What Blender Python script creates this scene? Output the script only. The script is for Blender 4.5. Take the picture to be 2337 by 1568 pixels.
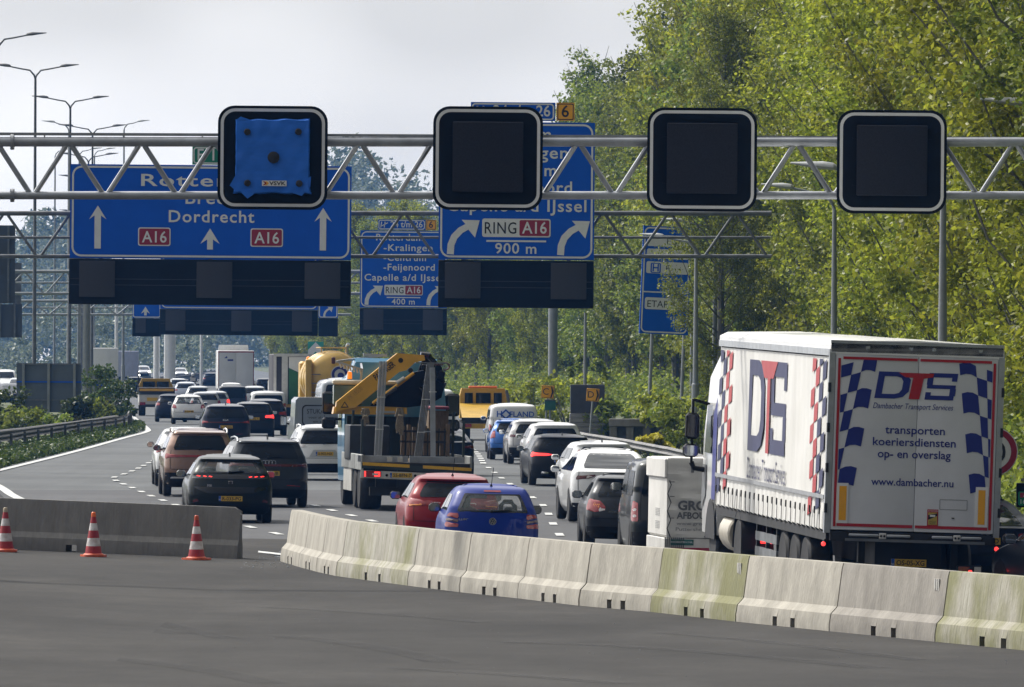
import bpy, math, random
import numpy as np
from mathutils import Vector, Matrix
R = math.radians
for o in list(bpy.data.objects): bpy.data.objects.remove(o)
SC = bpy.context.scene
COL = SC.collection

# ---------------------------------------------------------------- camera, sky, sun, exposure
FPX, CX, CY, HZ, CAMH, ROLL = 20000.0, 1168.0, 784.0, 16.0, 3.85, R(0.25)
cam_d = bpy.data.cameras.new('camera'); cam = bpy.data.objects.new('camera', cam_d); COL.objects.link(cam)
cam_d.sensor_width = 36.0; cam_d.lens = FPX / 2336 * 36; cam_d.clip_start = 1; cam_d.clip_end = 6000
cam_d.shift_y = HZ / 2336
cam.matrix_world = Matrix.Translation((0, 0, CAMH)) @ Matrix.Rotation(R(90), 4, 'X') @ Matrix.Rotation(ROLL, 4, 'Z')
SC.camera = cam

SUN_DIR = Vector((-0.70, 0.60, 1.06)).normalized()          # towards the sun: left, a little ahead, high
elev = math.asin(SUN_DIR.z); azim = math.atan2(SUN_DIR.x, SUN_DIR.y)
sun_d = bpy.data.lights.new('sun', 'SUN'); sun_d.energy = 4.1; sun_d.angle = R(3.0); sun_d.color = (1, .955, .88)
sun = bpy.data.objects.new('sun', sun_d); COL.objects.link(sun)
sun.rotation_euler = (-SUN_DIR).to_track_quat('-Z', 'Y').to_euler()
W = bpy.data.worlds.new('World'); SC.world = W; W.use_nodes = True
nt = W.node_tree; nt.nodes.clear()
def N(t, k, **kw):
    n = t.nodes.new(k)
    for a, b in kw.items(): setattr(n, a, b)
    return n
o_ = N(nt, 'ShaderNodeOutputWorld'); bg = N(nt, 'ShaderNodeBackground'); bg.inputs[1].default_value = 1.0
sky = N(nt, 'ShaderNodeTexSky', sky_type='NISHITA'); sky.sun_disc = False
sky.sun_elevation = elev; sky.sun_rotation = azim
tc = N(nt, 'ShaderNodeTexCoord'); mp = N(nt, 'ShaderNodeMapping'); mp.inputs['Scale'].default_value = (1, 1, 2.2); mp.inputs['Location'].default_value = (4.1, .3, .2)
nz = N(nt, 'ShaderNodeTexNoise'); nz.inputs['Scale'].default_value = 11; nz.inputs['Detail'].default_value = 2.5; nz.inputs['Roughness'].default_value = .45
rp_ = N(nt, 'ShaderNodeValToRGB'); e = rp_.color_ramp.elements
e[0].position = .36; e[0].color = (.50, .495, .485, 1); e[1].position = .62; e[1].color = (.90, .885, .865, 1)
vm = N(nt, 'ShaderNodeVectorMath', operation='SCALE'); vm.inputs['Scale'].default_value = .10
mx = N(nt, 'ShaderNodeMix', data_type='RGBA'); mx.inputs[0].default_value = .95
L = nt.links.new
L(tc.outputs['Generated'], mp.inputs[0]); L(mp.outputs[0], nz.inputs[0]); L(nz.outputs[0], rp_.inputs[0])
# the overcast is brighter towards the sun than on the far side of the sky
sd = N(nt, 'ShaderNodeVectorMath', operation='DOT_PRODUCT'); sd.inputs[1].default_value = Vector((SUN_DIR.x, SUN_DIR.y, .25)).normalized()
sr = N(nt, 'ShaderNodeMapRange'); sr.inputs[1].default_value = -1; sr.inputs[2].default_value = 1; sr.inputs[3].default_value = .03; sr.inputs[4].default_value = 1.0
sw = N(nt, 'ShaderNodeMath', operation='POWER'); sw.inputs[1].default_value = 1.8; sx = N(nt, 'ShaderNodeMath', operation='MULTIPLY'); sx.inputs[1].default_value = 1.95
sv = N(nt, 'ShaderNodeVectorMath', operation='SCALE')
L(tc.outputs['Generated'], sd.inputs[0]); L(sd.outputs['Value'], sr.inputs[0]); # a wide bright veil round the sun behind thin cloud
se = N(nt, 'ShaderNodeVectorMath', operation='DOT_PRODUCT'); se.inputs[1].default_value = SUN_DIR
sm_ = N(nt, 'ShaderNodeMath', operation='MAXIMUM'); sm_.inputs[1].default_value = 0; sp_ = N(nt, 'ShaderNodeMath', operation='POWER'); sp_.inputs[1].default_value = 5; sq_ = N(nt, 'ShaderNodeMath', operation='MULTIPLY_ADD'); sq_.inputs[1].default_value = 2.2
L(tc.outputs['Generated'], se.inputs[0]); L(se.outputs['Value'], sm_.inputs[0]); L(sm_.outputs[0], sp_.inputs[0]); L(sp_.outputs[0], sq_.inputs[0]); L(sr.outputs[0], sw.inputs[0]); L(sw.outputs[0], sx.inputs[0]); L(sx.outputs[0], sq_.inputs[2]); L(sq_.outputs[0], sv.inputs['Scale']); L(rp_.outputs[0], sv.inputs[0])
L(sky.outputs[0], vm.inputs[0]); L(vm.outputs[0], mx.inputs[6]); L(sv.outputs[0], mx.inputs[7]); L(mx.outputs[2], bg.inputs[0]); L(bg.outputs[0], o_.inputs[0])
SC.view_settings.view_transform = 'Standard'; SC.view_settings.look = 'None'; SC.view_settings.gamma = 1
SC.view_settings.exposure = 0.16
SC.cycles.use_denoising = True
SC.cycles.max_bounces = 8; SC.cycles.diffuse_bounces = 3; SC.cycles.glossy_bounces = 3; SC.cycles.transmission_bounces = 6
SC.cycles.transparent_max_bounces = 8; SC.cycles.volume_bounces = 0; SC.cycles.sample_clamp_indirect = 6

# ---------------------------------------------------------------- from the photograph's measured points to places in the scene
def unroll(px, py):
    dx, dy = px - CX, py - CY
    return dx * math.cos(ROLL) + dy * math.sin(ROLL), -dx * math.sin(ROLL) + dy * math.cos(ROLL)
def at(px, py, s):
    dx, dy = unroll(px, py)
    return Vector((dx / s, FPX / s, CAMH + (HZ - dy) / s))
def gnd(px, py, z=0.0):
    dx, dy = unroll(px, py)
    s = (dy - HZ) / (CAMH - z)
    return Vector((dx / s, FPX / s, z))

# ---------------------------------------------------------------- materials
MATS = {}
def mat(name, col=(.5, .5, .5), rough=.5, metal=0., noise=None, bump=None, coat=0., emit=0., spec=.5, stretch=(1, 1, 1), col2=None, trans=0., rnd=0.):
    if name in MATS: return MATS[name]
    m = bpy.data.materials.new(name); m.use_nodes = True; t = m.node_tree; b = t.nodes['Principled BSDF']; l = t.links.new
    b.inputs['Base Color'].default_value = (*col, 1); b.inputs['Roughness'].default_value = rough; b.inputs['Metallic'].default_value = metal
    b.inputs['Coat Weight'].default_value = coat; b.inputs['Coat Roughness'].default_value = .04; b.inputs['Specular IOR Level'].default_value = spec
    if trans: b.inputs['Alpha'].default_value = 1 - trans
    if emit: b.inputs['Emission Color'].default_value = (*col, 1); b.inputs['Emission Strength'].default_value = emit
    if noise or bump or rnd:
        c = N(t, 'ShaderNodeTexCoord'); mpn = N(t, 'ShaderNodeMapping'); mpn.inputs['Scale'].default_value = stretch; l(c.outputs['Object'], mpn.inputs[0])
    if noise:
        sc, lo = noise
        n1 = N(t, 'ShaderNodeTexNoise'); n1.inputs['Scale'].default_value = sc; n1.inputs['Detail'].default_value = 6; n1.inputs['Roughness'].default_value = .6; l(mpn.outputs[0], n1.inputs[0])
        r = N(t, 'ShaderNodeValToRGB'); c2 = col2 or tuple(x * lo for x in col)
        r.color_ramp.elements[0].position = .36; r.color_ramp.elements[0].color = (*c2, 1); r.color_ramp.elements[1].position = .64; r.color_ramp.elements[1].color = (*col, 1)
        l(n1.outputs[0], r.inputs[0]); out = r.outputs[0]
        if rnd:
            oi = N(t, 'ShaderNodeObjectInfo'); hs = N(t, 'ShaderNodeHueSaturation'); mr = N(t, 'ShaderNodeMapRange'); mr.inputs[3].default_value = 1 - rnd; mr.inputs[4].default_value = 1 + rnd
            l(oi.outputs['Random'], mr.inputs[0]); l(mr.outputs[0], hs.inputs['Value']); l(out, hs.inputs['Color']); out = hs.outputs[0]
        l(out, b.inputs['Base Color'])
        mr2 = N(t, 'ShaderNodeMapRange'); mr2.inputs[3].default_value = min(1, rough * 1.12); mr2.inputs[4].default_value = rough * .9
        l(n1.outputs[0], mr2.inputs[0]); l(mr2.outputs[0], b.inputs['Roughness'])
    if bump:
        n2 = N(t, 'ShaderNodeTexNoise'); n2.inputs['Scale'].default_value = bump[0]; n2.inputs['Detail'].default_value = 4; l(mpn.outputs[0], n2.inputs[0])
        bp = N(t, 'ShaderNodeBump'); bp.inputs['Strength'].default_value = bump[1]; bp.inputs['Distance'].default_value = .02; l(n2.outputs[0], bp.inputs['Height']); l(bp.outputs[0], b.inputs['Normal'])
    MATS[name] = m; return m
def paint(name, col, metal=0.):
    dk = sum(col) < .25
    return mat(name, col, .30 if metal else .40, metal * (.4 if dk else 1), coat=.34 if dk else .8, spec=.15 if dk else .5, noise=(1.3, .90))
K = {}
def mk():
    K['glass'] = mat('tinted glass', (.006, .009, .011), .05, spec=.25, noise=(2, .8))
    K['sideglass'] = mat('dark side glass', (.010, .013, .013), .2, spec=.04, noise=(2, .7))
    K['black'] = mat('black plastic', (.008, .008, .009), .6, spec=.2, noise=(9, .7))
    K['blackgloss'] = mat('gloss black', (.008, .009, .01), .15, coat=.6, noise=(5, .8))
    K['tyre'] = mat('tyre rubber', (.014, .014, .015), .8, noise=(12, .7))
    K['rim'] = mat('alloy rim', (.38, .39, .40), .35, .8, noise=(8, .8))
    K['chrome'] = mat('chrome', (.75, .76, .78), .12, 1, noise=(6, .9))
    K['redlens'] = mat('red lens', (.30, .012, .014), .12, coat=1, noise=(10, .7))
    K['darklens'] = mat('dark red lens', (.10, .006, .010), .1, coat=1, noise=(10, .7))
    K['brake'] = mat('lit brake lamp', (1.0, .05, .045), .2, emit=1.6)
    K['amber'] = mat('amber lens', (.75, .22, .02), .2, coat=1, noise=(10, .8))
    K['clear'] = mat('clear lens', (.65, .62, .62), .12, coat=1, noise=(10, .8))
    K['platey'] = mat('yellow number plate', (.68, .42, .03), .4, noise=(14, .85))
    K['euroblue'] = mat('plate blue', (.01, .09, .42), .4, noise=(14, .85))
    K['ink'] = mat('black lettering', (.012, .012, .014), .5, noise=(20, .8))
    K['mirror'] = mat('mirror glass', (.5, .53, .56), .06, 1, noise=(4, .85))
    K['steel'] = mat('galvanised steel', (.40, .42, .45), .42, .55, noise=(3, .75), rnd=.08)
    K['steeld'] = mat('weathered steel', (.17, .18, .19), .6, .3, noise=(3, .65))
    K['postgrey'] = mat('post grey', (.27, .29, .30), .5, .3, noise=(2, .8))
    K['signblue'] = mat('sign blue', (.002, .095, .60), .5, spec=.2, noise=(.9, .9))
    K['signwhite'] = mat('sign white', (.72, .73, .74), .45, noise=(4, .92))
    K['signred'] = mat('route red', (.30, .008, .035), .45, noise=(4, .9))
    K['signgreen'] = mat('route green', (.0, .19, .11), .45, noise=(4, .9))
    K['orange'] = mat('sign orange', (.90, .42, .012), .45, noise=(4, .88))
    K['boxblack'] = mat('signal housing', (.004, .007, .012), .6, spec=.15, noise=(3, .7))
    K['screen'] = mat('unlit led screen', (.055, .056, .066), .7, spec=.15, noise=(40, .8)); K['screenf'] = mat('unlit front led screen', (.024, .026, .034), .7, spec=.15, noise=(60, .7))
    K['white'] = mat('white paint', (.74, .74, .73), .38, coat=.4, noise=(1.5, .93))
    K['whited'] = mat('dirty white', (.60, .59, .56), .5, noise=(2.2, .8))
    K['rope'] = mat('hemp rope', (.24, .205, .15), .9, noise=(30, .6))
    K['wood'] = mat('rough timber', (.17, .118, .068), .8, noise=(5, .5), stretch=(6, 6, 1))
    K['cyellow'] = mat('crane yellow', (.72, .38, .022), .38, coat=.4, noise=(2.5, .85))
mk()

# ---------------------------------------------------------------- mesh building
_TXT = {}
def txt(s, bold=0., sp=1.0):
    k = (s, bold, sp)
    if k not in _TXT:
        cu = bpy.data.curves.new('t', 'FONT'); cu.body = s; cu.size = 1; cu.offset = bold; cu.space_character = sp; cu.resolution_u = 3
        ob = bpy.data.objects.new('t', cu); COL.objects.link(ob); bpy.context.view_layer.update()
        me = bpy.data.meshes.new_from_object(ob.evaluated_get(bpy.context.evaluated_depsgraph_get()))
        vs = [v.co.copy() for v in me.vertices]; fs = [tuple(p.vertices) for p in me.polygons]
        bpy.data.objects.remove(ob); bpy.data.curves.remove(cu); bpy.data.meshes.remove(me)
        x0 = min(v.x for v in vs); x1 = max(v.x for v in vs)
        _TXT[k] = ([(v.x - x0, v.y) for v in vs], fs, x1 - x0)
    return _TXT[k]
def rrect(x0, z0, x1, z1, r, n=5):
    pts = []
    for cx, cz, a in ((x1 - r, z1 - r, 0), (x0 + r, z1 - r, 90), (x0 + r, z0 + r, 180), (x1 - r, z0 + r, 270)):
        for i in range(n + 1):
            t = R(a + 90 * i / n); pts.append((cx + r * math.cos(t), cz + r * math.sin(t)))
    return pts
def rpoly(pts, r, n=3):
    out = []; k = len(pts)
    for i in range(k):
        p = Vector(pts[i]); a = Vector(pts[i - 1]); b = Vector(pts[(i + 1) % k])
        ra = min(r, (a - p).length * .45); rb = min(r, (b - p).length * .45)
        q0 = p + (a - p).normalized() * ra; q1 = p + (b - p).normalized() * rb
        for j in range(n + 1):
            t = j / n; w = q0 * (1 - t) ** 2 + p * 2 * t * (1 - t) + q1 * t * t; out.append((w.x, w.y))
    return out
BACK = lambda y: Matrix(((1, 0, 0, 0), (0, 0, -1, y), (0, 1, 0, 0), (0, 0, 0, 1)))      # (a,b,out) -> x=a, z=b, y=y-out : reads from behind (towards -Y)
FRONT = lambda y: Matrix(((-1, 0, 0, 0), (0, 0, 1, y), (0, 1, 0, 0), (0, 0, 0, 1)))
LEFTS = lambda x: Matrix(((0, 0, -1, x), (-1, 0, 0, 0), (0, 1, 0, 0), (0, 0, 0, 1)))    # (a,b,out) -> y=-a, z=b, x=x-out : left flank
class MB:
    def __init__(s): s.v = []; s.f = []; s.mi = []; s.mats = []
    def m(s, k):
        k = K[k] if isinstance(k, str) else k
        if k not in s.mats: s.mats.append(k)
        return s.mats.index(k)
    def add(s, vs, fs, mt, M=None):
        b = len(s.v); i = s.m(mt)
        s.v += [tuple(M @ Vector(v)) if M else tuple(v) for v in vs]
        s.f += [tuple(b + j for j in f) for f in fs]; s.mi += [i] * len(fs)
        return s
    def box(s, x0, x1, y0, y1, z0, z1, mt, M=None, bev=0.):
        if bev:
            p = rpoly([(x0, y0), (x1, y0), (x1, y1), (x0, y1)], bev, 2)
            q = [((x - (x0 + x1) / 2) * (1 - 2 * bev / max(x1 - x0, 1e-6)) + (x0 + x1) / 2, (y - (y0 + y1) / 2) * (1 - 2 * bev / max(y1 - y0, 1e-6)) + (y0 + y1) / 2) for x, y in p]
            n = len(p); b2 = min(bev, (z1 - z0) * .4)
            vs = [(x, y, z0) for x, y in q] + [(x, y, z0 + b2) for x, y in p] + [(x, y, z1 - b2) for x, y in p] + [(x, y, z1) for x, y in q]
            fs = [tuple(range(n - 1, -1, -1)), tuple(range(3 * n, 4 * n))]
            for k in range(3): fs += [(k * n + i, k * n + (i + 1) % n, (k + 1) * n + (i + 1) % n, (k + 1) * n + i) for i in range(n)]
            return s.add(vs, fs, mt, M)
        vs = [(x, y, z) for z in (z0, z1) for x, y in ((x0, y0), (x1, y0), (x1, y1), (x0, y1))]
        return s.add(vs, [(3, 2, 1, 0), (4, 5, 6, 7), (0, 1, 5, 4), (1, 2, 6, 5), (2, 3, 7, 6), (3, 0, 4, 7)], mt, M)
    def prism(s, poly, d0, d1, mt, M):
        n = len(poly); a = sum(poly[i][0] * poly[(i + 1) % n][1] - poly[(i + 1) % n][0] * poly[i][1] for i in range(n))
        if a < 0: poly = poly[::-1]
        vs = [(x, y, d0) for x, y in poly] + [(x, y, d1) for x, y in poly]
        return s.add(vs, [tuple(range(n - 1, -1, -1)), tuple(range(n, 2 * n))] + [(i, (i + 1) % n, n + (i + 1) % n, n + i) for i in range(n)], mt, M)
    def sheet(s, poly, d, mt, M):
        n = len(poly); a = sum(poly[i][0] * poly[(i + 1) % n][1] - poly[(i + 1) % n][0] * poly[i][1] for i in range(n))
        if a < 0: poly = poly[::-1]
        return s.add([(x, y, d) for x, y in poly], [tuple(range(n))], mt, M)
    def ring(s, outer, inner, d, mt, M):
        n = len(outer)
        return s.add([(x, y, d) for x, y in outer] + [(x, y, d) for x, y in inner], [(i, (i + 1) % n, n + (i + 1) % n, n + i) for i in range(n)], mt, M)
    def text(s, t, a, b, h, mt, M, d=.006, w=None, bold=0., sp=1.0, al='c', slant=0., rot=0.):
        vs, fs, wd = txt(t, bold, sp); k = h / .70; kx = w / wd if w else k
        off = {'c': -wd * kx / 2, 'l': 0, 'r': -wd * kx}[al]; c, sn = math.cos(rot), math.sin(rot)
        o = []
        for x, y in vs:
            X = x * kx + off + slant * y * k; Y = y * k; o.append((a + X * c - Y * sn, b + X * sn + Y * c, d))
        return s.add(o, fs, mt, M)
    def tube(s, path, r, mt, n=8, M=None):
        P = [Vector(p) for p in path]; rr = r if isinstance(r, (list, tuple)) else [r] * len(P); vs = []; up = None
        for i, p in enumerate(P):
            t = (P[min(i + 1, len(P) - 1)] - P[max(i - 1, 0)]).normalized()
            u = (Vector((0, 0, 1)) if abs(t.z) < .9 else Vector((0, 1, 0))); a = t.cross(u).normalized(); b = a.cross(t)
            vs += [p + (a * math.cos(2 * math.pi * j / n) + b * math.sin(2 * math.pi * j / n)) * rr[i] for j in range(n)]
        fs = [(i * n + j, i * n + (j + 1) % n, (i + 1) * n + (j + 1) % n, (i + 1) * n + j) for i in range(len(P) - 1) for j in range(n)]
        fs += [tuple(range(n - 1, -1, -1)), tuple(range((len(P) - 1) * n, len(P) * n))]
        return s.add(vs, fs, mt, M)
    def bar(s, p, q, w, t, mt, up=(0, 0, 1)):
        p, q = Vector(p), Vector(q); y = (q - p).normalized(); x = y.cross(Vector(up)).normalized(); z = x.cross(y)
        M = Matrix((( x.x, y.x, z.x, p.x), (x.y, y.y, z.y, p.y), (x.z, y.z, z.z, p.z), (0, 0, 0, 1)))
        return s.box(-w / 2, w / 2, 0, (q - p).length, -t / 2, t / 2, mt, M)
    def lathe(s, prof, mt, n=20, M=None):
        vs = [(r * math.cos(2 * math.pi * j / n), r * math.sin(2 * math.pi * j / n), z) for r, z in prof for j in range(n)]
        fs = [(i * n + j, i * n + (j + 1) % n, (i + 1) * n + (j + 1) % n, (i + 1) * n + j) for i in range(len(prof) - 1) for j in range(n)]
        fs += [tuple(range(n - 1, -1, -1)), tuple(range((len(prof) - 1) * n, len(prof) * n))]
        return s.add(vs, fs, mt, M)
    def ball(s, c, r, mt, n=12, sc=(1, 1, 1), M=None):
        m_ = n // 2; prof = [(max(1e-4, math.sin(math.pi * i / m_)), -math.cos(math.pi * i / m_)) for i in range(m_ + 1)]
        T = Matrix.Translation(c) @ Matrix.Diagonal((r * sc[0], r * sc[1], r * sc[2], 1))
        return s.lathe(prof, mt, n, (M @ T) if M else T)
    def loft(s, secs, mt, closed=True, caps=True):
        n = len(secs[0]); vs = [p for q in secs for p in q]
        fs = [(i * n + j, i * n + (j + 1) % n, (i + 1) * n + (j + 1) % n, (i + 1) * n + j) for i in range(len(secs) - 1) for j in range(n if closed else n - 1)]
        if caps: fs += [tuple(range(n - 1, -1, -1)), tuple(range((len(secs) - 1) * n, len(secs) * n))]
        return s.add(vs, fs, mt)
    def build(s, name, parent=None, smooth=35, **tags):
        me = bpy.data.meshes.new(name); me.from_pydata(s.v, [], s.f)
        for k in s.mats: me.materials.append(k)
        me.polygons.foreach_set('material_index', s.mi)
        if smooth:
            me.polygons.foreach_set('use_smooth', [True] * len(s.f)); me.set_sharp_from_angle(angle=R(smooth))
        me.update()
        ob = bpy.data.objects.new(name, me); COL.objects.link(ob)
        if parent: ob.parent = parent
        for a, b in tags.items(): ob[a] = b
        return ob
def tag(o, label, cat, group=None):
    o['label'] = label; o['category'] = cat
    if group: o['group'] = group
    return o
def thing(name, label, cat, loc=(0, 0, 0), rz=0., group=None, lean=0., sc=1.):
    o = bpy.data.objects.new(name, None); COL.objects.link(o); o.empty_display_size = .3
    o.location = loc; o.rotation_euler = (0, lean, rz); o.scale = (sc,) * 3
    return tag(o, label, cat, group)
def copy_tree(o, parent=None):
    c = o.copy(); COL.objects.link(c); c.parent = parent
    for ch in [x for x in CHILD.get(o.name, [])]: copy_tree(ch, c)
    return c
CHILD = {}
def index_children():
    CHILD.clear()
    for x in bpy.data.objects:
        if x.parent: CHILD.setdefault(x.parent.name, []).append(x)
def struct(o): o['kind'] = 'structure'; return o
HAZE = .00009
# ---------------------------------------------------------------- ground, roads, markings
def asphalt(name, col, col2, streak=None, rough=.75):
    m = mat(name, col, rough, noise=(.12, .8), col2=col2, bump=(60, .25)); t = m.node_tree; l = t.links.new; b = t.nodes['Principled BSDF']
    b.inputs['Specular IOR Level'].default_value = .22
    c = N(t, 'ShaderNodeTexCoord')
    def layer(scale, stretch, p0, p1, dark, rot=0, det=5):
        mpn = N(t, 'ShaderNodeMapping'); mpn.inputs['Scale'].default_value = stretch; mpn.inputs['Rotation'].default_value = (0, 0, rot); l(c.outputs['Object'], mpn.inputs[0])
        n = N(t, 'ShaderNodeTexNoise'); n.inputs['Scale'].default_value = scale; n.inputs['Detail'].default_value = det; n.inputs['Roughness'].default_value = .62; l(mpn.outputs[0], n.inputs[0])
        r = N(t, 'ShaderNodeValToRGB'); r.color_ramp.elements[0].position = p0; r.color_ramp.elements[0].color = (dark,) * 3 + (1,); r.color_ramp.elements[1].position = p1; l(n.outputs[0], r.inputs[0])
        src = b.inputs['Base Color'].links[0].from_socket
        mu = N(t, 'ShaderNodeMix', data_type='RGBA', blend_type='MULTIPLY'); mu.inputs[0].default_value = 1; l(src, mu.inputs[6]); l(r.outputs[0], mu.inputs[7]); l(mu.outputs[2], b.inputs['Base Color'])
    layer(9, (1, 1, 1), .25, .7, .72, det=8)
    for a in (streak or []): layer(*a)
    return m
M_ROAD = asphalt('worn asphalt', (.128, .136, .141), (.096, .102, .106), [(.35, (2.2, .06, 1), .3, .6, .82, R(2))])
M_ROADN = asphalt('resurfaced asphalt', (.088, .090, .096), (.070, .071, .076), [(.35, (2.2, .06, 1), .3, .6, .85, R(-8))])
M_FORE = asphalt('dusty asphalt', (.043, .0405, .0375), (.029, .0278, .0265), [(.12, (1.2, .16, 1), .34, .62, .70, R(10)), (.45, (1, .35, 1), .36, .62, .76, R(25)), (1.4, (1, .6, 1), .38, .62, .84), (60, (1, 1, 1), .30, .55, .72), (14, (1, .5, 1), .66, .72, 1.5)], .95)
M_GRASS = mat('grass ground', (.055, .085, .022), .9, noise=(.5, .5), col2=(.085, .082, .035), bump=(8, .5))
M_MARK = mat('road marking paint', (.56, .57, .56), .6, noise=(1.4, .7))

def chaikin(p, k=2):
    for _ in range(k):
        q = [p[0]]
        for a, b in zip(p, p[1:]): q += [a * .75 + b * .25, a * .25 + b * .75]
        p = q + [p[-1]]
    return p
def ribbon(pts, w, z, mb, mt):
    P = chaikin([gnd(*p) for p in pts]); vs = []
    for i, p in enumerate(P):
        t = (P[min(i + 1, len(P) - 1)] - P[max(i - 1, 0)]); t.z = 0; t.normalize(); n = Vector((t.y, -t.x, 0)) * w / 2
        vs += [(p - n).xy.to_tuple() + (z,), (p + n).xy.to_tuple() + (z,)]
    mb.add(vs, [(2 * i, 2 * i + 1, 2 * i + 3, 2 * i + 2) for i in range(len(P) - 1)], mt)
def sheet_lr(name, left, right, z, mt, pys):
    def xi(tab, y):
        for (x0, y0), (x1, y1) in zip(tab, tab[1:]):
            if y0 <= y <= y1: return x0 + (x1 - x0) * (y - y0) / (y1 - y0)
        return tab[0][0] if y < tab[0][1] else tab[-1][0]
    vs = []
    for y in pys: vs += [gnd(xi(left, y), y, 0).xy.to_tuple() + (z,), gnd(xi(right, y), y, 0).xy.to_tuple() + (z,)]
    mb = MB(); mb.add(vs, [(2 * i, 2 * i + 2, 2 * i + 3, 2 * i + 1) for i in range(len(pys) - 1)], mt)
    return struct(mb.build(name, smooth=0))
g = MB(); g.add([(-440, -420, 0), (440, -420, 0), (440, 2400, 0), (-440, 2400, 0)], [(0, 1, 2, 3)], M_GRASS); struct(g.build('ground', smooth=0))
EDGE = [(455, 850), (410, 862), (345, 876), (298, 886), (276, 903), (284, 930), (305, 955), (338, 980), (338, 987), (285, 1000), (170, 1033), (0, 1075), (-32, 1083), (-42, 1094), (0, 1112), (36, 1140), (150, 1177), (300, 1215), (545, 1258), (640, 1268), (760, 1285), (1150, 1330)]
REDGE = [(560, 842), (650, 856), (800, 873), (950, 895), (1060, 925), (1170, 970), (1238, 1006), (1335, 1043), (1425, 1075), (1520, 1112), (1660, 1180), (2020, 1280), (2500, 1400)]
pys = [842 + 4 * i for i in range(12)] + list(range(892, 1402, 8))
sheet_lr('road', [(x - 18 - (y - 840) * .06, y) for x, y in EDGE] + [(2300, 1440)], REDGE, .010, M_ROAD, pys)
sheet_lr('resurfaced_road', [(x - 20, y) for x, y in EDGE] + [(2300, 1440)], [(1500, 1105), (1660, 1180), (2020, 1280), (2500, 1400)], .018, M_ROADN, [1120 + 6 * i for i in range(54)])
sheet_lr('opposite_road', [(440, 848), (200, 856), (0, 866), (-500, 890)], [(452, 852), (330, 864), (200, 879), (0, 915), (-500, 1010)], .012, M_ROAD, [848 + 4 * i for i in range(40)])
FE = [(-1400, 1060), (-120, 1082), (-62, 1094), (-20, 1112), (12, 1140), (130, 1180), (300, 1221), (545, 1264), (640, 1275), (760, 1292), (1150, 1338), (2700, 1470)]
P = [gnd(*p) for p in FE]
fs = MB(); fs.add([(p.x, p.y, .026) for p in P] + [(60, -18, .026), (-60, -18, .026)], [tuple(range(len(P) - 1, -1, -1)) + (len(P) + 1, len(P))], M_FORE); struct(fs.build('pavement', smooth=0))
# the apron on the left climbs slightly towards its outer side
def pz(x, y): return .026 + .033 * max(0, -x - 4.6) * min(1, max(0, (176 - y) / 9)) * min(1, max(0, (y - 30) / 40))
ap = MB(); nx, ny = 18, 26; vs = [(-4.4 - 13 * i / nx, 28 + 149 * j / ny) for j in range(ny + 1) for i in range(nx + 1)]
ap.add([(x, y, pz(x, y) + .004 - (.01 if x > -4.5 or x < -17.3 else 0)) for x, y in vs], [(j * (nx + 1) + i, (j + 1) * (nx + 1) + i, (j + 1) * (nx + 1) + i + 1, j * (nx + 1) + i + 1) for j in range(ny) for i in range(nx)], M_FORE); struct(ap.build('pavement_apron', smooth=30))
# old tyre marks
M_TYRE = mat('tyre mark', (.02, .02, .02), .8, trans=.80, noise=(2, .8)); tm = MB()
mk_ = tm
for pts, w in (([(210, 1402), (330, 1420), (440, 1446), (520, 1462)], .22), ([(120, 1432), (300, 1440), (420, 1452)], .3), ([(640, 1456), (800, 1474), (950, 1500), (1010, 1518)], .24), ([(90, 1500), (300, 1512), (470, 1534), (620, 1566)], .26), ([(600, 1390), (860, 1404), (1100, 1426)], .2), ([(1150, 1470), (1400, 1478), (1700, 1500), (2000, 1530)], .26), ([(900, 1530), (1200, 1548), (1420, 1566)], .22), ([(1500, 1448), (1800, 1474), (2100, 1512)], .2)): ribbon(pts, w * 1.8, .036, tm, M_TYRE)
struct(tm.build('tyre_marks', smooth=0))
mk_ = MB()
ribbon(EDGE[3:], .26, .034, mk_, M_MARK)
def dashes(pts, pitch, ln, w, z=.034):
    P = chaikin([gnd(*p) for p in pts]); d = 0; nxt = 0
    for a, b in zip(P, P[1:]):
        seg = (b - a).length; t = (b - a).normalized(); n = Vector((t.y, -t.x, 0)) * w / 2
        while nxt < d + seg:
            p = a + t * (nxt - d); q = p + t * ln
            mk_.add([(v.x, v.y, z) for v in (p - n, q - n, q + n, p + n)], [(0, 1, 2, 3)], M_MARK); nxt += pitch
        d += seg
dashes([(640, 1223), (567, 1205), (460, 1174), (363, 1142), (315, 1121), (271, 1102.5), (254, 1093), (272, 1088), (312, 1073), (346, 1054), (400, 1030), (440, 1000)], 6.6, 2.1, .17)
dashes([(960, 1221), (787, 1175), (745, 1164), (712, 1154), (620, 1122)], 6.3, 2.1, .17)
dashes([(1300, 1255), (1266, 1209), (1241, 1152), (1202, 1131), (1151, 1099), (1103, 1060)], 11.5, 2.6, .17)
dashes([(1103, 1060), (1090, 1036), (1066, 1017), (1040, 1000)], 6.4, 3.4, .2)
ribbon([(1250, 1002), (1345, 1038), (1440, 1072), (1535, 1108), (1670, 1170)], .2, .034, mk_, M_MARK)
struct(mk_.build('lane_markings', smooth=0))
gm = MB()                                                                     # gravel and grit swept up against the barriers
rg = random.Random(5)
for i in range(260):
    px = rg.uniform(545, 660) if i < 90 else rg.uniform(0, 2336); py = rg.uniform(1268, 1300) if i < 90 else rg.uniform(1300, 1560)
    p = gnd(px, py); r = rg.uniform(.006, .022) * (1 if i < 90 else .45)
    if i >= 90 and py < 1300 + (px - 660) * .115 + 20 and px > 640: continue
    gm.ball((p.x, p.y, .03), r, K['steeld'], 6, (1, 1.2, .6))
o = gm.build('gravel'); o['kind'] = 'stuff'

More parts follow.
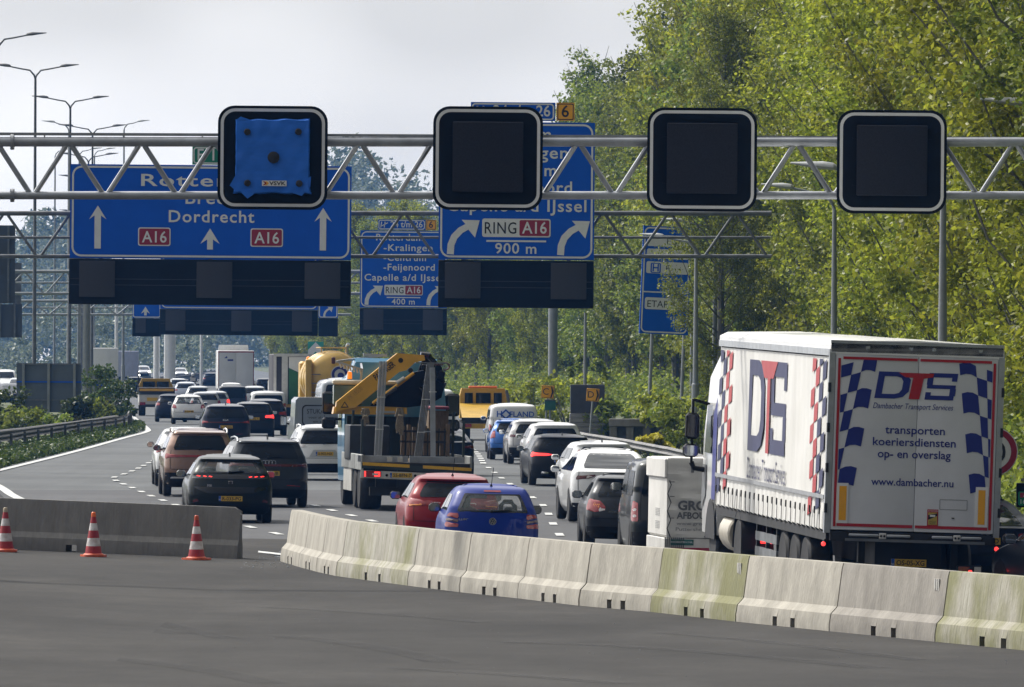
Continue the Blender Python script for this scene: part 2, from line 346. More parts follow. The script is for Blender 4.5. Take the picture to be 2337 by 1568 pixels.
# ---------------------------------------------------------------- foliage
def leafmat(name, c1, c2, tr=.38):
    m = bpy.data.materials.new(name); m.use_nodes = True; t = m.node_tree; b = t.nodes['Principled BSDF']; l = t.links.new; out = t.nodes['Material Output']
    b.inputs['Roughness'].default_value = .42; b.inputs['Specular IOR Level'].default_value = .28
    geo = N(t, 'ShaderNodeNewGeometry'); r = N(t, 'ShaderNodeValToRGB'); r.color_ramp.elements[0].color = (*c1, 1); r.color_ramp.elements[1].color = (*c2, 1); l(geo.outputs['Random Per Island'], r.inputs[0])
    oi = N(t, 'ShaderNodeObjectInfo'); hs = N(t, 'ShaderNodeHueSaturation'); mr = N(t, 'ShaderNodeMapRange'); mr.inputs[3].default_value = .78; mr.inputs[4].default_value = 1.22; l(oi.outputs['Random'], mr.inputs[0]); l(mr.outputs[0], hs.inputs['Value']); l(r.outputs[0], hs.inputs['Color'])
    mh = N(t, 'ShaderNodeMapRange'); mh.inputs[3].default_value = .487; mh.inputs[4].default_value = .513; l(oi.outputs['Random'], mh.inputs[0]); l(mh.outputs[0], hs.inputs['Hue'])
    tr_ = N(t, 'ShaderNodeBsdfTranslucent'); l(hs.outputs[0], b.inputs['Base Color']); l(hs.outputs[0], tr_.inputs[0])
    ms = N(t, 'ShaderNodeMixShader'); ms.inputs[0].default_value = tr; l(b.outputs[0], ms.inputs[1]); l(tr_.outputs[0], ms.inputs[2]); l(ms.outputs[0], out.inputs[0])
    return m
LEAF_Y = leafmat('spring poplar leaves', (.105, .135, .014), (.36, .375, .038), .56)
LEAF_G = leafmat('dark poplar leaves', (.080, .122, .018), (.27, .305, .045), .54)
LEAF_B = leafmat('bush leaves', (.030, .055, .012), (.095, .125, .025))
LEAF_HAZE = leafmat('haze paled leaves', (.11, .135, .085), (.19, .21, .13))  # leaf colour lightened so the far woods fade, haze painted into it
BARK = mat('bark', (.17, .165, .145), .85, noise=(3, .5), stretch=(4, 4, .6), bump=(9, .6))
def leaves(name, cen, rad, per, size, mt, seed, parent=None, squash=.8):
    g = np.random.default_rng(seed); cen = np.asarray(cen, float); rad = np.broadcast_to(np.asarray(rad, float), (len(cen),))
    n = len(cen) * per; c = np.repeat(cen, per, 0); rr = np.repeat(rad, per)
    v = g.normal(size=(n, 3)); v /= np.linalg.norm(v, axis=1)[:, None]; v *= (g.random(n) ** .45 * rr)[:, None]; v[:, 2] *= squash
    c = c + v
    nn = g.normal(size=(n, 3)) + np.array([0, 0, .5]) + v / (rr[:, None] + 1e-6) * .7; nn /= np.linalg.norm(nn, axis=1)[:, None]
    a = np.cross(nn, g.normal(size=(n, 3))); a /= np.linalg.norm(a, axis=1)[:, None]; b = np.cross(nn, a)
    s = size * (.6 + .8 * g.random(n))[:, None]
    q = np.stack([c - a * s * .62, c - b * s * .36 + nn * s * .05, c + a * s * .62, c + b * s * .36 + nn * s * .05], 1).reshape(-1, 3)
    me = bpy.data.meshes.new(name); me.vertices.add(n * 4); me.vertices.foreach_set('co', q.ravel()); me.loops.add(n * 4); me.loops.foreach_set('vertex_index', np.arange(n * 4)); me.polygons.add(n)
    me.polygons.foreach_set('loop_start', np.arange(n) * 4); me.materials.append(mt); me.update(); me.validate()
    ob = bpy.data.objects.new(name, me); COL.objects.link(ob); ob.parent = parent
    return ob
def make_tree(seed, h, cr, base, limbs, per, leaf, mt, parent, clus=(.45, .85), step=.8):
    g = random.Random(seed); mb = MB(); cen = []; rad = []
    bend = [Vector((g.uniform(-.3, .3) * k, g.uniform(-.3, .3) * k, h * k)) for k in (0, .2, .4, .6, .8, .97)]
    def tp(t):
        k = min(4, int(t / .2)); f = (t - .2 * k) / .2; return bend[k].lerp(bend[k + 1], min(1, f))
    mb.tube(bend, [.26 * h / 22, .20 * h / 22, .15 * h / 22, .10 * h / 22, .06 * h / 22, .02], BARK, 8)
    for i in range(limbs):
        t = base + (.96 - base) * ((i + g.random()) / limbs); az = i * 2.4 + g.uniform(-.5, .5)
        u = (t - base) / (1 - base); env = (min(1, .45 + u * 2.4)) * (1 - u ** 2.2) ** .75 + .06
        ln = cr * env * g.uniform(.55, 1.15); up = ln * g.uniform(.8, 1.7) * (1 if t < .9 else 1.5)
        p = tp(t); q = p + Vector((math.cos(az) * ln, math.sin(az) * ln, up)); mid = p.lerp(q, .5) + Vector((math.cos(az) * ln * .12, math.sin(az) * ln * .12, -up * .08))
        mb.tube([p, mid, q], [.05, .03, .012], BARK, 5)
        k = max(2, int(ln / step) + 1)
        for j in range(k):
            f = .22 + .8 * (j + g.random() * .7) / k; c = p.lerp(mid, f * 2) if f < .5 else mid.lerp(q, f * 2 - 1)
            cen.append(c + Vector((g.gauss(0, .22), g.gauss(0, .22), g.gauss(0, .2)))); rad.append(g.uniform(*clus))
    cen.append(tp(1)); rad.append(.5)
    mb.build('trunk', parent); leaves('crown', cen, rad, per, leaf, mt, seed, parent)
def make_variant(seed, h, cr, base, limbs, per, leaf, mt, **k):
    r = thing('poplar_tree', 'tree', 'tree'); make_tree(seed, h, cr, base, limbs, per, leaf, mt, r, **k); return r
NEARV = [make_variant(11 + i, 23 + i % 3, 4.2 + .3 * (i % 2), .07, 104, 165, .118, [LEAF_Y, LEAF_Y, LEAF_G, LEAF_Y][i]) for i in range(4)]
FARV = [make_variant(31 + i, 22 + i, 3.3 + .3 * i, .12, 92, 74, .19, [LEAF_G, LEAF_G, LEAF_Y][i], clus=(.5, .95)) for i in range(3)]
index_children()
ROWX = [(150, 12.5), (200, 12.6), (260, 13.2), (328, 13.2), (400, 11.6), (455, 10.6), (500, 9.4), (540, 7.6), (600, 5.0), (640, 2.0), (690, -2.5), (760, -8.5), (830, -14), (950, -23), (1100, -35)]
def rowx(d): return float(np.interp(d, [a for a, _ in ROWX], [b for _, b in ROWX]))
gt = random.Random(3); used = set(); TREES = []
def put_tree(protos, x, y, sc, label, group):
    p = gt.choice(protos)
    if p.name not in used: used.add(p.name); t = p
    else: t = copy_tree(p)
    t.location = (x, y, 0); t.rotation_euler = (0, 0, gt.uniform(0, 6.28)); t.scale = (sc * gt.uniform(.92, 1.1), sc * gt.uniform(.92, 1.1), sc)
    tag(t, label, 'tree', group); TREES.append(t)
d = 172
while d < 1010:
    near = d < 330
    put_tree(NEARV if near else FARV, rowx(d) + gt.uniform(-.5, .5), d, gt.uniform(.94, 1.1) if d < 500 else gt.uniform(.9, 1.04) if d < 612 else gt.uniform(.6, .75),
             'yellow-green poplar in full leaf, front row behind the big trailer' if near else 'tall green poplar in the front row curving away beside the road',
             'near poplars behind the trailer' if near else 'poplars in the roadside row')
    d += 8.5 if near else (10 if d < 620 else 18)
for off, d0, d1, st in ((6.0, 195, 860, 8.5), (12, 230, 540, 10), (19, 280, 500, 13)):
    d = d0
    while d < d1:
        near = d < 300
        put_tree(NEARV[:3] if near else FARV, rowx(d) + off + gt.uniform(-1, 1), d, gt.uniform(.98, 1.16) if d < 570 else gt.uniform(.58, .7),
                 'yellow-green poplar standing behind the near front-row trees' if near else 'tall dark poplar standing behind the front row',
                 'second-row near poplars' if near else 'second-row poplars')
        d += st * gt.uniform(.85, 1.15)
# low undergrowth along the foot of the poplars
cen = []; rad = []
gq = random.Random(9)
for i in range(2500):
    d = 182 + 730 * gq.random() ** 1.15; x = rowx(d) + gq.uniform(-2.6, 7.5); bk = x > rowx(d) + 1.0; hgt = 11.5 if bk else 2.2
    cen.append((x, d, .2 + hgt * gq.random() ** (1.0 if bk else 1.8))); rad.append(gq.uniform(.6, 1.3))
put_tree(NEARV, 8.2, 344, .70, 'smaller poplar whose leaves hide the right half of the blue service sign', 'near poplars beside the service sign')
o = leaves('undergrowth', cen, rad, 84, .175, LEAF_G, 77); o['kind'] = 'stuff'
cen = []; rad = []
for i in range(2900):
    d = 200 + 640 * gq.random(); cen.append((rowx(d) + gq.uniform(.9, 4.2), d, .3 + 9.5 * gq.random())); rad.append(gq.uniform(.7, 1.3))
o = leaves('understorey', cen, rad, 90, .18, LEAF_Y, 81); o['kind'] = 'stuff'
# far-off woods that close the view in the haze
cen = []; rad = []
def topz(px):                                    # skyline of the far wood, in metres at 1100 m
    return float(np.interp(px, [-300, 0, 40, 60, 165, 300, 500, 700, 740, 760, 800, 830, 850, 900, 960, 1040, 1300], [9, 10, 13, 18, 17, 9, 9, 10, 20, 27, 28, 27, 24, 22, 21, 17, 14]))
for i in range(2700):
    px = gq.uniform(-500, 1250) if i < 1900 else gq.uniform(690, 1060) if i < 2500 else gq.uniform(20, 170); dd = gq.uniform(1850, 2300); s = FPX / dd; z = topz(px) * 1.85 * (gq.random() ** .6) * gq.uniform(.75, 1.04) + .5
    cen.append(((px - CX) / s, dd, z)); rad.append(gq.uniform(2.2, 4.6))
o = leaves('distant_wood', cen, rad, 64, 1.0, LEAF_HAZE, 78); o['kind'] = 'stuff'
cen = []; rad = []
for i in range(210):                              # nearer hedge of trees beyond the opposite carriageway
    px = gq.uniform(-300, 480); dd = gq.uniform(1300, 1450); s = FPX / dd; z = gq.random() * 1.6 * float(np.interp(px, [-300, 60, 90, 130, 200, 300, 480], [3, 3, 7, 8, 5.6, 6.5, 4]))
    cen.append(((px - CX) / s, dd, z + .4)); rad.append(gq.uniform(1.2, 2.3))
o = leaves('far_thicket', cen, rad, 80, .55, LEAF_HAZE, 79); o['kind'] = 'stuff'
# grass verge below the left guardrail and along the right one
cen = []
for i in range(5200):
    u = gq.random()
    if i < 3600:
        px = -60 + 380 * u; top = np.interp(px, [-60, 0, 150, 290, 320], [1052, 1040, 1010, 985, 980]); bot = np.interp(px, [-60, 0, 170, 285, 325], [1090, 1066, 1024, 993, 981]); p = gnd(px, gq.uniform(top - 8, bot))
    else:
        px = 1245 + 420 * u; top = np.interp(px, [1245, 1320, 1470, 1665], [1004, 1028, 1058, 1105]); bot = np.interp(px, [1245, 1335, 1425, 1520, 1665], [1004, 1036, 1068, 1104, 1172]); p = gnd(px, gq.uniform(top - 12, bot))
    cen.append((p.x, p.y, .10))
o = leaves('verge_grass', cen, .28, 22, .16, LEAF_B, 80, squash=.75); o['kind'] = 'stuff'
def shrub(name, x, y, r, h, per, leaf, mt, label, cat='shrub', group=None, seed=1, n=26):
    g = random.Random(seed); root = thing(name, label, cat, (x, y, 0), 0, group); mb = MB(); cen = []; rad = []
    for i in range(n):
        a = g.uniform(0, 6.28); k = g.random() ** .5; z = h * g.uniform(.15, 1) * (1 - .25 * k); q = Vector((math.cos(a) * r * k, math.sin(a) * r * k, z))
        mb.tube([(q.x * .12, q.y * .12, -.05), (q.x * .6, q.y * .6, z * .6), q], [.03, .02, .008], BARK, 5); cen.append(q); rad.append(g.uniform(.25, .5) * max(.7, r / 1.3))
    mb.build('stem', root); leaves('foliage', cen, rad, per, leaf, mt, seed + 500, root)
    return root
SH = [(-30, 1000, 1.5, 2.6, 'dense dark bush at the left end behind the guardrail'), (26, 1004, 1.2, 1.5, 'dense bush in front of the left end of the wide blank panel'), (95, 985, 1.2, .9, 'low bush under the wide blank panel, right of the lamp post'),
      (168, 985, .7, 1.9, 'slender bush before the right end of the wide blank panel'), (200, 975, 1.2, 1.5, 'bush at the foot of the stout gantry column'), (238, 972, 1.4, 3.1, 'tall feathery shrub before the narrow blank panel'),
      (262, 968, 1.2, 2.9, 'loose shrub leaning out near the end of the left guardrail'), (130, 990, 1.0, .9, 'small leafy bush in the middle below the wide blank panel')]
for i, (px, py, r, h, lb) in enumerate(SH):
    p = gnd(px, py); shrub('shrub', p.x, p.y, r, h, 60, .17, [LEAF_B, LEAF_G][i % 3 == 1], lb, group='bushes behind the left guardrail', seed=200 + i)
RS = [(1300, 985, 1.6, 3.0, 'rounded bush left of the grey cabin'), (1345, 975, 1.0, 4.4, 'ivy-covered stump against the right side of the grey cabin'), (1212, 965, 1.8, 2.6, 'bright bush between the tow truck and the C route sign'), (1400, 1000, 1.5, 1.9, 'low bush left of the concrete ruin'), (1535, 1030, 1.7, 2.6, 'bush at the right end of the concrete ruin'), (1600, 1050, 1.6, 2.4, 'bush beside the mirrors of the big trailer truck'), (1490, 1052, .6, .9, 'yellow-flowering weed clump beside the right guardrail')]
for i, (px, py, r, h, lb) in enumerate(RS):
    p = gnd(px, py); shrub('shrub', p.x, p.y, r, h, 62, .19, [LEAF_Y, LEAF_G][i % 2] if i < 6 else leafmat('yellow blossom', (.30, .26, .02), (.50, .42, .03)), lb, group='bushes behind the right guardrail', seed=300 + i)
# ---------------------------------------------------------------- concrete barriers and cones
def concrete(name, col, dark, moss=0.):
    m = mat(name, col, .85, noise=(2.2, .7), col2=dark, stretch=(1, 1.3, .55), bump=(14, .5)); t = m.node_tree; l = t.links.new; b = t.nodes['Principled BSDF']
    c = N(t, 'ShaderNodeTexCoord'); oi = N(t, 'ShaderNodeObjectInfo')
    def over(scale, stretch, p0, p1, color, fac):
        ad = N(t, 'ShaderNodeVectorMath', operation='ADD'); mm = N(t, 'ShaderNodeMapping'); mm.inputs['Scale'].default_value = stretch
        l(c.outputs['Object'], ad.inputs[0]); l(oi.outputs['Random'], ad.inputs[1]); l(ad.outputs[0], mm.inputs[0])
        n = N(t, 'ShaderNodeTexNoise'); n.inputs['Scale'].default_value = scale; n.inputs['Detail'].default_value = 6; n.inputs['Roughness'].default_value = .6; l(mm.outputs[0], n.inputs[0])
        mr = N(t, 'ShaderNodeMapRange'); mr.inputs[1].default_value = p0; mr.inputs[2].default_value = p1; mr.inputs[4].default_value = fac; l(n.outputs[0], mr.inputs[0])
        mu = N(t, 'ShaderNodeMix', data_type='RGBA'); l(mr.outputs[0], mu.inputs[0]); l(b.inputs['Base Color'].links[0].from_socket, mu.inputs[6]); mu.inputs[7].default_value = (*color, 1); l(mu.outputs[2], b.inputs['Base Color'])
    over(5, (1, 4, .3), .52, .74, tuple(x * .55 for x in col), .5)
    over(7, (1, 5, .22), .58, .72, tuple(min(.7, x * 1.3) for x in col), .4); over(3, (1, 1, 1), .58, .70, tuple(x * .6 for x in col), .45)
    over(26, (1, 1, 1), .66, .74, tuple(x * .3 for x in col), .6)
    if moss: over(1.3, (1, .8, .5), .62 - .3 * moss, .74 - .2 * moss, (.15, .15, .045), .8); over(6, (1, 3, .3), .5, .68, (.07, .075, .03), .5)
    return m
CONC = [concrete('pale concrete', (.37, .348, .30), (.26, .245, .21)), concrete('mossy concrete', (.36, .345, .29), (.27, .255, .205), .8), concrete('brown concrete', (.265, .247, .218), (.19, .176, .155)), concrete('half mossy concrete', (.38, .365, .315), (.29, .275, .235), .45), concrete('grey concrete', (.20, .195, .18), (.155, .15, .138))]
PROF = [(.30, 0), (.30, .10), (.275, .24), (.20, .32), (.185, .34), (.115, .86), (.095, .93)]
def barrier(p, q, mt, label, group, marks=True, chamf=False, stick=None):
    v = q - p; ln = v.length; r = thing('concrete_barrier', label, 'barrier', p, math.atan2(v.y, v.x) - math.pi / 2, group); mb = MB(); r.rotation_euler[0] = math.asin(v.z / ln)
    g0, g1 = ln * .385, ln * .575; nw = .10; E = .02
    def sec(y, z0):
        pr = [(x, max(z, z0)) for x, z in PROF if z >= z0 or True]
        return [(x, y, z) for x, z in pr] + [(-x, y, z) for x, z in pr[::-1]]
    cuts = [(E, 0), (g0 - nw, 0), (g0 - nw + .001, .13), (g0 + nw, .13), (g0 + nw + .001, 0), (g1 - nw, 0), (g1 - nw + .001, .13), (g1 + nw, .13), (g1 + nw + .001, 0), (ln - E, 0)]
    secs = [sec(y, z) for y, z in cuts]
    if chamf: secs[-1] = [(x, y - (.12 if z > .9 else 0), z if z < .9 else .93) for x, y, z in secs[-1]]; secs.append([(x * .99, ln - E + .001, min(z, .80)) for x, y, z in secs[-2]])
    mb.loft(secs, mt)
    mb.build('body', r, smooth=20)
    if stick:
        sm = MB(); rr = random.Random(int(ln * 1000))
        for yy in stick:
            z = .80; 
            for k in range(3): sm.box(-.145 - .004 * k, -.12, yy + k * .06, yy + k * .06 + .035, z - .14 + k * .01, z + .02, K['whited'], Matrix.Identity(4))
        sm.build('paint_tally', r)
    return r
JP = [(640, 1284), (682, 1297), (722, 1308), (767, 1318), (930, 1340), (1048, 1355), (1180, 1369), (1320, 1386), (1483, 1400), (1678, 1422.5), (1891, 1444.6), (2132, 1468.6), (2390, 1494)]
LB = ['pale concrete barrier at the far free end of the curved row', 'pale barrier second from the far end of the curved row', 'pale barrier third from the far end of the curved row', 'half white, half mossy barrier next to the crane truck wheels',
      'clean pale barrier in front of the red hatchback', 'pale barrier in front of the left half of the small blue hatchback', 'beige barrier in front of the right half of the small blue hatchback', 'pale barrier with a chipped foot, left of the dark small hatchback', 'pale barrier in front of the dark minivan and tarpaulin trailer',
      'mossy barrier with yellow-green edges before the truck tractor unit', 'whitish streaked barrier in front of the trailer axles', 'brown weathered barrier in front of the trailer number plate', 'mossy green barrier at the right end of the row']
CM = [0, 0, 0, 3, 0, 0, 0, 0, 0, 1, 0, 2, 1]
PG = [gnd(*p) + Vector((.29, .07, .026)) for p in JP]
for i in range(len(PG) - 1):
    lb = LB[i] if i < 8 else LB[i + 1] if i >= 8 else LB[i]
    barrier(PG[i + 1], PG[i], CONC[CM[i if i < 8 else i + 1]], lb, 'concrete barriers in the curved row', stick=[.3] if i in (8, 10) else None)
b = gnd(543, 1280) + Vector((.04, .30, 0)); a = b + Vector((-7.2, 1.0, 0))
barrier(Vector((a.x, a.y, pz(a.x, a.y))), Vector((b.x, b.y, pz(b.x, b.y))), CONC[4], 'long grey barrier standing alone behind the traffic cones', 'concrete barriers', chamf=True)
CO = mat('cone orange red', (.36, .018, .022), .45, noise=(7, .75)); CB = mat('cone rubber orange', (.62, .10, .03), .55, noise=(9, .7)); CWm = mat('cone reflective white', (.66, .66, .66), .45, noise=(9, .72), col2=(.42, .36, .34))
TIPS = {'orange': mat('bright orange tip', (.95, .17, .02), .4, noise=(6, .9)), 'cream': mat('worn cream tip', (.55, .46, .33), .6, noise=(9, .8)), 'red': CB}
def cone(px, py, tip, lb, rz=0):
    p = gnd(px, py); p = gnd(px, py, pz(p.x, p.y)); r = thing('traffic_cone', lb, 'cone', (p.x, p.y, pz(p.x, p.y) + .006), rz, 'traffic cones before the left barrier')
    R_ = lambda z: .155 - .118 * (z - .04) / .71
    mb = MB(); mb.prism(rpoly([(-.21, -.21), (.21, -.21), (.21, .21), (-.21, .21)], .08), 0, .035, CB, Matrix.Identity(4)); mb.lathe([(.185, .034), (.175, .05), (.16, .06)], CB, 24); mb.build('base', r)
    mb = MB(); zs = [.05, .19, .335, .47, .60, .715]
    for k in range(5): mb.lathe([(R_(zs[k]), zs[k]), (R_(zs[k + 1]), zs[k + 1])], CO if k % 2 == 0 else CWm, 24)
    mb.build('body', r)
    mb = MB(); mb.lathe([(.04, .712), (.045, .73), (.036, .79), (.026, .80)], TIPS[tip], 16); mb.build('tip', r)
cone(12, 1258, 'cream', 'worn cone with a cream tip, cut by the left picture edge'); cone(213, 1270, 'orange', 'cone with a bright orange tip before the barrier middle', .3); cone(448, 1278, 'red', 'scuffed cone with a dark red tip near the barrier end', .7)
p = gnd(1722, 1424); mb = MB(); mb.lathe([(.03, 0), (.035, .02), (.034, .09), (.03, .10)], mat('crumpled clear plastic', (.6, .6, .58), .25, noise=(9, .8)), 10, Matrix.Translation((0, 0, .035)) @ Matrix.Rotation(R(86), 4, 'Y')); o = mb.build('plastic_cup'); o.location = (p.x - .05, p.y - .25, .026); tag(o, 'crumpled clear plastic cup lying at the foot of the whitish barrier', 'litter')

# ---------------------------------------------------------------- guardrails
RAILM = mat('weathered rail', (.15, .145, .14), .55, .2, noise=(1.2, .45), spec=.5)
def guardrail(pts, label, zs=(.75,), side=-1, post=4.0, name='guardrail'):
    P = chaikin([gnd(*p) for p in pts], 2); r = thing(name, label, 'guardrail', P[0]); o0 = P[0]; W_ = [(.0, .155), (.05, .12), (.075, .085), (.05, .05), (.0, .02), (-.0, -.02), (.05, -.05), (.075, -.085), (.05, -.12), (0, -.155)]
    g = random.Random(2)
    for z in zs:
        mb = MB(); secs = []
        for i, p in enumerate(P):
            t = (P[min(i + 1, len(P) - 1)] - P[max(i - 1, 0)]).normalized(); n = Vector((t.y, -t.x, 0)) * side; dz = g.uniform(-.012, .012)
            f = [p - o0 + n * (.10 + a) + Vector((0, 0, z - .155 + b + dz)) for a, b in W_]; k = [p - o0 + n * (.09 + a) + Vector((0, 0, z - .155 + b + dz)) for a, b in W_]
            secs.append([v.to_tuple() for v in f + k[::-1]])
        mb.loft(secs, RAILM); mb.build('rail', r)
    d = 0; nx = .2; posts = []
    for a, b in zip(P, P[1:]):
        L_ = (b - a).length; t = (b - a).normalized()
        while nx < d + L_: posts.append(a + t * (nx - d) - o0); nx += post
        d += L_
    for q in posts[:60]:
        mb = MB(); mb.box(q.x - .05, q.x + .05, q.y - .06, q.y + .06, -.1, .72, K['steeld']); mb.build('post', r)
    return r
guardrail([(-160, 1064), (0, 1040), (80, 1023), (170, 1007), (240, 996), (285, 988), (300, 980), (298, 968), (284, 950), (272, 930), (262, 905)], 'weathered guardrail curving along the left verge', (.78,), post=9)
guardrail([(-160, 1046), (0, 1026), (120, 1008), (230, 990), (262, 984)], 'second guardrail half hidden by bushes on the left', (.75,), 1)
guardrail([(255, 884), (300, 884), (360, 880), (420, 873), (470, 864), (500, 857)], 'distant guardrail between the two carriageways', (.9,))
guardrail([(1180, 985), (1261, 1013), (1313, 1028), (1409, 1047), (1471, 1060), (1521, 1070), (1600, 1092), (1760, 1145), (2100, 1250), (2500, 1370)], 'guardrail running along the right verge below the poplars', (.76,), 1)

# ---------------------------------------------------------------- gantries
def truss(name, label, s, y0, y1, yb, xs, xe, r1, r2, period, phase, mt, back=True, posts=(), rail=False):
    A, B = at(CX - 500, (y0 + y1) / 2, s), at(CX + 500, (y0 + y1) / 2, s); root = thing(name, label, 'gantry', (A.x * .5 + B.x * .5, A.y, 0)); o0 = Vector(root.location)
    q = lambda px, py: at(px, py, s) - o0
    sl = lambda px: 0.0
    M_ = K[mt]
    mb = MB(); mb.tube([q(xs, y0), q(xe, y0)], r1, M_, 12); mb.build('top_chord', root)
    mb = MB(); mb.tube([q(xs, y1), q(xe, y1)], r1 * .85, M_, 12); mb.build('bottom_chord', root)
    if back: mb = MB(); w = Vector((0, 1.1, 0)); mb.tube([q(xs, yb) + w, q(xe, yb) + w], r1 * .6, M_, 10); mb.build('rear_chord', root)
    if rail: mb = MB(); mb.box(0, (xe - xs) / s, -.05, .05, 0, .045, M_, Matrix.Translation(q(xs, y0) + Vector((0, .03, r1 + .05)))); [mb.box(0, .02, -.02, .02, -.06, .0, M_, Matrix.Translation(q(x, y0) + Vector((0, .03, r1 + .05)))) for x in range(int(xs), int(xe), 180)]; mb.build('cable_duct', root)
    if rail:
        for px in range(int(xs) + 150, int(xe), 498):
            for yy, rr in ((y0, r1), (y1, r1 * .85)):
                mb = MB(); c0 = q(px, yy); [mb.tube([c0 + Vector((dx, 0, 0)), c0 + Vector((dx + .022, 0, 0))], rr * 1.7, M_, 14) for dx in (-.024, .002)]; [mb.box(-.035, .035, -.012, .012, -.012, .012, M_, Matrix.Translation(c0 + Vector((0, rr * 1.4 * math.cos(a), rr * 1.4 * math.sin(a))))) for a in [math.pi * 2 * k / 8 for k in range(8)]]; mb.build('flange', root)
    x = phase - period * math.ceil((phase - xs) / period)
    while x < xe:
        for a, b in ((x - .04 * period, x - .455 * period), (x + .04 * period, x + .455 * period)):
            if min(a, b) > xs and max(a, b) < xe:
                mb = MB(); mb.tube([q(a, y0 + r1 * s * .8), q(b, y1 - r1 * s * .6)], r2, M_, 8)
                mb.build('brace', root)
                if back: pass
        x += period
    for px in posts:
        mb = MB(); p = q(px, y0); mb.tube([(p.x, .5, p.z + .1), (p.x, .5, -.2)], r1 * 2.6, M_, 14); mb.build('column', root)
    return root
truss('sign_gantry', 'pale grey tube truss gantry in front carrying four square lane signals', 140, 324, 446, 380, -620, 2760, .078, .043, 166, 1153, 'steel', False, (-560, 2700), True)
truss('sign_gantry', 'dark weathered truss gantry behind, carrying two large blue route signs', 73, 487, 585, 541, -260, 1760, .075, .045, 151.5, 921, 'steeld', True, (-200,))
truss('sign_gantry', 'third truss gantry farther off with the smaller blue route sign', 41, 620, 670, 645, -160, 1070, .10, .05, 95, 150, 'postgrey', True, (1262,))
truss('sign_gantry', 'faint fourth truss gantry far off in the haze', 36, 687, 718, 702, -100, 800, .09, .045, 78, 150, 'postgrey', True, ())
mb = MB(); p = gnd(196, 960); mb.tube([(0, 0, -.1), (0, 0, 9.6)], .21, K['postgrey'], 16); mb.box(-.42, -.30, -.1, .1, 1.2, 8.5, K['postgrey']); o = mb.build('gantry_column'); o.location = p; tag(o, 'stout pale gantry column rising between the two blank panels', 'column')
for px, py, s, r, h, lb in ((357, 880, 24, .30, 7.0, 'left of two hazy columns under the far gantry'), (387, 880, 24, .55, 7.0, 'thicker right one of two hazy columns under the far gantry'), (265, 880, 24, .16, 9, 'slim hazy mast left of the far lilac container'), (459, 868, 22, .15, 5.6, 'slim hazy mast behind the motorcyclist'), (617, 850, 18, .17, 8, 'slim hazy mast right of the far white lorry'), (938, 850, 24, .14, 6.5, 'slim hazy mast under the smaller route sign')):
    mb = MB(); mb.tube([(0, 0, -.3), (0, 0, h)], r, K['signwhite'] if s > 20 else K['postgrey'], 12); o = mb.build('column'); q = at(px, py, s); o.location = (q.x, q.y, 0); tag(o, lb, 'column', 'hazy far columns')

# ---------------------------------------------------------------- lane signals and route signs
def lane_signal(cx, cy, s, label, cover=False, scr=0):
    P = at(cx, cy, s); r = thing('lane_signal', label, 'lane signal', (P.x, P.y - .28, P.z), 0, 'square lane signals on the front gantry')
    w, h = 125 / s, 118 / s; r.rotation_euler = (0, ROLL, 0)
    mb = MB(); mb.prism(rrect(-w, -h, w, h, .27, 7), 0, .03, K['boxblack'], BACK(0)); mb.prism(rrect(-w * .8, -h * .8, w * .8, h * .8, .1), -.34, 0, K['boxblack'], BACK(0)); mb.build('housing', r)
    mb = MB(); mb.ring(rrect(-w + .045, -h + .045, w - .045, h - .045, .235, 7), rrect(-w + .095, -h + .095, w - .095, h - .095, .19, 7), .036, K['signwhite'], BACK(0)); mb.build('border', r)
    q = 80 / s; zo = .02
    mb = MB(); mb.box(-q, q, -.16, 0, -q + zo, q + zo, K['screenf'], bev=.012)
    for sx in (-1, 1):
        for z in (-.38, .38): mb.box(sx * q - .07, sx * q + .07, -.06, -.03, z - .012, z + .012, K['boxblack'])
    sb = mb.build('screen', r)
    if 0:
        mb = MB(); g = random.Random(int(cx))
        for i in range(26):
            for j in range(26):
                if math.hypot(i - 12.5, j - 12.5) < 8.5 and g.random() < .6 or (abs(i - 3) < 2 or abs(i - 22) < 2) and (abs(j - 3) < 2 or abs(j - 22) < 2): x = -q * .92 + i * q * 1.84 / 25; z = -q * .92 + j * q * 1.84 / 25 + zo; mb.box(x - .006, x + .006, -.163, -.158, z - .006, z + .006, K['steeld'] if g.random() < .5 else K['orange'])
        mb.build('led_dots', sb)
    return r
LS = [lane_signal(623, 361, 140, 'leftmost square lane signal, its screen wrapped in a blue cover'), lane_signal(1113, 362.5, 140, 'unlit square lane signal overlapping the exit route sign'), lane_signal(1600.5, 365.5, 140, 'unlit square lane signal third from left against the trees'), lane_signal(2032.5, 370.5, 140, 'rightmost unlit square lane signal against the trees')]
# the blue cover over the first signal
BLUEC = mat('blue tarpaulin', (.010, .15, .68), .55, noise=(3, .85), bump=(4, .3), stretch=(1, 1, 2.2))
c = thing('signal_cover', 'blue tarpaulin cover with black vents tied over the lane signal', 'cover', LS[0].location, 0); c.rotation_euler = (0, ROLL, 0)
mb = MB(); n = 18; q = 82 / 140; gr = random.Random(4); vs = []
for j in range(n + 1):
    for i in range(n + 1):
        a, b = -1 + 2 * i / n, -1 + 2 * j / n; ed = max(abs(a), abs(b)); pull = .010 * math.sin(9 * a + 5 * b) * (ed > .8)
        x = q * a * (1 + .10 * max(0, -b - .72) * 2); z = q * b * (1 + .02 * a * (b > 0)) + .02
        if ed < .99: y = -.19 - .016 * math.sin(6 * a + 9 * b) * math.sin(5 * b - 4 * a) * ed - .010 * math.sin(15 * a - 9 * b) * ed
        else: y = -.06; x *= 1.03; z = z * 1.03
        if ed < .99: x *= 1.125; z = (z - .02) * 1.125 + .02
        vs.append((x + gr.uniform(-.004, .004), y, z + pull))
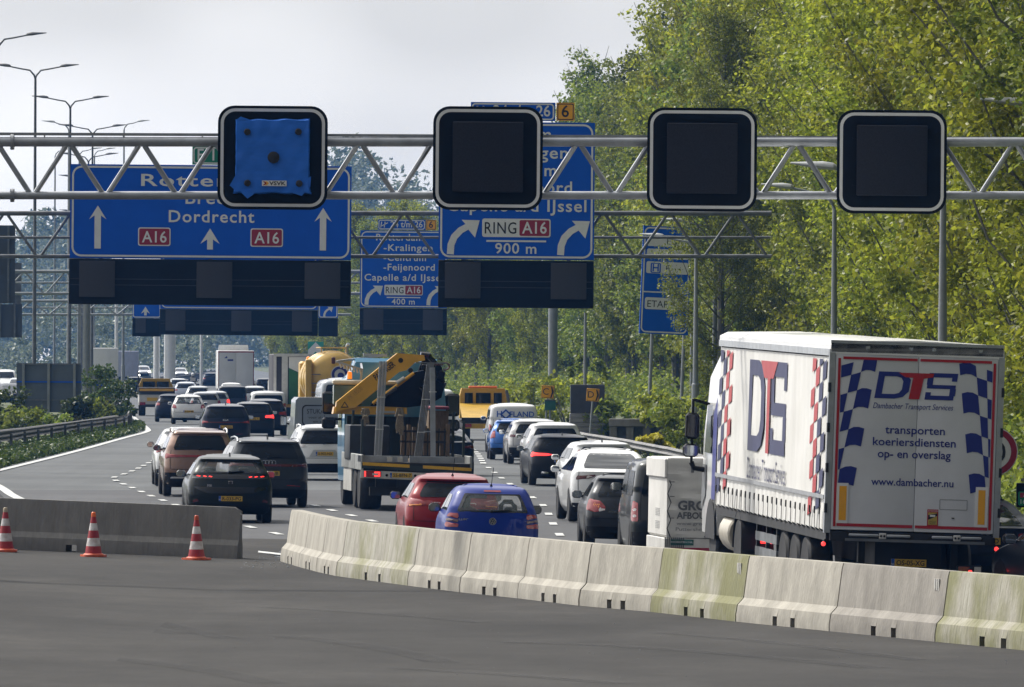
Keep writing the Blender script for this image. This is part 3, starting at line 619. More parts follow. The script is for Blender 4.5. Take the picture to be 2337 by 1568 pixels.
mb.add(vs, [(j * (n + 1) + i, j * (n + 1) + i + 1, (j + 1) * (n + 1) + i + 1, (j + 1) * (n + 1) + i) for j in range(n) for i in range(n)], BLUEC)
for pts in ([(-.60, .60), (-.52, .66), (-.30, .585)], [(.2, .59), (.56, .56), (.61, .44), (.5, .42)], [(-.60, -.30), (-.69, -.46), (-.60, -.54), (-.5, -.4)], [(-.55, -.53), (-.40, -.67), (-.22, -.545)], [(.25, -.55), (.48, -.62), (.62, -.47), (.63, -.30), (.55, -.35)]): mb.prism(pts, .10, .185, BLUEC, BACK(0))
mb.build('cloth', c)
for x, z, rr in ((-.41, .41, .055), (.42, .42, .055), (.02, .0, .097), (-.40, -.42, .055), (.44, -.42, .055)): mb = MB(); mb.lathe([(rr, 0), (rr, .02), (rr * .8, .028)], K['ink'], 20, BACK(-.20) @ Matrix.Translation((x, z, 0))); mb.build('vent', c)
mb = MB(); M_ = BACK(-.212); mb.box(-.165, .235, -.004, .004, -.465, -.375, K['signwhite'], Matrix.Translation((0, -.212, 0))); mb.text('VSVK', .088, -.448, .06, K['ink'], M_, .008, w=.27, bold=.02)
for k in range(2): mb.prism([(-.15 + k * .035, -.45), (-.12 + k * .035, -.45), (-.085 + k * .035, -.42), (-.12 + k * .035, -.39), (-.15 + k * .035, -.39), (-.115 + k * .035, -.42)], .005, .009, K['orange'] if k else K['redlens'], M_)
mb.build('name_strip', c)

def arrow_up(mb, x, z0, z1, hw, M_, sh=.10):
    hd = hw * 1.6; mb.sheet([(x - sh, z0), (x + sh, z0), (x + sh, z1 - hd * .72), (x + hw, z1 - hd), (x, z1), (x - hw, z1 - hd), (x - sh, z1 - hd * .72)], .012, K['signwhite'], M_)
def arrow_curve(mb, x, z, k, M_):
    pts = [(0, 0), (.02, .30), (.12, .55), (.32, .76), (.52, .87)]; wd = [.11, .11, .11, .105, .10]; L_ = []; R_ = []
    for i, p in enumerate(pts):
        a = Vector(pts[max(0, i - 1)]); b = Vector(pts[min(len(pts) - 1, i + 1)]); t = (b - a).normalized(); n = Vector((-t.y, t.x)) * wd[i]
        L_.append(Vector(p) + n); R_.append(Vector(p) - n)
    head = [Vector(pts[-1]) + Vector((-.17, .22)), Vector((.92, 1.08)), Vector(pts[-1]) + Vector((.26, -.34))]
    cvt = lambda q: (x + q[0] * k, z + q[1] * k)
    for i in range(len(pts) - 1): mb.sheet([cvt(R_[i]), cvt(R_[i + 1]), cvt(L_[i + 1]), cvt(L_[i])], .012, K['signwhite'], M_)
    mb.sheet([cvt(q) for q in (R_[-1], head[2], head[1], head[0], L_[-1])], .0125, K['signwhite'], M_)
def shield(mb, x0, z0, x1, z1, t, M_, d=.012):
    mb.sheet(rrect(x0, z0, x1, z1, .07), d, K['signwhite'], M_); mb.sheet(rrect(x0 + .035, z0 + .035, x1 - .035, z1 - .035, .05), d + .005, K['signred'], M_); mb.text(t, (x0 + x1) / 2, (z0 + z1) / 2 - .175, .35, K['signwhite'], M_, d + .011, w=(x1 - x0) * .76, bold=.012)
def panel(mb, x0, z0, x1, z1, col, M_, br=.26, bw=.055, off=.05, th=.06):
    mb.box(x0, x1, 0, th, z0, z1, col)
    mb.ring(rrect(x0 + off, z0 + off, x1 - off, z1 - off, br, 6), rrect(x0 + off + bw, z0 + off + bw, x1 - off - bw, z1 - off - bw, br - bw, 6), .008, K['signwhite'], M_)
def boxrow(r, x0, z0, x1, z1, scr):
    mb = MB(); mb.box(x0, x1, -.12, .5, z0, z1, K['boxblack'], bev=.02)
    for z in (.42, .55): mb.box(x0 + .05, x1 - .05, -.125, -.12, z0 + (z1 - z0) * z, z0 + (z1 - z0) * z + .02, K['screen'])
    h = mb.build('signal_housing', r)
    for c_ in scr: mb = MB(); mb.box(c_ - .555, c_ + .555, -.20, -.11, z1 - .07 - 1.13, z1 - .07, K['screen'], bev=.012); mb.build('screen', h)
def sign_through(cx, y_top, s, label, group):
    P = at(cx, y_top, s); r = thing('route_sign', label, 'route sign', (P.x, P.y - .55, P.z), 0, group); r.rotation_euler = (0, ROLL, 0); u = 1 / 73; M_ = BACK(0)
    mb = MB(); panel(mb, -320 * u, -214 * u, 320 * u, 0, K['signblue'], M_, .30, .06)
    mb.build('panel', r)
    b = .014; wt = K['signwhite']
    for t, x, y, w in (('Rotterdam', 0, -48, 318), ('Breda', 0, -88, 115), ('Dordrecht', 2, -130, 195)): mb = MB(); mb.text(t, x * u, y * u, .37, wt, M_, .012, w=w * u, bold=b, sp=1.12); mb.build('legend', r)
    for x, y, h, s_ in ((-257, -94, .27, .1), (256, -95, .27, .1), (-1, -144, .30, .09)): mb = MB(); arrow_up(mb, x * u, -192 * u, y * u, h, M_, s_); mb.build('arrow', r)
    for x in (-165, 91): mb = MB(); shield(mb, x * u, -185 * u, (x + 74) * u, -143 * u, 'A16', M_); mb.build('route_shield', r)
    mb = MB(); M2 = BACK(0); panel(mb, -43 * u, 1 * u, 43 * u, 43 * u, K['signgreen'], M2, .10, .04, .03); mb.text('E 19', 0, 11 * u, .36, K['signwhite'], M2, .014, w=62 * u, bold=b, sp=1.1); mb.build('route_plate', r)
    boxrow(r, -321 * u, -319 * u, 320 * u, -215 * u, [-257 * u, 10 * u, 256 * u])
    mb = MB(); [mb.box(x * u - .06, x * u + .06, .06, .6, -300 * u, -20 * u, K['steeld']) for x in (-250, 0, 250)]; mb.build('bracket', r)
    return r
def sign_exit(cx, y_top, s, dist, label, group):
    P = at(cx, y_top, s); r = thing('route_sign', label, 'route sign', (P.x, P.y - .55, P.z), 0, group); r.rotation_euler = (0, ROLL, 0); u = 1 / 73; M_ = BACK(0); wt = K['signwhite']; b = .014
    mb = MB(); panel(mb, -177 * u, -313 * u, 177 * u, 0, K['signblue'], M_, .30, .06); mb.build('panel', r)
    def T(t, y, w, a='l', x=-84): mb = MB(); mb.text(t, x * u, y * u, .37, wt, M_, .012, w=w * u, bold=b, sp=1.1, al=a); mb.build('legend', r)
    T('Rotterdam', -40, 190, 'c', -18); T('-Kralingen', -82, 198, 'l', -82); T('-Centrum', -122, 172, 'l', -82); T('-Feijenoord', -161, 208, 'l', -82); T('Capelle a/d IJssel', -203, 318, 'c', 0)
    mb = MB(); mb.box(-68 * u, 68 * u, -.012, 0, -273 * u, -269 * u, wt); mb.text(dist, -1 * u, -299 * u, .32, wt, M_, .012, w=94 * u, bold=b, sp=1.1); mb.build('distance_legend', r)
    for x in (-150, 101): mb = MB(); arrow_curve(mb, x * u, -302 * u, 72 * u, M_); mb.build('arrow', r)
    mb = MB(); mb.sheet(rrect(-78 * u, -262 * u, 78 * u, -220 * u, .07), .012, wt, M_); mb.text('RING', -36 * u, -254 * u, .36, K['ink'], M_, .018, w=72 * u, bold=.004, sp=1.1); mb.sheet(rrect(7 * u, -259 * u, 75 * u, -223 * u, .05), .018, K['signred'], M_); mb.text('A16', 41 * u, -253 * u, .36, wt, M_, .024, w=56 * u, bold=b); mb.build('route_shield', r)
    mb = MB(); panel(mb, -106 * u, 3 * u, 86 * u, 45 * u, K['signblue'], M_, .12, .045, .03); mb.text('24 t/m 26', 10 * u, 14 * u, .34, wt, M_, .014, w=130 * u, bold=b)
    for k in (-1, 1): mb.bar((-88 * u + k * 7 * u, -.012, 12 * u), (-84 * u + k * 7 * u, -.012, 36 * u), .05, .004, wt, (0, 1, 0))
    mb.bar((-96 * u, -.012, 16 * u), (-66 * u, -.012, 32 * u), .05, .004, wt, (0, 1, 0)); mb.build('exit_plate', r)
    mb = MB(); mb.box(89 * u, 130 * u, -.02, .06, 4 * u, 45 * u, K['orange']); mb.text('6', 109 * u, 13 * u, .36, K['ink'], M_, .026, bold=.012); mb.ring(rrect(91 * u, 6 * u, 128 * u, 43 * u, .03, 2), rrect(93 * u, 8 * u, 126 * u, 41 * u, .03, 2), .026, K['ink'], M_); mb.build('number_plate', r)
    boxrow(r, -177 * u, -423 * u, 177 * u, -315 * u, [-121 * u, 120 * u])
    mb = MB(); [mb.box(x * u - .06, x * u + .06, .06, .6, -400 * u, -20 * u, K['steeld']) for x in (-120, 120)]; mb.build('bracket', r)
    return r
sign_through(483, 378, 73, 'wide blue route sign with three arrows over dark signal boxes, on the second gantry', 'blue route signs')
sign_exit(1180, 280, 73, '900 m', 'tall blue exit sign reading 900 m with an orange 6 plate', 'blue route signs')
sign_through(547, 586, 41, 'far blue route sign mostly hidden behind the wide near one', 'blue route signs')
sign_exit(922, 527, 41, '400 m', 'smaller farther blue exit sign reading 400 m', 'blue route signs')
for cx, w, arrow, lb in ((335.5, 65, 'u', 'small far blue sign with one straight up arrow and a dark box'), (749, 44, 'c', 'small far blue sign with one bent arrow and a dark box')):
    s = 36; P = at(cx, 690, s); r = thing('lane_sign', lb, 'lane sign', (P.x, P.y - .5, P.z), 0, 'small far lane signs'); hw = w / s / 2; mb = MB(); panel(mb, -hw, -36 / s, hw, 0, K['signblue'], BACK(0), .15, .06, .03)
    if arrow == 'u': arrow_up(mb, -.08, -30 / s, -10 / s, .28, BACK(0), .08)
    else: arrow_curve(mb, -.25, -34 / s, .6, BACK(0))
    mb.build('panel', r); mb = MB(); mb.box(-hw, hw, -.1, .4, -78 / s, -36.5 / s, K['boxblack']); mb.box(-hw * .45 - .3, -hw * .45 + .35, -.16, -.1, -70 / s, -37 / s, K['screen']) if arrow == 'u' else None; mb.build('signal_housing', r)

# the blue service sign among the trees, the yellow diversion signs, the reverse of signs on the left
s = 55; P = at(1519, 517, s); r = thing('service_sign', 'tall blue service sign with white name strips, half swallowed by leaves', 'service sign', (P.x, P.y, P.z)); r.rotation_euler = (0, R(2.2), R(12)); u = 1 / s; M_ = BACK(0)
mb = MB(); panel(mb, -52 * u, -246 * u, 62 * u, 0, K['signblue'], M_, .22, .06); mb.box(-49 * u, 58 * u, -.012, 0, -152 * u, -149 * u, K['signwhite']); mb.build('panel', r)
for z0, h, t in ((-46, 26, 'EG'), (-74, 22, 'A'), (-108, 27, 'F'), (-190, 27, 'ETAP')): mb = MB(); mb.sheet(rrect(-42 * u, z0 * u, 56 * u, (z0 + h) * u, .08), .014, K['signwhite'], M_); mb.text(t, (4 if t != 'ETAP' else -36) * u, (z0 + 5) * u, .28, K['ink'], M_, .02, al='l'); mb.build('name_strip', r)
mb = MB(); mb.text('H', -20 * u, -103 * u, .30, K['signblue'], M_, .02, bold=.02); mb.ring(rrect(-32 * u, -107 * u, -8 * u, -84 * u, .05, 2), rrect(-29 * u, -105 * u, -11 * u, -86 * u, .04, 2), .02, K['signblue'], M_); mb.build('hotel_symbol', r)
for x in (-20, 55): mb = MB(); mb.tube([(x * u, .12, -P.z - .2), (x * u, .12, -10 * u)], .075, K['postgrey'], 10); mb.build('post', r)
for cx, cy, ch, lb in ((1250, 894, 'C', 'yellow diversion sign with C and a chevron, on a green box post'), (1353, 901, 'D', 'yellow diversion sign with D and a chevron, before the grey cabin')):
    s = 50 if ch == 'C' else 54; P = at(cx, cy, s); r = thing('diversion_sign', lb, 'diversion sign', (P.x, P.y, P.z), 0, 'yellow diversion signs'); r.rotation_euler = (0, R(4), R(4)); u = 1 / s; M_ = BACK(0)
    mb = MB(); mb.box(-15 * u, 14 * u, 0, .04, -15 * u, 14 * u, K['orange'], bev=.01); mb.text(ch, -5 * u, -7 * u, 15 * u, K['ink'], M_, .008, bold=.0); mb.ring(rrect(-14 * u, -14 * u, 13 * u, 13 * u, .03, 2), rrect(-13.3 * u, -13.3 * u, 12.3 * u, 12.3 * u, .03, 2), .008, K['ink'], M_); mb.sheet([(6 * u, -13 * u), (9 * u, -13 * u), (13 * u, 0), (9 * u, 12 * u), (6 * u, 12 * u), (9 * u, 0)], .009, K['ink'], M_); mb.build('panel', r)
    mb = MB(); mb.tube([(0, .06, -P.z - .1), (0, .06, 0)], .04, K['postgrey'], 8); mb.build('post', r)
GBX = mat('green cabinet', (.02, .13, .11), .5, noise=(3, .7))
for px, py, s, lb in ((1255, 925, 50, 'dark green hectometre box on the C sign post'), (1240, 985, 52, 'green roadside cabinet low beside the C sign'), (1475, 985, 58, 'green roadside cabinet right of the concrete ruin')):
    P = at(px, py, s); mb = MB(); mb.box(-.25, .25, -.12, .12, -.22, .22, GBX, bev=.02); mb.box(-.27, .27, -.14, .14, .22, .26, K['steeld']); mb.tube([(0, 0, -P.z), (0, 0, -.2)], .05, K['postgrey']); o = mb.build('roadside_cabinet'); o.location = P; tag(o, lb, 'cabinet', 'green roadside cabinets')
s = 47; P = gnd(1340, 1000); r = thing('roadside_cabin', 'grey plank-sided cabin with a dark upper half behind the D sign', 'cabin', (P.x, P.y, 0)); mb = MB(); mb.box(-.75, .75, 0, 2.2, 1.1, 2.35, mat('dark cladding', (.06, .06, .075), .7, noise=(2, .7))); mb.build('upper_wall', r)
mb = MB(); G = mat('grey planks', (.28, .28, .29), .75, noise=(4, .6), stretch=(.4, 1, 5)); [mb.box(-.78, .78, -.03, 2.23, -.1 + k * .2, .085 + k * .2, G, bev=.012) for k in range(6)]; mb.build('lower_wall', r)
P = gnd(1455, 1030); r = thing('concrete_ruin', 'low concrete parapet wall with square openings under the poplars', 'parapet', (P.x, P.y, 0), R(-8)); mb = MB(); Cc = CONC[4]; mb.box(-1.1, 1.1, -.2, .3, .95, 1.25, Cc, bev=.02); mb.build('coping', r); mb = MB(); [mb.box(x - .14, x + .14, -.12, .2, -.1, .95, Cc) for x in (-.95, -.3, .35, .95)]; mb.box(-1.05, 1.05, .2, .3, -.1, .95, K['steeld']); mb.build('wall', r)
def blank_panel(px0, px1, py0, py1, s, lb, nrib, hz):
    P = at((px0 + px1) / 2, py1, s); w, h = (px1 - px0) / s / 2, (py1 - py0) / s; r = thing('blank_sign', lb, 'blank sign', (P.x, P.y, P.z), R(-3), 'blank reverse sides of signs'); A = mat('sign aluminium back', (.105, .125, .15), .6, .2, noise=(1.2, .85))
    mb = MB(); mb.box(-w, w, 0, .05, 0, h, A); mb.build('panel', r)
    mb = MB(); [mb.box(-w, w, -.05, 0, h * z - .03, h * z + .03, K['steeld'] if i != 1 else K['signblue']) for i, z in enumerate(hz)]; mb.build('cross_rail', r)
    for k in nrib: mb = MB(); mb.box(w * k - .06, w * k + .06, -.16, -.05, -P.z, h - .02, K['postgrey']); mb.build('post', r)
blank_panel(37, 185, 829, 941, 48, 'wide blank grey reverse of a low sign behind the left lamp post', (-.78, 0, .8), (.25, .62, .98))
blank_panel(205, 263, 845, 935, 44, 'narrow blank grey reverse of a sign behind the feathery shrub', (-.7, .5), (.35, .62, .97))
def gantry_back(px0, px1, py0, py1, s, lb):
    P = at((px0 + px1) / 2, py1, s); w, h = (px1 - px0) / s / 2, (py1 - py0) / s; A = mat('hazy sign back', (.06, .07, .085), .6, .1, noise=(1, .8)); r = thing('blank_sign', lb, 'blank sign', P, 0, 'reverse sides of overhead signs'); mb = MB(); mb.box(-w, w, 0, .08, 0, h, A); mb.build('panel', r); mb = MB(); [mb.box(-w + 2 * w * (k + .5) / 6 - .05, -w + 2 * w * (k + .5) / 6 + .05, -.1, 0, 0, h, K['steeld']) for k in range(6)]; mb.build('rib', r)
gantry_back(-150, 34, 514, 692, 45, 'tall dark ribbed reverse of an overhead sign at the left edge'); gantry_back(-150, 50, 694, 770, 40, 'lower dark signal housing back at the left edge'); gantry_back(30, 48, 600, 760, 38, 'narrow dark reverse strip right of the tall one')
# right-hand edge: speed sign and hectometre post
P = at(2260, 1045, 150); r = thing('speed_sign', 'round red-rimmed speed limit sign peeping out behind the trailer', 'road sign', (7.80, 142, P.z)); mb = MB(); c_ = lambda rr: [(rr * math.cos(2 * math.pi * i / 32), rr * math.sin(2 * math.pi * i / 32)) for i in range(32)]; mb.prism(c_(.40), 0, .03, K['signwhite'], BACK(0)); mb.ring(c_(.385), c_(.29), .036, K['signred'], BACK(0)); mb.text('70', .0, -.15, .30, K['ink'], BACK(0), .038, w=.40, bold=.01); mb.build('face', r); mb = MB(); mb.tube([(-.05, .06, -P.z), (-.05, .06, .35)], .035, K['postgrey']); mb.build('post', r)
P = at(2345, 1130, 140); r = thing('route_marker', 'small green hectometre sign on a dark board at the right edge', 'road sign', P); mb = MB(); mb.box(-.19, .2, 0, .03, -.2, .2, K['boxblack'], bev=.01); mb.build('board', r); mb = MB(); mb.sheet(rrect(-.16, -.17, .17, .06, .03), .006, K['signgreen'], BACK(0)); mb.sheet(rrect(-.13, -.04, .10, .04, .01), .010, K['signred'], BACK(0)); mb.text('A16', -.015, -.03, .055, K['signwhite'], BACK(0), .014); mb.text('16,2', -.12, -.14, .075, K['signwhite'], BACK(0), .012, al='l'); mb.build('panel', r); mb = MB(); mb.tube([(0, .05, -P.z), (0, .05, 0)], .03, K['postgrey']); mb.build('post', r)

# ---------------------------------------------------------------- lamp posts
LAMPD = mat('lamp housing', (.10, .105, .11), .5, .3, noise=(4, .8)); LAMPL = mat('pale lamp housing', (.42, .44, .45), .5, .2, noise=(4, .8))
def lamp_post(x, y, h, arms, label, group, mt=K['steeld'], hm=LAMPD, band=False, arm=2.15):
    r = thing('lamp_post', label, 'lamp post', (x, y, 0), 0, group); mb = MB(); mb.tube([(0, 0, -.1), (0, 0, 2.6), (0, 0, 2.62), (0, 0, h - .5)], [.15, .15, .11, .06], mt, 12); mb.build('pole', r)
    if band: mb = MB(); mb.lathe([(.157, .95), (.157, 1.3)], K['orange'], 14); mb.build('band', r)
    for sgn in arms:
        mb = MB(); mb.tube([(0, 0, h - .52), (sgn * .06, 0, h - .3), (sgn * .28, 0, h - .05), (sgn * .7, 0, h + .02), (sgn * (arm - .85), 0, h + .14)], [.055, .05, .042, .038, .035], mt, 8); a = mb.build('arm', r)
        mb = MB(); secs = []
        for t, w, k in ((0, .05, .05), (.08, .15, .10), (.3, .17, .11), (.6, .12, .07), (.95, .03, .025)):
            secs.append([(sgn * (arm - .9 + t), w * math.cos(v), h + .15 + t * .10 + k * math.sin(v) * (1 if math.sin(v) > 0 else .5)) for v in [2 * math.pi * i / 12 for i in range(12)]])
        mb.loft(secs, hm); mb.build('lamp_head', a)
for i, (px, s) in enumerate(((-4, 50), (78, 45), (158, 40), (209, 35.5), (200, 31), (192, 27.5), (186, 24.5), (182, 22))):
    q = at(px if i < 1 else px, HZ + CY, s)
    lamp_post(q.x if i else at(-7, 800, 50).x, q.y, 18, (-1, 1), ['double-arm lamp post whose arm enters at the top left corner', 'tallest double-arm lamp post in full view on the left', 'double-arm lamp post rising at the left end of the wide route sign', 'fourth double-arm lamp post, its arms just above the front gantry'][i] if i < 4 else 'small far double-arm lamp post seen through the gantry trusses', 'double-arm lamp posts on the left', band=i == 1)
for px, py, s in ((310, 282, 30), (186, 284, 32), (205, 344, 27), (150, 344, 27), (238, 344, 25)):
    q = at(px, py, s); lamp_post(q.x - .9, q.y, q.z, (1,) if px != 186 else (-1,), 'far single-arm lamp post between the left gantry trusses', 'far single-arm lamp posts on the left', K['postgrey'], LAMPL, arm=1.9)
for px, py, s, pole, lb in ((2242, 243, 112, 2.1, 'lamp post with a pale head reaching in at the right edge'), (1809, 389, 112, 3.06, 'lamp post whose pale head hangs before the leaves between the right signals'), (1740, 432, 78, 2.1, 'lamp post with a pale head just left of the rightmost signal'), (1510, 508, 58, 2.1, 'lamp post whose pale head sticks out above the blue service sign'), (1462, 543, 60, 2.1, 'lamp post whose pale head crosses the blue service sign')):
    q = at(px, py, s); lamp_post(q.x + pole, q.y, q.z - .1, (-1,), lb, 'single-arm lamp posts on the right', K['postgrey'], LAMPL, arm=pole)
for px, s, h, lb in ((1335, 50, 5.6, 'grey pole left of the D diversion sign'), (1578, 56, 4.8, 'grey pole under the right corner of the blue service sign')):
    q = at(px, 800, s); mb = MB(); mb.tube([(0, 0, -.1), (0, 0, 4.6), (0, 0, h)], [.085, .07, .06], K['postgrey'], 10); o = mb.build('pole'); o.location = (q.x, q.y, 0); tag(o, lb, 'pole', 'grey poles on the right verge')
# ---------------------------------------------------------------- cars
HATCH = [(.13, .24, .30, .86), (.19, .08, .10, .95), (.30, .02, .02, .985), (.42, 0, 0, 1.0), (.52, .035, .05, 1.0), (.60, .08, .22, .985), (.655, .12, .95, .965), (.69, .145, 1.12, .945), (.76, .22, 1.40, .885), (.84, .31, 1.72, .82), (.905, .40, 2.0, .765), (.925, .33, 2.1, .75), (.95, .30, 2.2, .73), (.972, .40, 2.32, .69), (.988, .60, 2.45, .63), (1.0, 1.0, 2.75, .54)]
SUVP = [(.14, .22, .30, .86), (.20, .07, .10, .95), (.31, .02, .02, .985), (.42, 0, 0, 1.0), (.52, .03, .03, 1.0), (.60, .06, .14, .99), (.66, .09, .80, .975), (.70, .11, 1.05, .955), (.78, .17, 1.32, .895), (.86, .24, 1.60, .84), (.92, .31, 1.85, .79), (.94, .24, 1.95, .775), (.962, .24, 2.05, .75), (.98, .36, 2.2, .70), (.991, .58, 2.35, .64), (1.0, 1.0, 2.6, .55)]
FAST = [(.12, .26, .30, .84), (.18, .10, .10, .94), (.29, .02, .02, .98), (.42, 0, 0, 1.0), (.54, .03, .05, 1.0), (.64, .07, .22, .985), (.70, .06, .85, .955), (.715, .12, 1.0, .935), (.74, .30, 1.15, .90), (.80, .56, 1.4, .845), (.87, .88, 1.7, .785), (.93, 1.2, 1.95, .72), (.965, 1.45, 2.15, .67), (.988, 1.7, 2.4, .61), (1.0, 2.0, 2.6, .52)]
VANP = [(.11, .16, .22, .92), (.16, .05, .06, .97), (.25, .01, .01, .99), (.38, 0, 0, 1.0), (.48, .02, .03, 1.0), (.56, .03, .30, .99), (.64, .045, .75, .975), (.75, .07, .98, .955), (.86, .10, 1.22, .93), (.93, .12, 1.40, .905), (.955, .14, 1.5, .88), (.975, .18, 1.6, .84), (.992, .28, 1.75, .76), (1.0, .5, 2.0, .6)]
def inpoly(x, y, P):
    c = False; j = len(P) - 1
    for i in range(len(P)):
        if (P[i][1] > y) != (P[j][1] > y) and x < (P[j][0] - P[i][0]) * (y - P[i][1]) / (P[j][1] - P[i][1]) + P[i][0]: c = not c
        j = i
    return c
class Body:
    def __init__(s, L_, Wd, H, prof, D=.42, Df=.55, n=2.9):
        s.L, s.W, s.H, s.D, s.Df, s.n = L_, Wd, H, D, Df, n
        z = []
        for a, b in zip(prof, prof[1:]):
            k = max(1, int((b[0] - a[0]) * H / .05)); z += [a[0] + (b[0] - a[0]) * i / k for i in range(k)]
        s.z = np.array(z + [1.0]); q = np.array(prof)
        f = lambda c: np.interp(s.z, q[:, 0], q[:, c])
        def sm(v):
            for _ in range(1): v = np.concatenate([[v[0]], v[:-2] * .2 + v[1:-1] * .6 + v[2:] * .2, [v[-1]]])
            return v
        s.yr, s.yf, s.w = sm(f(1)), L_ - sm(f(2)), sm(f(3)) * Wd / 2
    def at(s, zf): return (float(np.interp(zf, s.z, s.yr)), float(np.interp(zf, s.z, s.yf)), float(np.interp(zf, s.z, s.w)))
    def cur(s, u): u = min(abs(u), 1.0); return 1 - (1 - u ** s.n) ** (1 / s.n)
    def rear(s, fx, zf): a, b, w = s.at(zf); return Vector((fx * w, a + s.D * (.75 if zf > .7 else 1) * s.cur(fx), zf * s.H))
    def front(s, fx, zf): a, b, w = s.at(zf); return Vector((fx * w, b - s.Df * (.7 if zf > .7 else 1) * s.cur(fx), zf * s.H))
    def side(s, sg):
        def fn(y, zf):
            a, b, w = s.at(zf); D = s.D * (.75 if zf > .7 else 1); Df = s.Df * (.7 if zf > .7 else 1)
            q = min(1, max(0, (a + D - y) / D)); p = min(1, max(0, (y - b + Df) / Df)); q = max(q, p)
            return Vector((sg * w * max(.0, 1 - q ** s.n) ** (1 / s.n), y, zf * s.H))
        return fn
    def mesh(s, mt, holes=None):
        U = [-1, -.992, -.97, -.93, -.86, -.74, -.55, -.3, 0, .3, .55, .74, .86, .93, .97, .992, 1]; n = len(U); vs = []; fs = []
        for z in s.z: vs += [s.rear(u, z) for u in U] + [s.front(u, z) for u in U[::-1]]
        m = 2 * n; nz = len(s.z)
        for i in range(nz - 1):
            for j in range(m):
                k = (j + 1) % m
                if holes:
                    zc = (s.z[i] + s.z[i + 1]) / 2; skip = False
                    if j < n - 1: skip = inpoly((U[j] + U[k]) / 2, zc, holes['rear'])
                    elif n <= j < 2 * n - 1: skip = inpoly((U[::-1][j - n] + U[::-1][(k - n)]) / 2 if k else 1, zc, holes['front'])
                    if skip: continue
                fs.append((i * m + j, i * m + k, (i + 1) * m + k, (i + 1) * m + j))
        fs += [tuple(range(m - 1, -1, -1))]
        b0 = (nz - 1) * m; rows = [[b0 + j for j in range(n)]]; K_ = 9                      # the crowned roof skin
        for k in range(1, K_):
            t = k / K_; row = []
            for j in range(n):
                a, b = Vector(vs[b0 + j]), Vector(vs[b0 + m - 1 - j]); p = a.lerp(b, t); p.z += .036 * 4 * t * (1 - t) * s.H / 1.5 * (1 - .6 * U[j] ** 2); row.append(len(vs)); vs.append(p)
            rows.append(row)
        rows.append([b0 + m - 1 - j for j in range(n)])
        fs += [(rows[k][j], rows[k][j + 1], rows[k + 1][j + 1], rows[k + 1][j]) for k in range(K_) for j in range(n - 1)]
        mb = MB(); mb.add(vs, fs, mt); return mb
    def patch(s, mb, fn, poly, mt, off=.006, res=.07, skirt=True):
        zs = [p[1] for p in poly]; z0, z1 = min(zs), max(zs); xs = [p[0] for p in poly]
        nr = max(2, min(16, int((z1 - z0) * s.H / res) + 2)); 
        sc = s.W / 2 if fn in (s.rear, s.front) or getattr(fn, '__func__', None) in (Body.rear, Body.front) else 1
        nc = max(2, min(26, int((max(xs) - min(xs)) * sc / res) + 2)); rows = []
        cen = Vector((0, s.L / 2, .55 * s.H))
        for i in range(nr + 1):
            z = z0 + (z1 - z0) * (.004 + .992 * i / nr); X = []
            for (xa, za), (xb, zb) in zip(poly, poly[1:] + poly[:1]):
                if (za > z) != (zb > z): X.append(xa + (xb - xa) * (z - za) / (zb - za))
            if len(X) < 2: X = [xs[0], xs[0]]
            a, b = min(X), max(X); rows.append([(a + (b - a) * j / nc, z) for j in range(nc + 1)])
        vs = []; e = 1e-3
        for r_ in rows:
            for a, z in r_:
                p = fn(a, z); n = (fn(a + e, z) - fn(a - e, z)).cross(fn(a, z + e) - fn(a, z - e))
                n = n.normalized() if n.length > 1e-12 else Vector((0, -1, 0))
                if n.dot(p - cen) < 0: n = -n
                vs.append(p + n * off)
        m = nc + 1; fs = []
        flip = (vs[1] - vs[0]).cross(vs[m] - vs[0]).dot(vs[0] - cen) < 0
        for i in range(nr):
            for j in range(nc):
                q = (i * m + j, i * m + j + 1, (i + 1) * m + j + 1, (i + 1) * m + j); fs.append(q[::-1] if flip else q)
        mb.add(vs, fs, mt); return mb
    def frame(s, mb, fn, outer, inner, mt, off=.008):
        def sub(P): return [tuple(Vector(a).lerp(Vector(b), k / 4)) for a, b in zip(P, P[1:] + P[:1]) for k in range(4)]
        o, i = sub(outer), sub(inner); cen = Vector((0, s.L / 2, .55 * s.H)); vs = []
        for q in o + i:
            p = fn(*q); vs.append(p + (p - cen).normalized() * off)
        n = len(o); mb.add(vs, [(k, (k + 1) % n, n + (k + 1) % n, n + k) for k in range(n)], mt)
_WH = {}
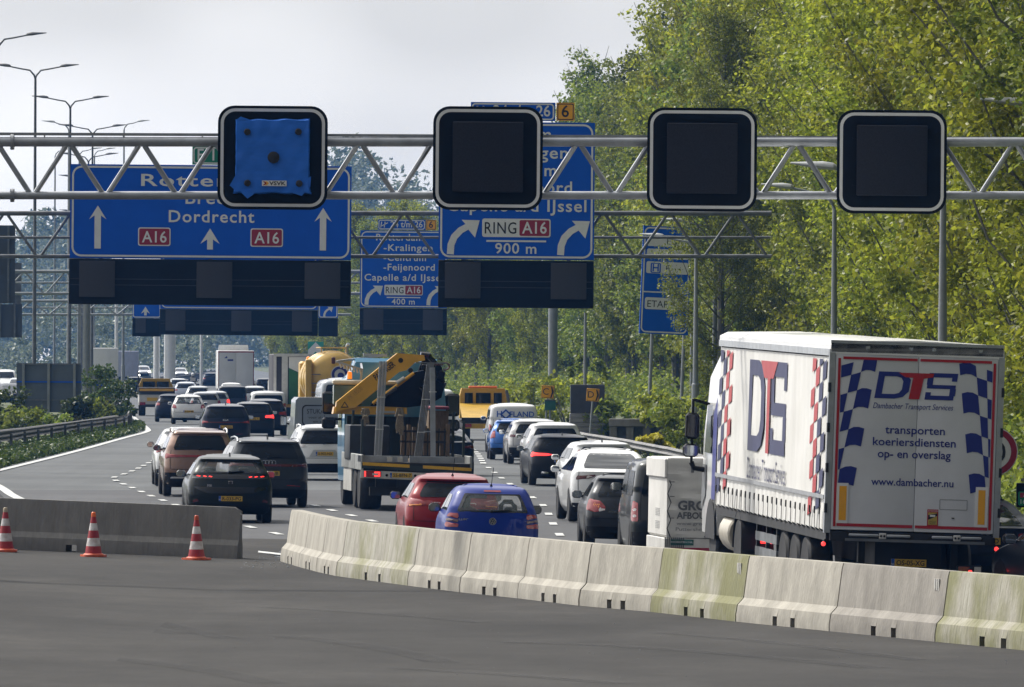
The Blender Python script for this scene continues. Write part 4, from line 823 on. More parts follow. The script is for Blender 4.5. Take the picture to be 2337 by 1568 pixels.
def wheel(parent, x, y, r, w=.21):
    sg = 1 if x > 0 else -1; key = (round(r, 2), sg, w)
    if key not in _WH:
        T = Matrix.Rotation(R(90) * sg, 4, 'Y')
        mb = MB(); mb.lathe([(r * .62, -w / 2), (r * .9, -w / 2), (r * .985, -w * .38), (r, -w * .2), (r, w * .2), (r * .985, w * .38), (r * .9, w / 2), (r * .62, w / 2 - .01)], K['tyre'], 26, T); a = mb.build('tyre')
        mb = MB(); mb.lathe([(r * .64, -w * .3), (r * .64, w * .46), (r * .60, w * .47), (r * .57, w * .2), (.05, w * .25)], K['black'], 22, T)
        for k in range(5): mb.box(-r * .60, -.03, -.035, .035, w * .22, w * .40, K['rim'], T @ Matrix.Rotation(2 * math.pi * k / 5, 4, 'Z'))
        mb.lathe([(r * .15, w * .2), (r * .15, w * .42), (.01, w * .43)], K['rim'], 12, T); mb.ring
        b = mb.build('rim'); _WH[key] = (a.data, b.data); a.parent = parent; 
        o = bpy.data.objects.new('wheel', None); COL.objects.link(o); o.parent = parent; o.location = (x, y, r); a.parent = o; b.parent = o; return
    o = bpy.data.objects.new('wheel', None); COL.objects.link(o); o.parent = parent; o.location = (x, y, r)
    for nm, d_ in zip(('tyre', 'rim'), _WH[key]): c = bpy.data.objects.new(nm, d_); COL.objects.link(c); c.parent = o
def plate(parent, t, x, y, z, w=.52, name='number_plate', sc=1):
    mb = MB(); mb.box(-w / 2, w / 2, -.012, .01, -.055, .055, K['platey'], Matrix.Translation((x, y, z))); M_ = BACK(y - .012) @ Matrix.Translation((x, z, 0))
    mb.sheet([(-w / 2, -.055), (-w / 2 + .05, -.055), (-w / 2 + .05, .055), (-w / 2, .055)], .003, K['euroblue'], M_); mb.text('NL', -w / 2 + .025, -.035, .028, K['signwhite'], M_, .006)
    if t: mb.text(t, .025, -.036, .074, K['ink'], M_, .004, w=w * .80, bold=.02)
    return mb.build(name, parent)
def mirrors(r, x, y, z, col, w=.20, h=.15, sides=(-1, 1)):
    for sg in sides:
        mb = MB(); M_ = Matrix.Translation((sg * (x + w * .62), y, z)); mb.box(-w / 2, w / 2, -.05, .10, -h / 2, h / 2, col, M_, bev=.04); mb.bar((sg * (x - .06), y + .04, z - h * .3), (sg * (x + w * .3), y + .03, z - h * .2), .05, .05, K['black']); m = mb.build('wing_mirror', r)
        mb = MB(); mb.prism(rrect(-w * .42, -h * .40, w * .42, h * .40, .035), 0, .006, K['mirror'], BACK(y - .053) @ Matrix.Translation((sg * (x + w * .62), z, 0))); mb.build('mirror_glass', m)
LT = [(-.995, .555), (-.68, .575), (-.70, .655), (-.985, .675)]
def mir(P): return [(-a, b) for a, b in P]
def car(label, px, py, rz, col, prof=HATCH, L_=4.2, Wd=1.8, H=1.47, plt='', lights=None, win=None, bar=None, plate_zf=.52, black_zf=.30, lean=0., sc=1., group='cars in the queue', far=False, side_mt='glass', rails=False, ant=None, mir_col=None, wr=.33, see=False, band=None, name='car', cat='car', oncoming=False, side_win=True, belt=None, lowc=None, seam=True, rear_glass=True, wiper=True):
    p = gnd(px, py); root = thing(name, label, cat, (p.x, p.y, .02), R(rz), group, lean=R(lean), sc=sc); B = Body(L_, Wd, H, prof); pm = col
    win = win or [(-.84, .705), (.84, .705), (.80, .895), (-.80, .895)]; W2 = rpoly(win, .05, 3)
    if see:
        inn = [(a * .90, z + (.018 if z < .8 else -.018)) for a, z in win]; fwin = [(-.84, .70), (.84, .70), (.80, .94), (-.80, .94)]
        bm = B.mesh(pm, dict(rear=[(a * .93, z + (.008 if z < .8 else -.008)) for a, z in win], front=fwin)); bm.build('body', root, smooth=40)
        mb = MB(); B.frame(mb, B.rear, W2, rpoly(inn, .05, 3), K['blackgloss']); mb.build('window_seal', root)
        g_ = mat('clear car glass', (.55, .62, .60), .02, trans=.86, noise=(3, .9)); mb = MB(); B.patch(mb, B.rear, inn, g_, .003); mb.build('rear_window', root); mb = MB(); B.patch(mb, B.front, fwin, g_, .003); mb.build('windscreen', root)
    else:
        B.mesh(pm).build('body', root, smooth=40)
        if rear_glass: mb = MB(); B.patch(mb, B.rear, W2, K['glass'], .006); rw = mb.build('rear_window', root)
        mb = MB(); B.patch(mb, B.front, rpoly([(-.86, .70), (.86, .70), (.80, .935), (-.80, .935)], .05), K['glass'], .006); mb.build('windscreen', root)
    bz = belt or .695
    if side_win:
        for sg in (-1, 1):
            fn = B.side(sg); a0, b0, _ = B.at(bz); a1, b1, _ = B.at(.885); m0 = (a0 + b0) / 2 + .1
            if not far:
                for P in ([(a0 + .42, bz), (m0 - .05, bz), (m0 - .1, .885), (a1 + .40, .885)], [(m0 + .05, bz), (b0 - .30, bz), (b1 - .38, .885), (m0 + .0, .885)]): mb = MB(); B.patch(mb, fn, rpoly(P, .035), K[side_mt], .008, .18); mb.build('side_window', root)
            else: mb = MB(); B.patch(mb, fn, [(a0 + .42, bz), (b0 - .30, bz), (b1 - .38, .885), (a1 + .40, .885)], K['glass'], .005, .3); mb.build('side_window', root)
    mb = MB(); lo = B.z[0] + .005; B.patch(mb, B.rear, [(-.985, lo), (.985, lo), (.985, black_zf), (-.985, black_zf)], lowc or K['black'], .008)
    if seam and not far: B.patch(mb, B.rear, [(-.80, .405), (.80, .405), (.80, .412), (-.80, .412)], K['black'], .004); [B.patch(mb, B.rear, [(q * .83 - .006, .41), (q * .83 + .006, .41), (q * .845 + .006, .69), (q * .845 - .006, .69)], K['black'], .004) for q in (-1, 1)]
    mb.build('rear_bumper', root)
    for P, mt in (lights or [(LT, 'redlens')]):
        for q in ((P, mir(P)) if P[0][0] < -.05 else (P,)): mb = MB(); B.patch(mb, B.rear, rpoly(q, .02), K[mt] if isinstance(mt, str) else mt, .012, .05); mb.build('tail_light', root)
    if band: mb = MB(); B.patch(mb, B.rear, rpoly(band[0], .02), K[band[1]], .009); mb.build('trim_band', root)
    if bar: mb = MB(); B.patch(mb, B.rear, bar[0], K[bar[1]], .014); mb.build('light_bar', root)
    if oncoming:
        for P in ([(-.97, .50), (-.60, .50), (-.58, .60), (-.95, .62)],): 
            for q in (P, mir(P)): mb = MB(); B.patch(mb, B.front, q, mat('lit headlamp', (1, .96, .85), .2, emit=5.0), .014); mb.build('headlight', root)
        mb = MB(); B.patch(mb, B.front, [(-.7, .24), (.7, .24), (.66, .44), (-.66, .44)], K['black'], .01); mb.build('grille', root)
    if plt is not None: plate(root, plt, 0, B.rear(0, plate_zf).y - .012, plate_zf * H, sc=1)
    t = Wd / 2 - .115
    for sg in (-1, 1):
        for y in (.78, L_ - .88):
            mb = MB(); fn = B.side(sg); zc = wr / H; B.patch(mb, fn, [(y + (wr + .05) * math.cos(a), max(zc + (wr + .05) / H * math.sin(a), B.z[0] + .004)) for a in [math.pi * 2 * i / 20 for i in range(20)]], K['black'], .004, .09); mb.build('wheel_arch', root); wheel(root, sg * (t + .012), y, wr)
    if not far or mir_col is not None:
        _, bf, bw = B.at(.70); mirrors(root, bw - .0, bf - .42, .705 * H, mir_col or pm)
    if wiper and not far and rear_glass: q = B.rear(0, win[0][1] + .012); mb = MB(); mb.bar((-.02, q.y - .03, q.z), (.30, q.y - .005, q.z + .03), .03, .02, K['black']); mb.ball((-.02, q.y - .02, q.z), .03, K['black'], 8); mb.build('wiper', root)
    if rails:
        for sg in (-1, 1):
            w_ = B.at(.955)[2]; y0 = B.at(.955)[0] + .2; y1 = B.at(.955)[1] - .2; mb = MB(); mb.tube([(sg * w_, y0, .955 * H), (sg * w_, y0 + .12, 1.005 * H), (sg * w_, (y0 + y1) / 2, 1.02 * H), (sg * w_, y1 - .12, 1.0 * H), (sg * w_, y1, .95 * H)], .022, K[rails] if isinstance(rails, str) else pm, 8); mb.build('roof_rail', root)
    if ant == 'fin': y = B.at(.99)[0] + .12; mb = MB(); mb.prism([(y - .10, .985 * H), (y + .12, .985 * H), (y + .04, 1.03 * H), (y - .01, 1.045 * H)], -.02, .02, K['blackgloss'], Matrix(((0, 0, 1, 0), (1, 0, 0, 0), (0, 1, 0, 0), (0, 0, 0, 1)))); mb.build('antenna', root)
    if ant == 'rod': y = B.at(.99)[0] + .02; mb = MB(); mb.lathe([(.03, 0), (.012, .05)], K['black'], 10, Matrix.Translation((0, y, .985 * H))); mb.tube([(0, y, .985 * H), (.03, y - .06, .985 * H + .34)], .006, K['black'], 6); mb.build('antenna', root)
    return root, B
def interior(r, L_, H):
    S = mat('seat cloth', (.035, .037, .042), .9, noise=(12, .7)); mb = MB()
    for x in (-.37, .37): mb.box(x - .24, x + .24, L_ * .48, L_ * .48 + .16, .4, H * .70, S, bev=.05); mb.box(x - .12, x + .12, L_ * .48, L_ * .48 + .1, H * .71, H * .82, S, bev=.04)
    mb.box(-.64, .64, L_ * .24, L_ * .24 + .16, .4, H * .66, S, bev=.05); [mb.box(x - .11, x + .11, L_ * .24, L_ * .24 + .1, H * .665, H * .76, S, bev=.04) for x in (-.4, .4)]; mb.build('seats', r)
    mb = MB(); mb.box(-.66, .66, L_ - 1.75, L_ - 1.4, H * .50, H * .66, K['black'], bev=.06); mb.box(-.09, .09, L_ * .60, L_ * .60 + .03, H * .86, H * .90, K['black'], bev=.01); mb.build('dashboard', r)
P_ = lambda n, c, m=.0: paint(n, c, m)
C_PGT = P_('dark green black paint', (.005, .009, .009), .2); C_GREY = P_('graphite paint', (.030, .035, .041), .5); C_BROWN = P_('rose brown paint', (.25, .148, .105), .4); C_WHITE = P_('white car paint', (.72, .73, .74)); C_SILV = P_('silver paint', (.46, .48, .50), .5)
C_BLACK = P_('black paint', (.010, .012, .017), .2); C_DBLUE = P_('dark blue paint', (.007, .011, .028), .3); C_RED = P_('cherry red paint', (.22, .002, .007), .1); C_LUPO = P_('royal blue paint', (.001, .020, .22), .0); C_BLUE = P_('bright blue paint', (.01, .13, .50), .2); C_LGREY = P_('light grey paint', (.42, .42, .42), .4); C_DGREY = P_('dark grey paint', (.026, .029, .034), .4); C_VAN = P_('grey van paint', (.30, .33, .36), .2); C_BLUEG = P_('blue grey paint', (.10, .14, .19), .4)
# --- left carriageway, nearest first
r, B = car('black-green hatchback with three-bar claw tail lights, plate R-033-PG, nearest left', 525, 1196, 4.2, C_PGT, HATCH, 4.37, 1.87, 1.48, 'R-033-PG', [([(-.86, .685), (-.74, .682), (-.735, .700), (-.85, .703)], 'brake'), ([(-.69, .680), (-.59, .678), (-.585, .697), (-.685, .699)], 'brake'), ([(-.55, .677), (-.45, .676), (-.445, .694), (-.545, .696)], 'brake'), ([(-.90, .30), (-.74, .315), (-.78, .36), (-.88, .345)], 'darklens')], [(-.82, .745), (.82, .745), (.77, .915), (-.77, .915)], plate_zf=.365, black_zf=.28, ant='fin', mir_col=K['blackgloss'], see=True, band=([(-.95, .655), (.95, .655), (.93, .72), (-.93, .72)], 'blackgloss'), wr=.34, lean=.6)
interior(r, 4.37, 1.48)
mb = MB(); y = B.rear(0, .61).y - .012; mb.sheet([(-.05, .93), (.05, .93), (.045, .87), (0, .83), (-.045, .87)], .004, K['chrome'], BACK(y)); mb.sheet([(-.038, .918), (.038, .918), (.035, .875), (0, .845), (-.035, .875)], .008, K['ink'], BACK(y)); mb.text('308', -.47, .80, .05, K['chrome'], BACK(B.rear(-.5, .55).y - .012), .0, bold=.02); mb.build('badge', r)
mb = MB(); B.patch(mb, B.rear, [(-.86, .52), (-.55, .44), (.55, .44), (.86, .52), (.86, .535), (.5, .47), (-.5, .47), (-.86, .535)], K['blackgloss'], .010); mb.build('tailgate_crease', r)
r, B = car('graphite SUV with a dark red light bar and four rings, right behind the black-green hatchback', 612, 1160, 6.0, C_GREY, SUVP, 4.9, 1.96, 1.66, 'T-81-NB', [([(-.98, .585), (-.70, .595), (-.70, .635), (-.97, .65)], 'darklens'), ([(-.80, .31), (-.45, .315), (-.45, .335), (-.80, .33)], 'redlens')], [(-.80, .715), (.80, .715), (.76, .915), (-.76, .915)], bar=([(-.72, .597), (.72, .597), (.72, .633), (-.72, .633)], 'darklens'), plate_zf=.50, black_zf=.27, rails='steel', ant='fin', mir_col=K['blackgloss'], wr=.37, lean=.8)
mb = MB(); y = B.rear(0, .66).y - .014
for k in range(4): mb.ring([(-.12 + k * .08 + .055 * math.cos(a), 1.09 + .055 * math.sin(a)) for a in [2 * math.pi * i / 20 for i in range(20)]], [(-.12 + k * .08 + .043 * math.cos(a), 1.09 + .043 * math.sin(a)) for a in [2 * math.pi * i / 20 for i in range(20)]], .002 * k, K['chrome'], BACK(y))
mb.build('badge', r)
r, B = car('rose-brown SUV with roof rails and a full-width red light bar', 456, 1136, 4.4, C_BROWN, SUVP, 4.68, 1.86, 1.74, None, [([(-.98, .565), (-.62, .575), (-.60, .625), (-.97, .645)], 'redlens'), ([(-.55, .335), (-.15, .335), (-.15, .352), (-.55, .352)], 'darklens')], [(-.80, .70), (.80, .70), (.76, .915), (-.76, .915)], bar=([(-.64, .59), (.64, .59), (.64, .622), (-.64, .622)], 'redlens'), black_zf=.36, rails='white', mir_col=K['blackgloss'], wr=.37, lean=.5, wiper=True)
mb = MB(); B.patch(mb, B.rear, [(-.85, .275), (.85, .275), (.8, .30), (-.8, .30)], K['chrome'], .02); mb.build('bumper_trim', r)
r, B = car('white crossover mostly hidden behind the rose-brown SUV', 431, 1112, 4.0, C_WHITE, HATCH, 4.4, 1.86, 1.62, None, [([(-.99, .575), (-.72, .60), (-.74, .655), (-.97, .66)], 'redlens')], mir_col=K['blackgloss'], wr=.35)
r, B = car('white SUV with plate S-902-NX and pale tail lamps, beside the crane truck', 740, 1098, 5.0, C_WHITE, SUVP, 4.65, 1.78, 1.60, 'S-902-NX', [([(-.97, .575), (-.70, .59), (-.60, .655), (-.95, .665)], 'clear')], [(-.84, .665), (.84, .665), (.78, .915), (-.78, .915)], plate_zf=.49, black_zf=.31, rails='white', ant='rod', wr=.34)
mb = MB(); B.patch(mb, B.rear, [(-.5, .43), (.5, .43), (.36, .56), (-.36, .56)], C_SILV, .008); mb.build('plate_recess', r)
r, B = car('dark estate with a thin red light line, behind the rose-brown SUV', 515, 1026, 3.0, C_DBLUE, SUVP, 4.6, 1.90, 1.70, 'L-100-KG', [([(-.97, .575), (-.70, .585), (-.70, .62), (-.96, .64)], 'redlens'), ([(-.7, .33), (-.4, .33), (-.4, .35), (-.7, .35)], 'darklens')], [(-.82, .70), (.82, .70), (.77, .91), (-.77, .91)], bar=([(-.72, .588), (.72, .588), (.72, .612), (-.72, .612)], 'darklens'), plate_zf=.50, ant='fin', wr=.35)
mb = MB(); mb.text('KIA', 0, 1.085, .06, K['chrome'], BACK(B.rear(0, .65).y - .014), .0, w=.22, bold=.02); mb.build('badge', r)
car('black car with a lit red tail lamp and yellow plate, right of the dark estate', 578, 1002, 3.0, C_BLACK, SUVP, 4.5, 1.82, 1.55, 'K-402-R', [([(-.98, .555), (-.55, .575), (-.57, .64), (-.97, .665)], 'brake')], plate_zf=.55, mir_col=K['blackgloss'])
car('dark car with red lamps tucked behind the black one', 607, 995, 3.2, C_DBLUE, SUVP, 4.4, 1.86, 1.60, None, [([(-.98, .555), (-.6, .575), (-.62, .65), (-.97, .675)], 'redlens')], far=True)
car('white small van just behind the pair of black cars', 612, 975, 3.4, C_WHITE, VANP, 4.4, 1.8, 1.75, None, far=True, name='van', cat='van', group='vans')
r, B = car('white hatchback with bright red corner lamps in the outer lane', 430, 969, 3.0, C_WHITE, HATCH, 4.0, 1.70, 1.48, '6-KLP-88', see=True, lights=[([(-.985, .555), (-.72, .53), (-.76, .64), (-.96, .70)], 'redlens')], plate_zf=.44, black_zf=.22)
interior(r, 4.0, 1.48)
car('dark blue hatchback half hidden left of the white hatchback', 391, 964, 3.0, C_DBLUE, HATCH, 4.0, 1.66, 1.45, None, [([(-.99, .58), (-.75, .60), (-.78, .70), (-.96, .71)], 'redlens')], far=True)
car('silver hatchback with large red lamps ahead of the white hatchback', 452, 934, 3.0, C_SILV, HATCH, 4.0, 1.70, 1.45, None, [([(-.99, .50), (-.62, .49), (-.70, .64), (-.96, .66)], 'redlens')], far=True)
car('silver estate at the left of two, before the dark delivery van', 469, 956, 3.0, C_SILV, SUVP, 4.4, 1.70, 1.45, None, [([(-.99, .52), (-.78, .54), (-.80, .68), (-.96, .70)], 'redlens')], far=True)
car('silver car hugging the left side of the dark delivery van', 491, 951, 3.0, C_SILV, SUVP, 4.4, 1.70, 1.42, None, [([(-.99, .52), (-.78, .54), (-.80, .68), (-.96, .70)], 'brake')], far=True)
car('dark delivery van with a square dark back, in the middle of the far cars', 530, 943, 2.8, C_DGREY, VANP, 4.4, 1.78, 1.62, None, [([(-.995, .45), (-.92, .45), (-.92, .66), (-.99, .66)], 'redlens')], [(-.90, .55), (.90, .55), (.86, .92), (-.86, .92)], far=True, name='van', cat='van', group='vans')
car('light silver car peeping over the black cars', 580, 937, 2.8, C_SILV, HATCH, 4.2, 1.75, 1.5, None, far=True)
car('white car ahead of the dark delivery van', 528, 925, 2.7, C_WHITE, HATCH, 4.2, 1.75, 1.5, None, far=True)
car('small dark car with a red lamp at the bend of the road', 308, 900, 2.7, C_DBLUE, HATCH, 4.0, 1.65, 1.45, None, [([(-.99, .50), (-.66, .52), (-.68, .66), (-.96, .68)], 'redlens')], far=True)
car('blue-white car between the yellow works truck and the motorcycle', 424, 919, 2.7, P_('pale blue paint', (.42, .46, .55)), HATCH, 4.2, 1.78, 1.45, None, far=True)
car('tiny far dark car just left of the far white lorry', 482, 886, 2.7, C_DBLUE, HATCH, 4.2, 1.7, 1.5, None, far=True)
# --- right-hand lanes
r, B = car('cherry red hatchback with angular red and amber lamps', 1033, 1266, 3.8, C_RED, HATCH, 4.28, 1.80, 1.47, None, [([(-.985, .59), (-.60, .615), (-.60, .665), (-.965, .70)], 'redlens'), ([(-.94, .592), (-.68, .605), (-.68, .632), (-.93, .628)], 'amber'), ([(-.60, .61), (-.30, .63), (-.34, .665), (-.60, .675)], 'redlens'), ([(-.50, .628), (-.26, .632), (-.30, .652), (-.48, .652)], 'clear')], [(-.80, .715), (.80, .715), (.76, .895), (-.76, .895)], ant='rod', lean=1.2, wr=.33, mir_col=K['black'])
mb = MB(); B.patch(mb, B.rear, [(-.74, .905), (.74, .905), (.73, .925), (-.73, .925)], K['black'], .012); mb.build('spoiler_shadow_paint', r)  # black strip painted on for the shade under the spoiler lip
r, B = car('small royal blue hatchback with a round emblem, nearest behind the barriers', 1121, 1303, 3.7, C_LUPO, [(.13, .16, .30, .88), (.19, .05, .10, .95), (.30, .01, .02, .985), (.42, 0, 0, 1.0), (.52, .015, .05, 1.0), (.60, .03, .22, .985), (.655, .045, .62, .965), (.69, .06, .85, .945), (.76, .12, 1.10, .895), (.84, .20, 1.35, .84), (.905, .28, 1.6, .79), (.93, .31, 1.7, .765), (.955, .35, 1.8, .735), (.974, .42, 1.9, .70), (.988, .58, 2.0, .64), (1.0, .95, 2.3, .55)], 3.53, 1.66, 1.46, None, [([(-.985, .50), (-.71, .50), (-.72, .555), (-.98, .56)], 'redlens'), ([(-.98, .562), (-.72, .557), (-.725, .60), (-.975, .605)], mat('smoked lens', (.10, .045, .045), .15, coat=1, noise=(9, .8))), ([(-.975, .607), (-.725, .602), (-.74, .665), (-.95, .665)], 'redlens')], [(-.80, .685), (.80, .685), (.74, .905), (-.74, .905)], see=True, lean=1.3, ant='rod', black_zf=.2, mir_col=K['black'], wr=.29, wiper=True, seam=False)
LU = r
mb = MB(); y = B.rear(0, .58).y - .006; ci = lambda rr: [(rr * math.cos(2 * math.pi * i / 24), .845 + rr * math.sin(2 * math.pi * i / 24)) for i in range(24)]
mb.ring(ci(.064), ci(.054), .004, K['chrome'], BACK(y)); mb.sheet(ci(.055), .001, C_DBLUE, BACK(y))
for pts in ([(-.028, .888), (0, .850)], [(.028, .888), (0, .850)], [(-.044, .872), (-.02, .800)], [(-.02, .800), (0, .842)], [(0, .842), (.02, .800)], [(.02, .800), (.044, .872)]): mb.bar((pts[0][0], y - .006, pts[0][1]), (pts[1][0], y - .006, pts[1][1]), .012, .004, K['chrome'], (0, 1, 0))
mb.text('LUPO', -.50, .850, .036, K['chrome'], BACK(B.rear(-.6, .58).y - .006), .0, w=.175, bold=.03); mb.build('badge', r)
mb = MB(); B.patch(mb, B.rear, rpoly([(-.24, .925), (.24, .925), (.24, .945), (-.24, .945)], .01), K['redlens'], .008); mb.build('brake_light', r)
SEAT = mat('seat cloth', (.035, .037, .042), .9, noise=(12, .7)); mb = MB()
for x in (-.36, .36): mb.box(x - .24, x + .24, 1.55, 1.72, .35, .98, SEAT, bev=.05); mb.box(x - .24, x + .24, 1.6, 2.1, .3, .45, SEAT, bev=.05)
mb.box(-.62, .62, .62, .80, .35, .86, SEAT, bev=.05); mb.build('seats', r)
mb = MB()
for x, y in ((.36, 1.60), (.34, .72)):
    zz = .98 if y > 1 else .86; mb.tube([(x - .13, y, zz), (x - .12, y, zz + .12), (x - .06, y, zz + .19), (x + .06, y, zz + .19), (x + .12, y, zz + .12), (x + .13, y, zz)], .042, SEAT, 8)
mb.build('headrest', r)
mb = MB(); mb.box(-.62, .62, 2.25, 2.55, .70, .92, K['black'], bev=.06); mb.tube([(.0 - .36 + .17 * math.cos(a), 2.18, .88 + .17 * math.sin(a)) for a in [2 * math.pi * i / 16 for i in range(17)]], .014, K['black'], 6); mb.build('dashboard', r)
mb = MB(); mb.box(-.66, .66, .18, .30, .93, .945, K['black']); mb.box(-.12, .10, .20, .26, .945, .985, K['whited']); mb.build('parcel_shelf', r)
r, B = car('white electric fastback with a large sloping rear glass', 1400, 1196, 4.3, C_WHITE, FAST, 4.75, 1.92, 1.62, None, [([(-.90, .585), (-.66, .59), (-.44, .64), (-.44, .66), (-.86, .655)], 'darklens'), ([(-.66, .60), (-.46, .645), (-.64, .648)], 'clear')], [(-.80, .745), (.80, .745), (.72, .945), (-.72, .945)], black_zf=.27, wr=.36, lean=1.0, belt=.70, wiper=False)
mb = MB(); y = B.rear(0, .67).y - .012; mb.sheet([(-.04, 1.09), (.04, 1.09), (.006, 1.075), (0, 1.04), (-.006, 1.075)], .004, K['ink'], BACK(y)); mb.build('badge', r)
r, B = car('black estate with a lit wide red lamp and star badge, plate N-844-FT', 1284, 1111, 4.0, C_BLACK, SUVP, 4.7, 1.84, 1.44, 'N-844-FT', [([(-.985, .565), (-.30, .60), (-.30, .625), (-.97, .66)], 'brake')], [(-.82, .685), (.82, .685), (.76, .91), (-.76, .91)], plate_zf=.50, lean=.8, wr=.33, ant='fin')
mb = MB(); y = B.rear(0, .62).y - .012; ci = lambda rr: [(rr * math.cos(2 * math.pi * i / 20), .905 + rr * math.sin(2 * math.pi * i / 20)) for i in range(20)]; mb.ring(ci(.055), ci(.046), .004, K['chrome'], BACK(y)); [mb.bar((0, y - .006, .905), (.05 * math.sin(a), y - .006, .905 + .05 * math.cos(a)), .012, .003, K['chrome'], (0, 1, 0)) for a in (0, 2.09, 4.19)]; mb.build('badge', r)
mb = MB(); [mb.box(x - .11, x + .11, B.rear(.5, .3).y - .03, B.rear(.5, .3).y + .05, .33, .40, K['chrome'], bev=.02) for x in (-.52, .52)]; mb.build('exhaust_trim', r)
car('white estate whose red lamps climb beside the rear glass, behind the white fastback', 1378, 1140, 4.5, C_WHITE, SUVP, 4.7, 1.84, 1.47, None, [([(-.90, .66), (-.80, .66), (-.77, .86), (-.83, .86)], 'redlens')], [(-.76, .69), (.76, .69), (.74, .91), (-.74, .91)], ant='fin')
r, B = car('dark grey small hatchback with round red and amber lamp, left of the minivan', 1429, 1256, 2.6, C_DGREY, HATCH, 3.8, 1.58, 1.43, None, [([(-.985, .52), (-.80, .49), (-.55, .50), (-.53, .56), (-.66, .64), (-.95, .67)], 'redlens'), ([(-.84, .555), (-.68, .55), (-.66, .60), (-.82, .625)], 'amber'), ([(-.70, .50), (-.54, .505), (-.545, .55), (-.68, .555)], 'clear')], [(-.80, .70), (.80, .70), (.74, .90), (-.74, .90)], lean=1.2, wr=.30)
mb = MB(); mb.text('MITSUBISHI', -.20, .70, .035, K['chrome'], BACK(B.rear(-.25, .5).y - .012), .0, w=.34, bold=.02); mb.build('badge', r)
car('bright blue small hatchback with tall red lamps, ahead of the light grey SUV', 1171, 1051, 2.5, C_BLUE, HATCH, 3.6, 1.62, 1.42, None, [([(-.985, .52), (-.78, .54), (-.82, .72), (-.93, .72)], 'redlens')], [(-.80, .69), (.80, .69), (.76, .90), (-.76, .90)], wr=.29)
car('light grey SUV with dark slanted lamps, right of the blue small hatchback', 1222, 1061, 3.0, C_LGREY, SUVP, 4.4, 1.82, 1.50, None, [([(-.97, .60), (-.66, .595), (-.60, .63), (-.80, .665), (-.95, .665)], 'darklens')], [(-.80, .70), (.80, .70), (.74, .90), (-.74, .90)], black_zf=.38)
car('white SUV showing only its roof and dark glass over the black estate', 1268, 1077, 3.5, C_WHITE, SUVP, 4.5, 1.82, 1.52, None, [([(-.985, .50), (-.85, .52), (-.86, .62), (-.97, .62)], 'redlens')])
car('dark saloon showing its tail past the right side of the crane truck', 1016, 1088, 4.0, C_DBLUE, FAST, 4.6, 1.80, 1.45, None, [([(-.97, .56), (-.60, .58), (-.60, .64), (-.95, .65)], 'darklens')])
# --- right edge
r, B = car('dark blue car with a pale roof, half hidden behind the right side of the trailer', 2243, 1358, 5.0, C_DBLUE, FAST, 4.6, 1.86, 1.50, 'X-47-TD', [([(-.97, .58), (-.60, .60), (-.60, .64), (-.95, .66)], 'redlens')], [(-.78, .72), (.78, .72), (.72, .93), (-.72, .93)], plate_zf=.56, lean=1.0)
mb = MB(); B.patch(mb, B.side(-1), [(1.9, .95), (3.0, .95), (3.0, .975), (1.9, .975)], K['chrome'], .012); mb.build('roof_trim', r)
r, B = car('glossy black car cut by the right picture edge beside the trailer', 2578, 1412, 13.0, C_BLACK, HATCH, 4.5, 1.84, 1.50, None, lean=1.0, wr=.35)
mb = MB(); B.patch(mb, B.side(-1), [(1.2, .685), (3.4, .685), (3.4, .695), (1.2, .695)], K['chrome'], .008, .2); mb.build('window_trim', r)
car('tall grey van with a dark upper rear window, ahead of the grey box pickup', 790, 1037, 4.2, C_VAN, VANP, 5.6, 2.0, 2.74, None, None, [(-.86, .66), (.86, .66), (.80, .93), (-.80, .93)], name='van', cat='van', group='vans', far=True)
car('pale far car beside the works lorry', 407, 906, 2.7, C_SILV, HATCH, 4.1, 1.7, 1.45, None, far=True)
car('grey far car in front of the far white lorry', 560, 915, 2.7, C_LGREY, SUVP, 4.3, 1.8, 1.6, None, far=True)
car('dark far car right of the far white lorry', 607, 912, 2.7, C_DBLUE, SUVP, 4.3, 1.8, 1.6, None, far=True)
# --- oncoming traffic far left
for px, py, col, pr, H, lb in ((10, 905, C_WHITE, VANP, 2.1, 'white oncoming van at the left edge'), (40, 907, C_SILV, HATCH, 1.5, 'silver oncoming car with lit headlamps beside the white van'), (22, 925, C_DBLUE, HATCH, 1.45, 'dark oncoming car low at the left edge'), (300, 872, C_WHITE, HATCH, 1.45, 'white oncoming car with bright lamps left of the hazy columns'), (326, 866, C_SILV, SUVP, 1.7, 'grey-white oncoming car just behind the bright white one'), (240, 875, C_SILV, HATCH, 1.5, 'silver oncoming car above the narrow blank panel'), (410, 866, C_SILV, HATCH, 1.45, 'pale oncoming car right of the thick hazy column')):
    car(lb, px, py, 184, col, pr, 4.4, 1.8, H, None, far=True, oncoming=True, group='oncoming cars')
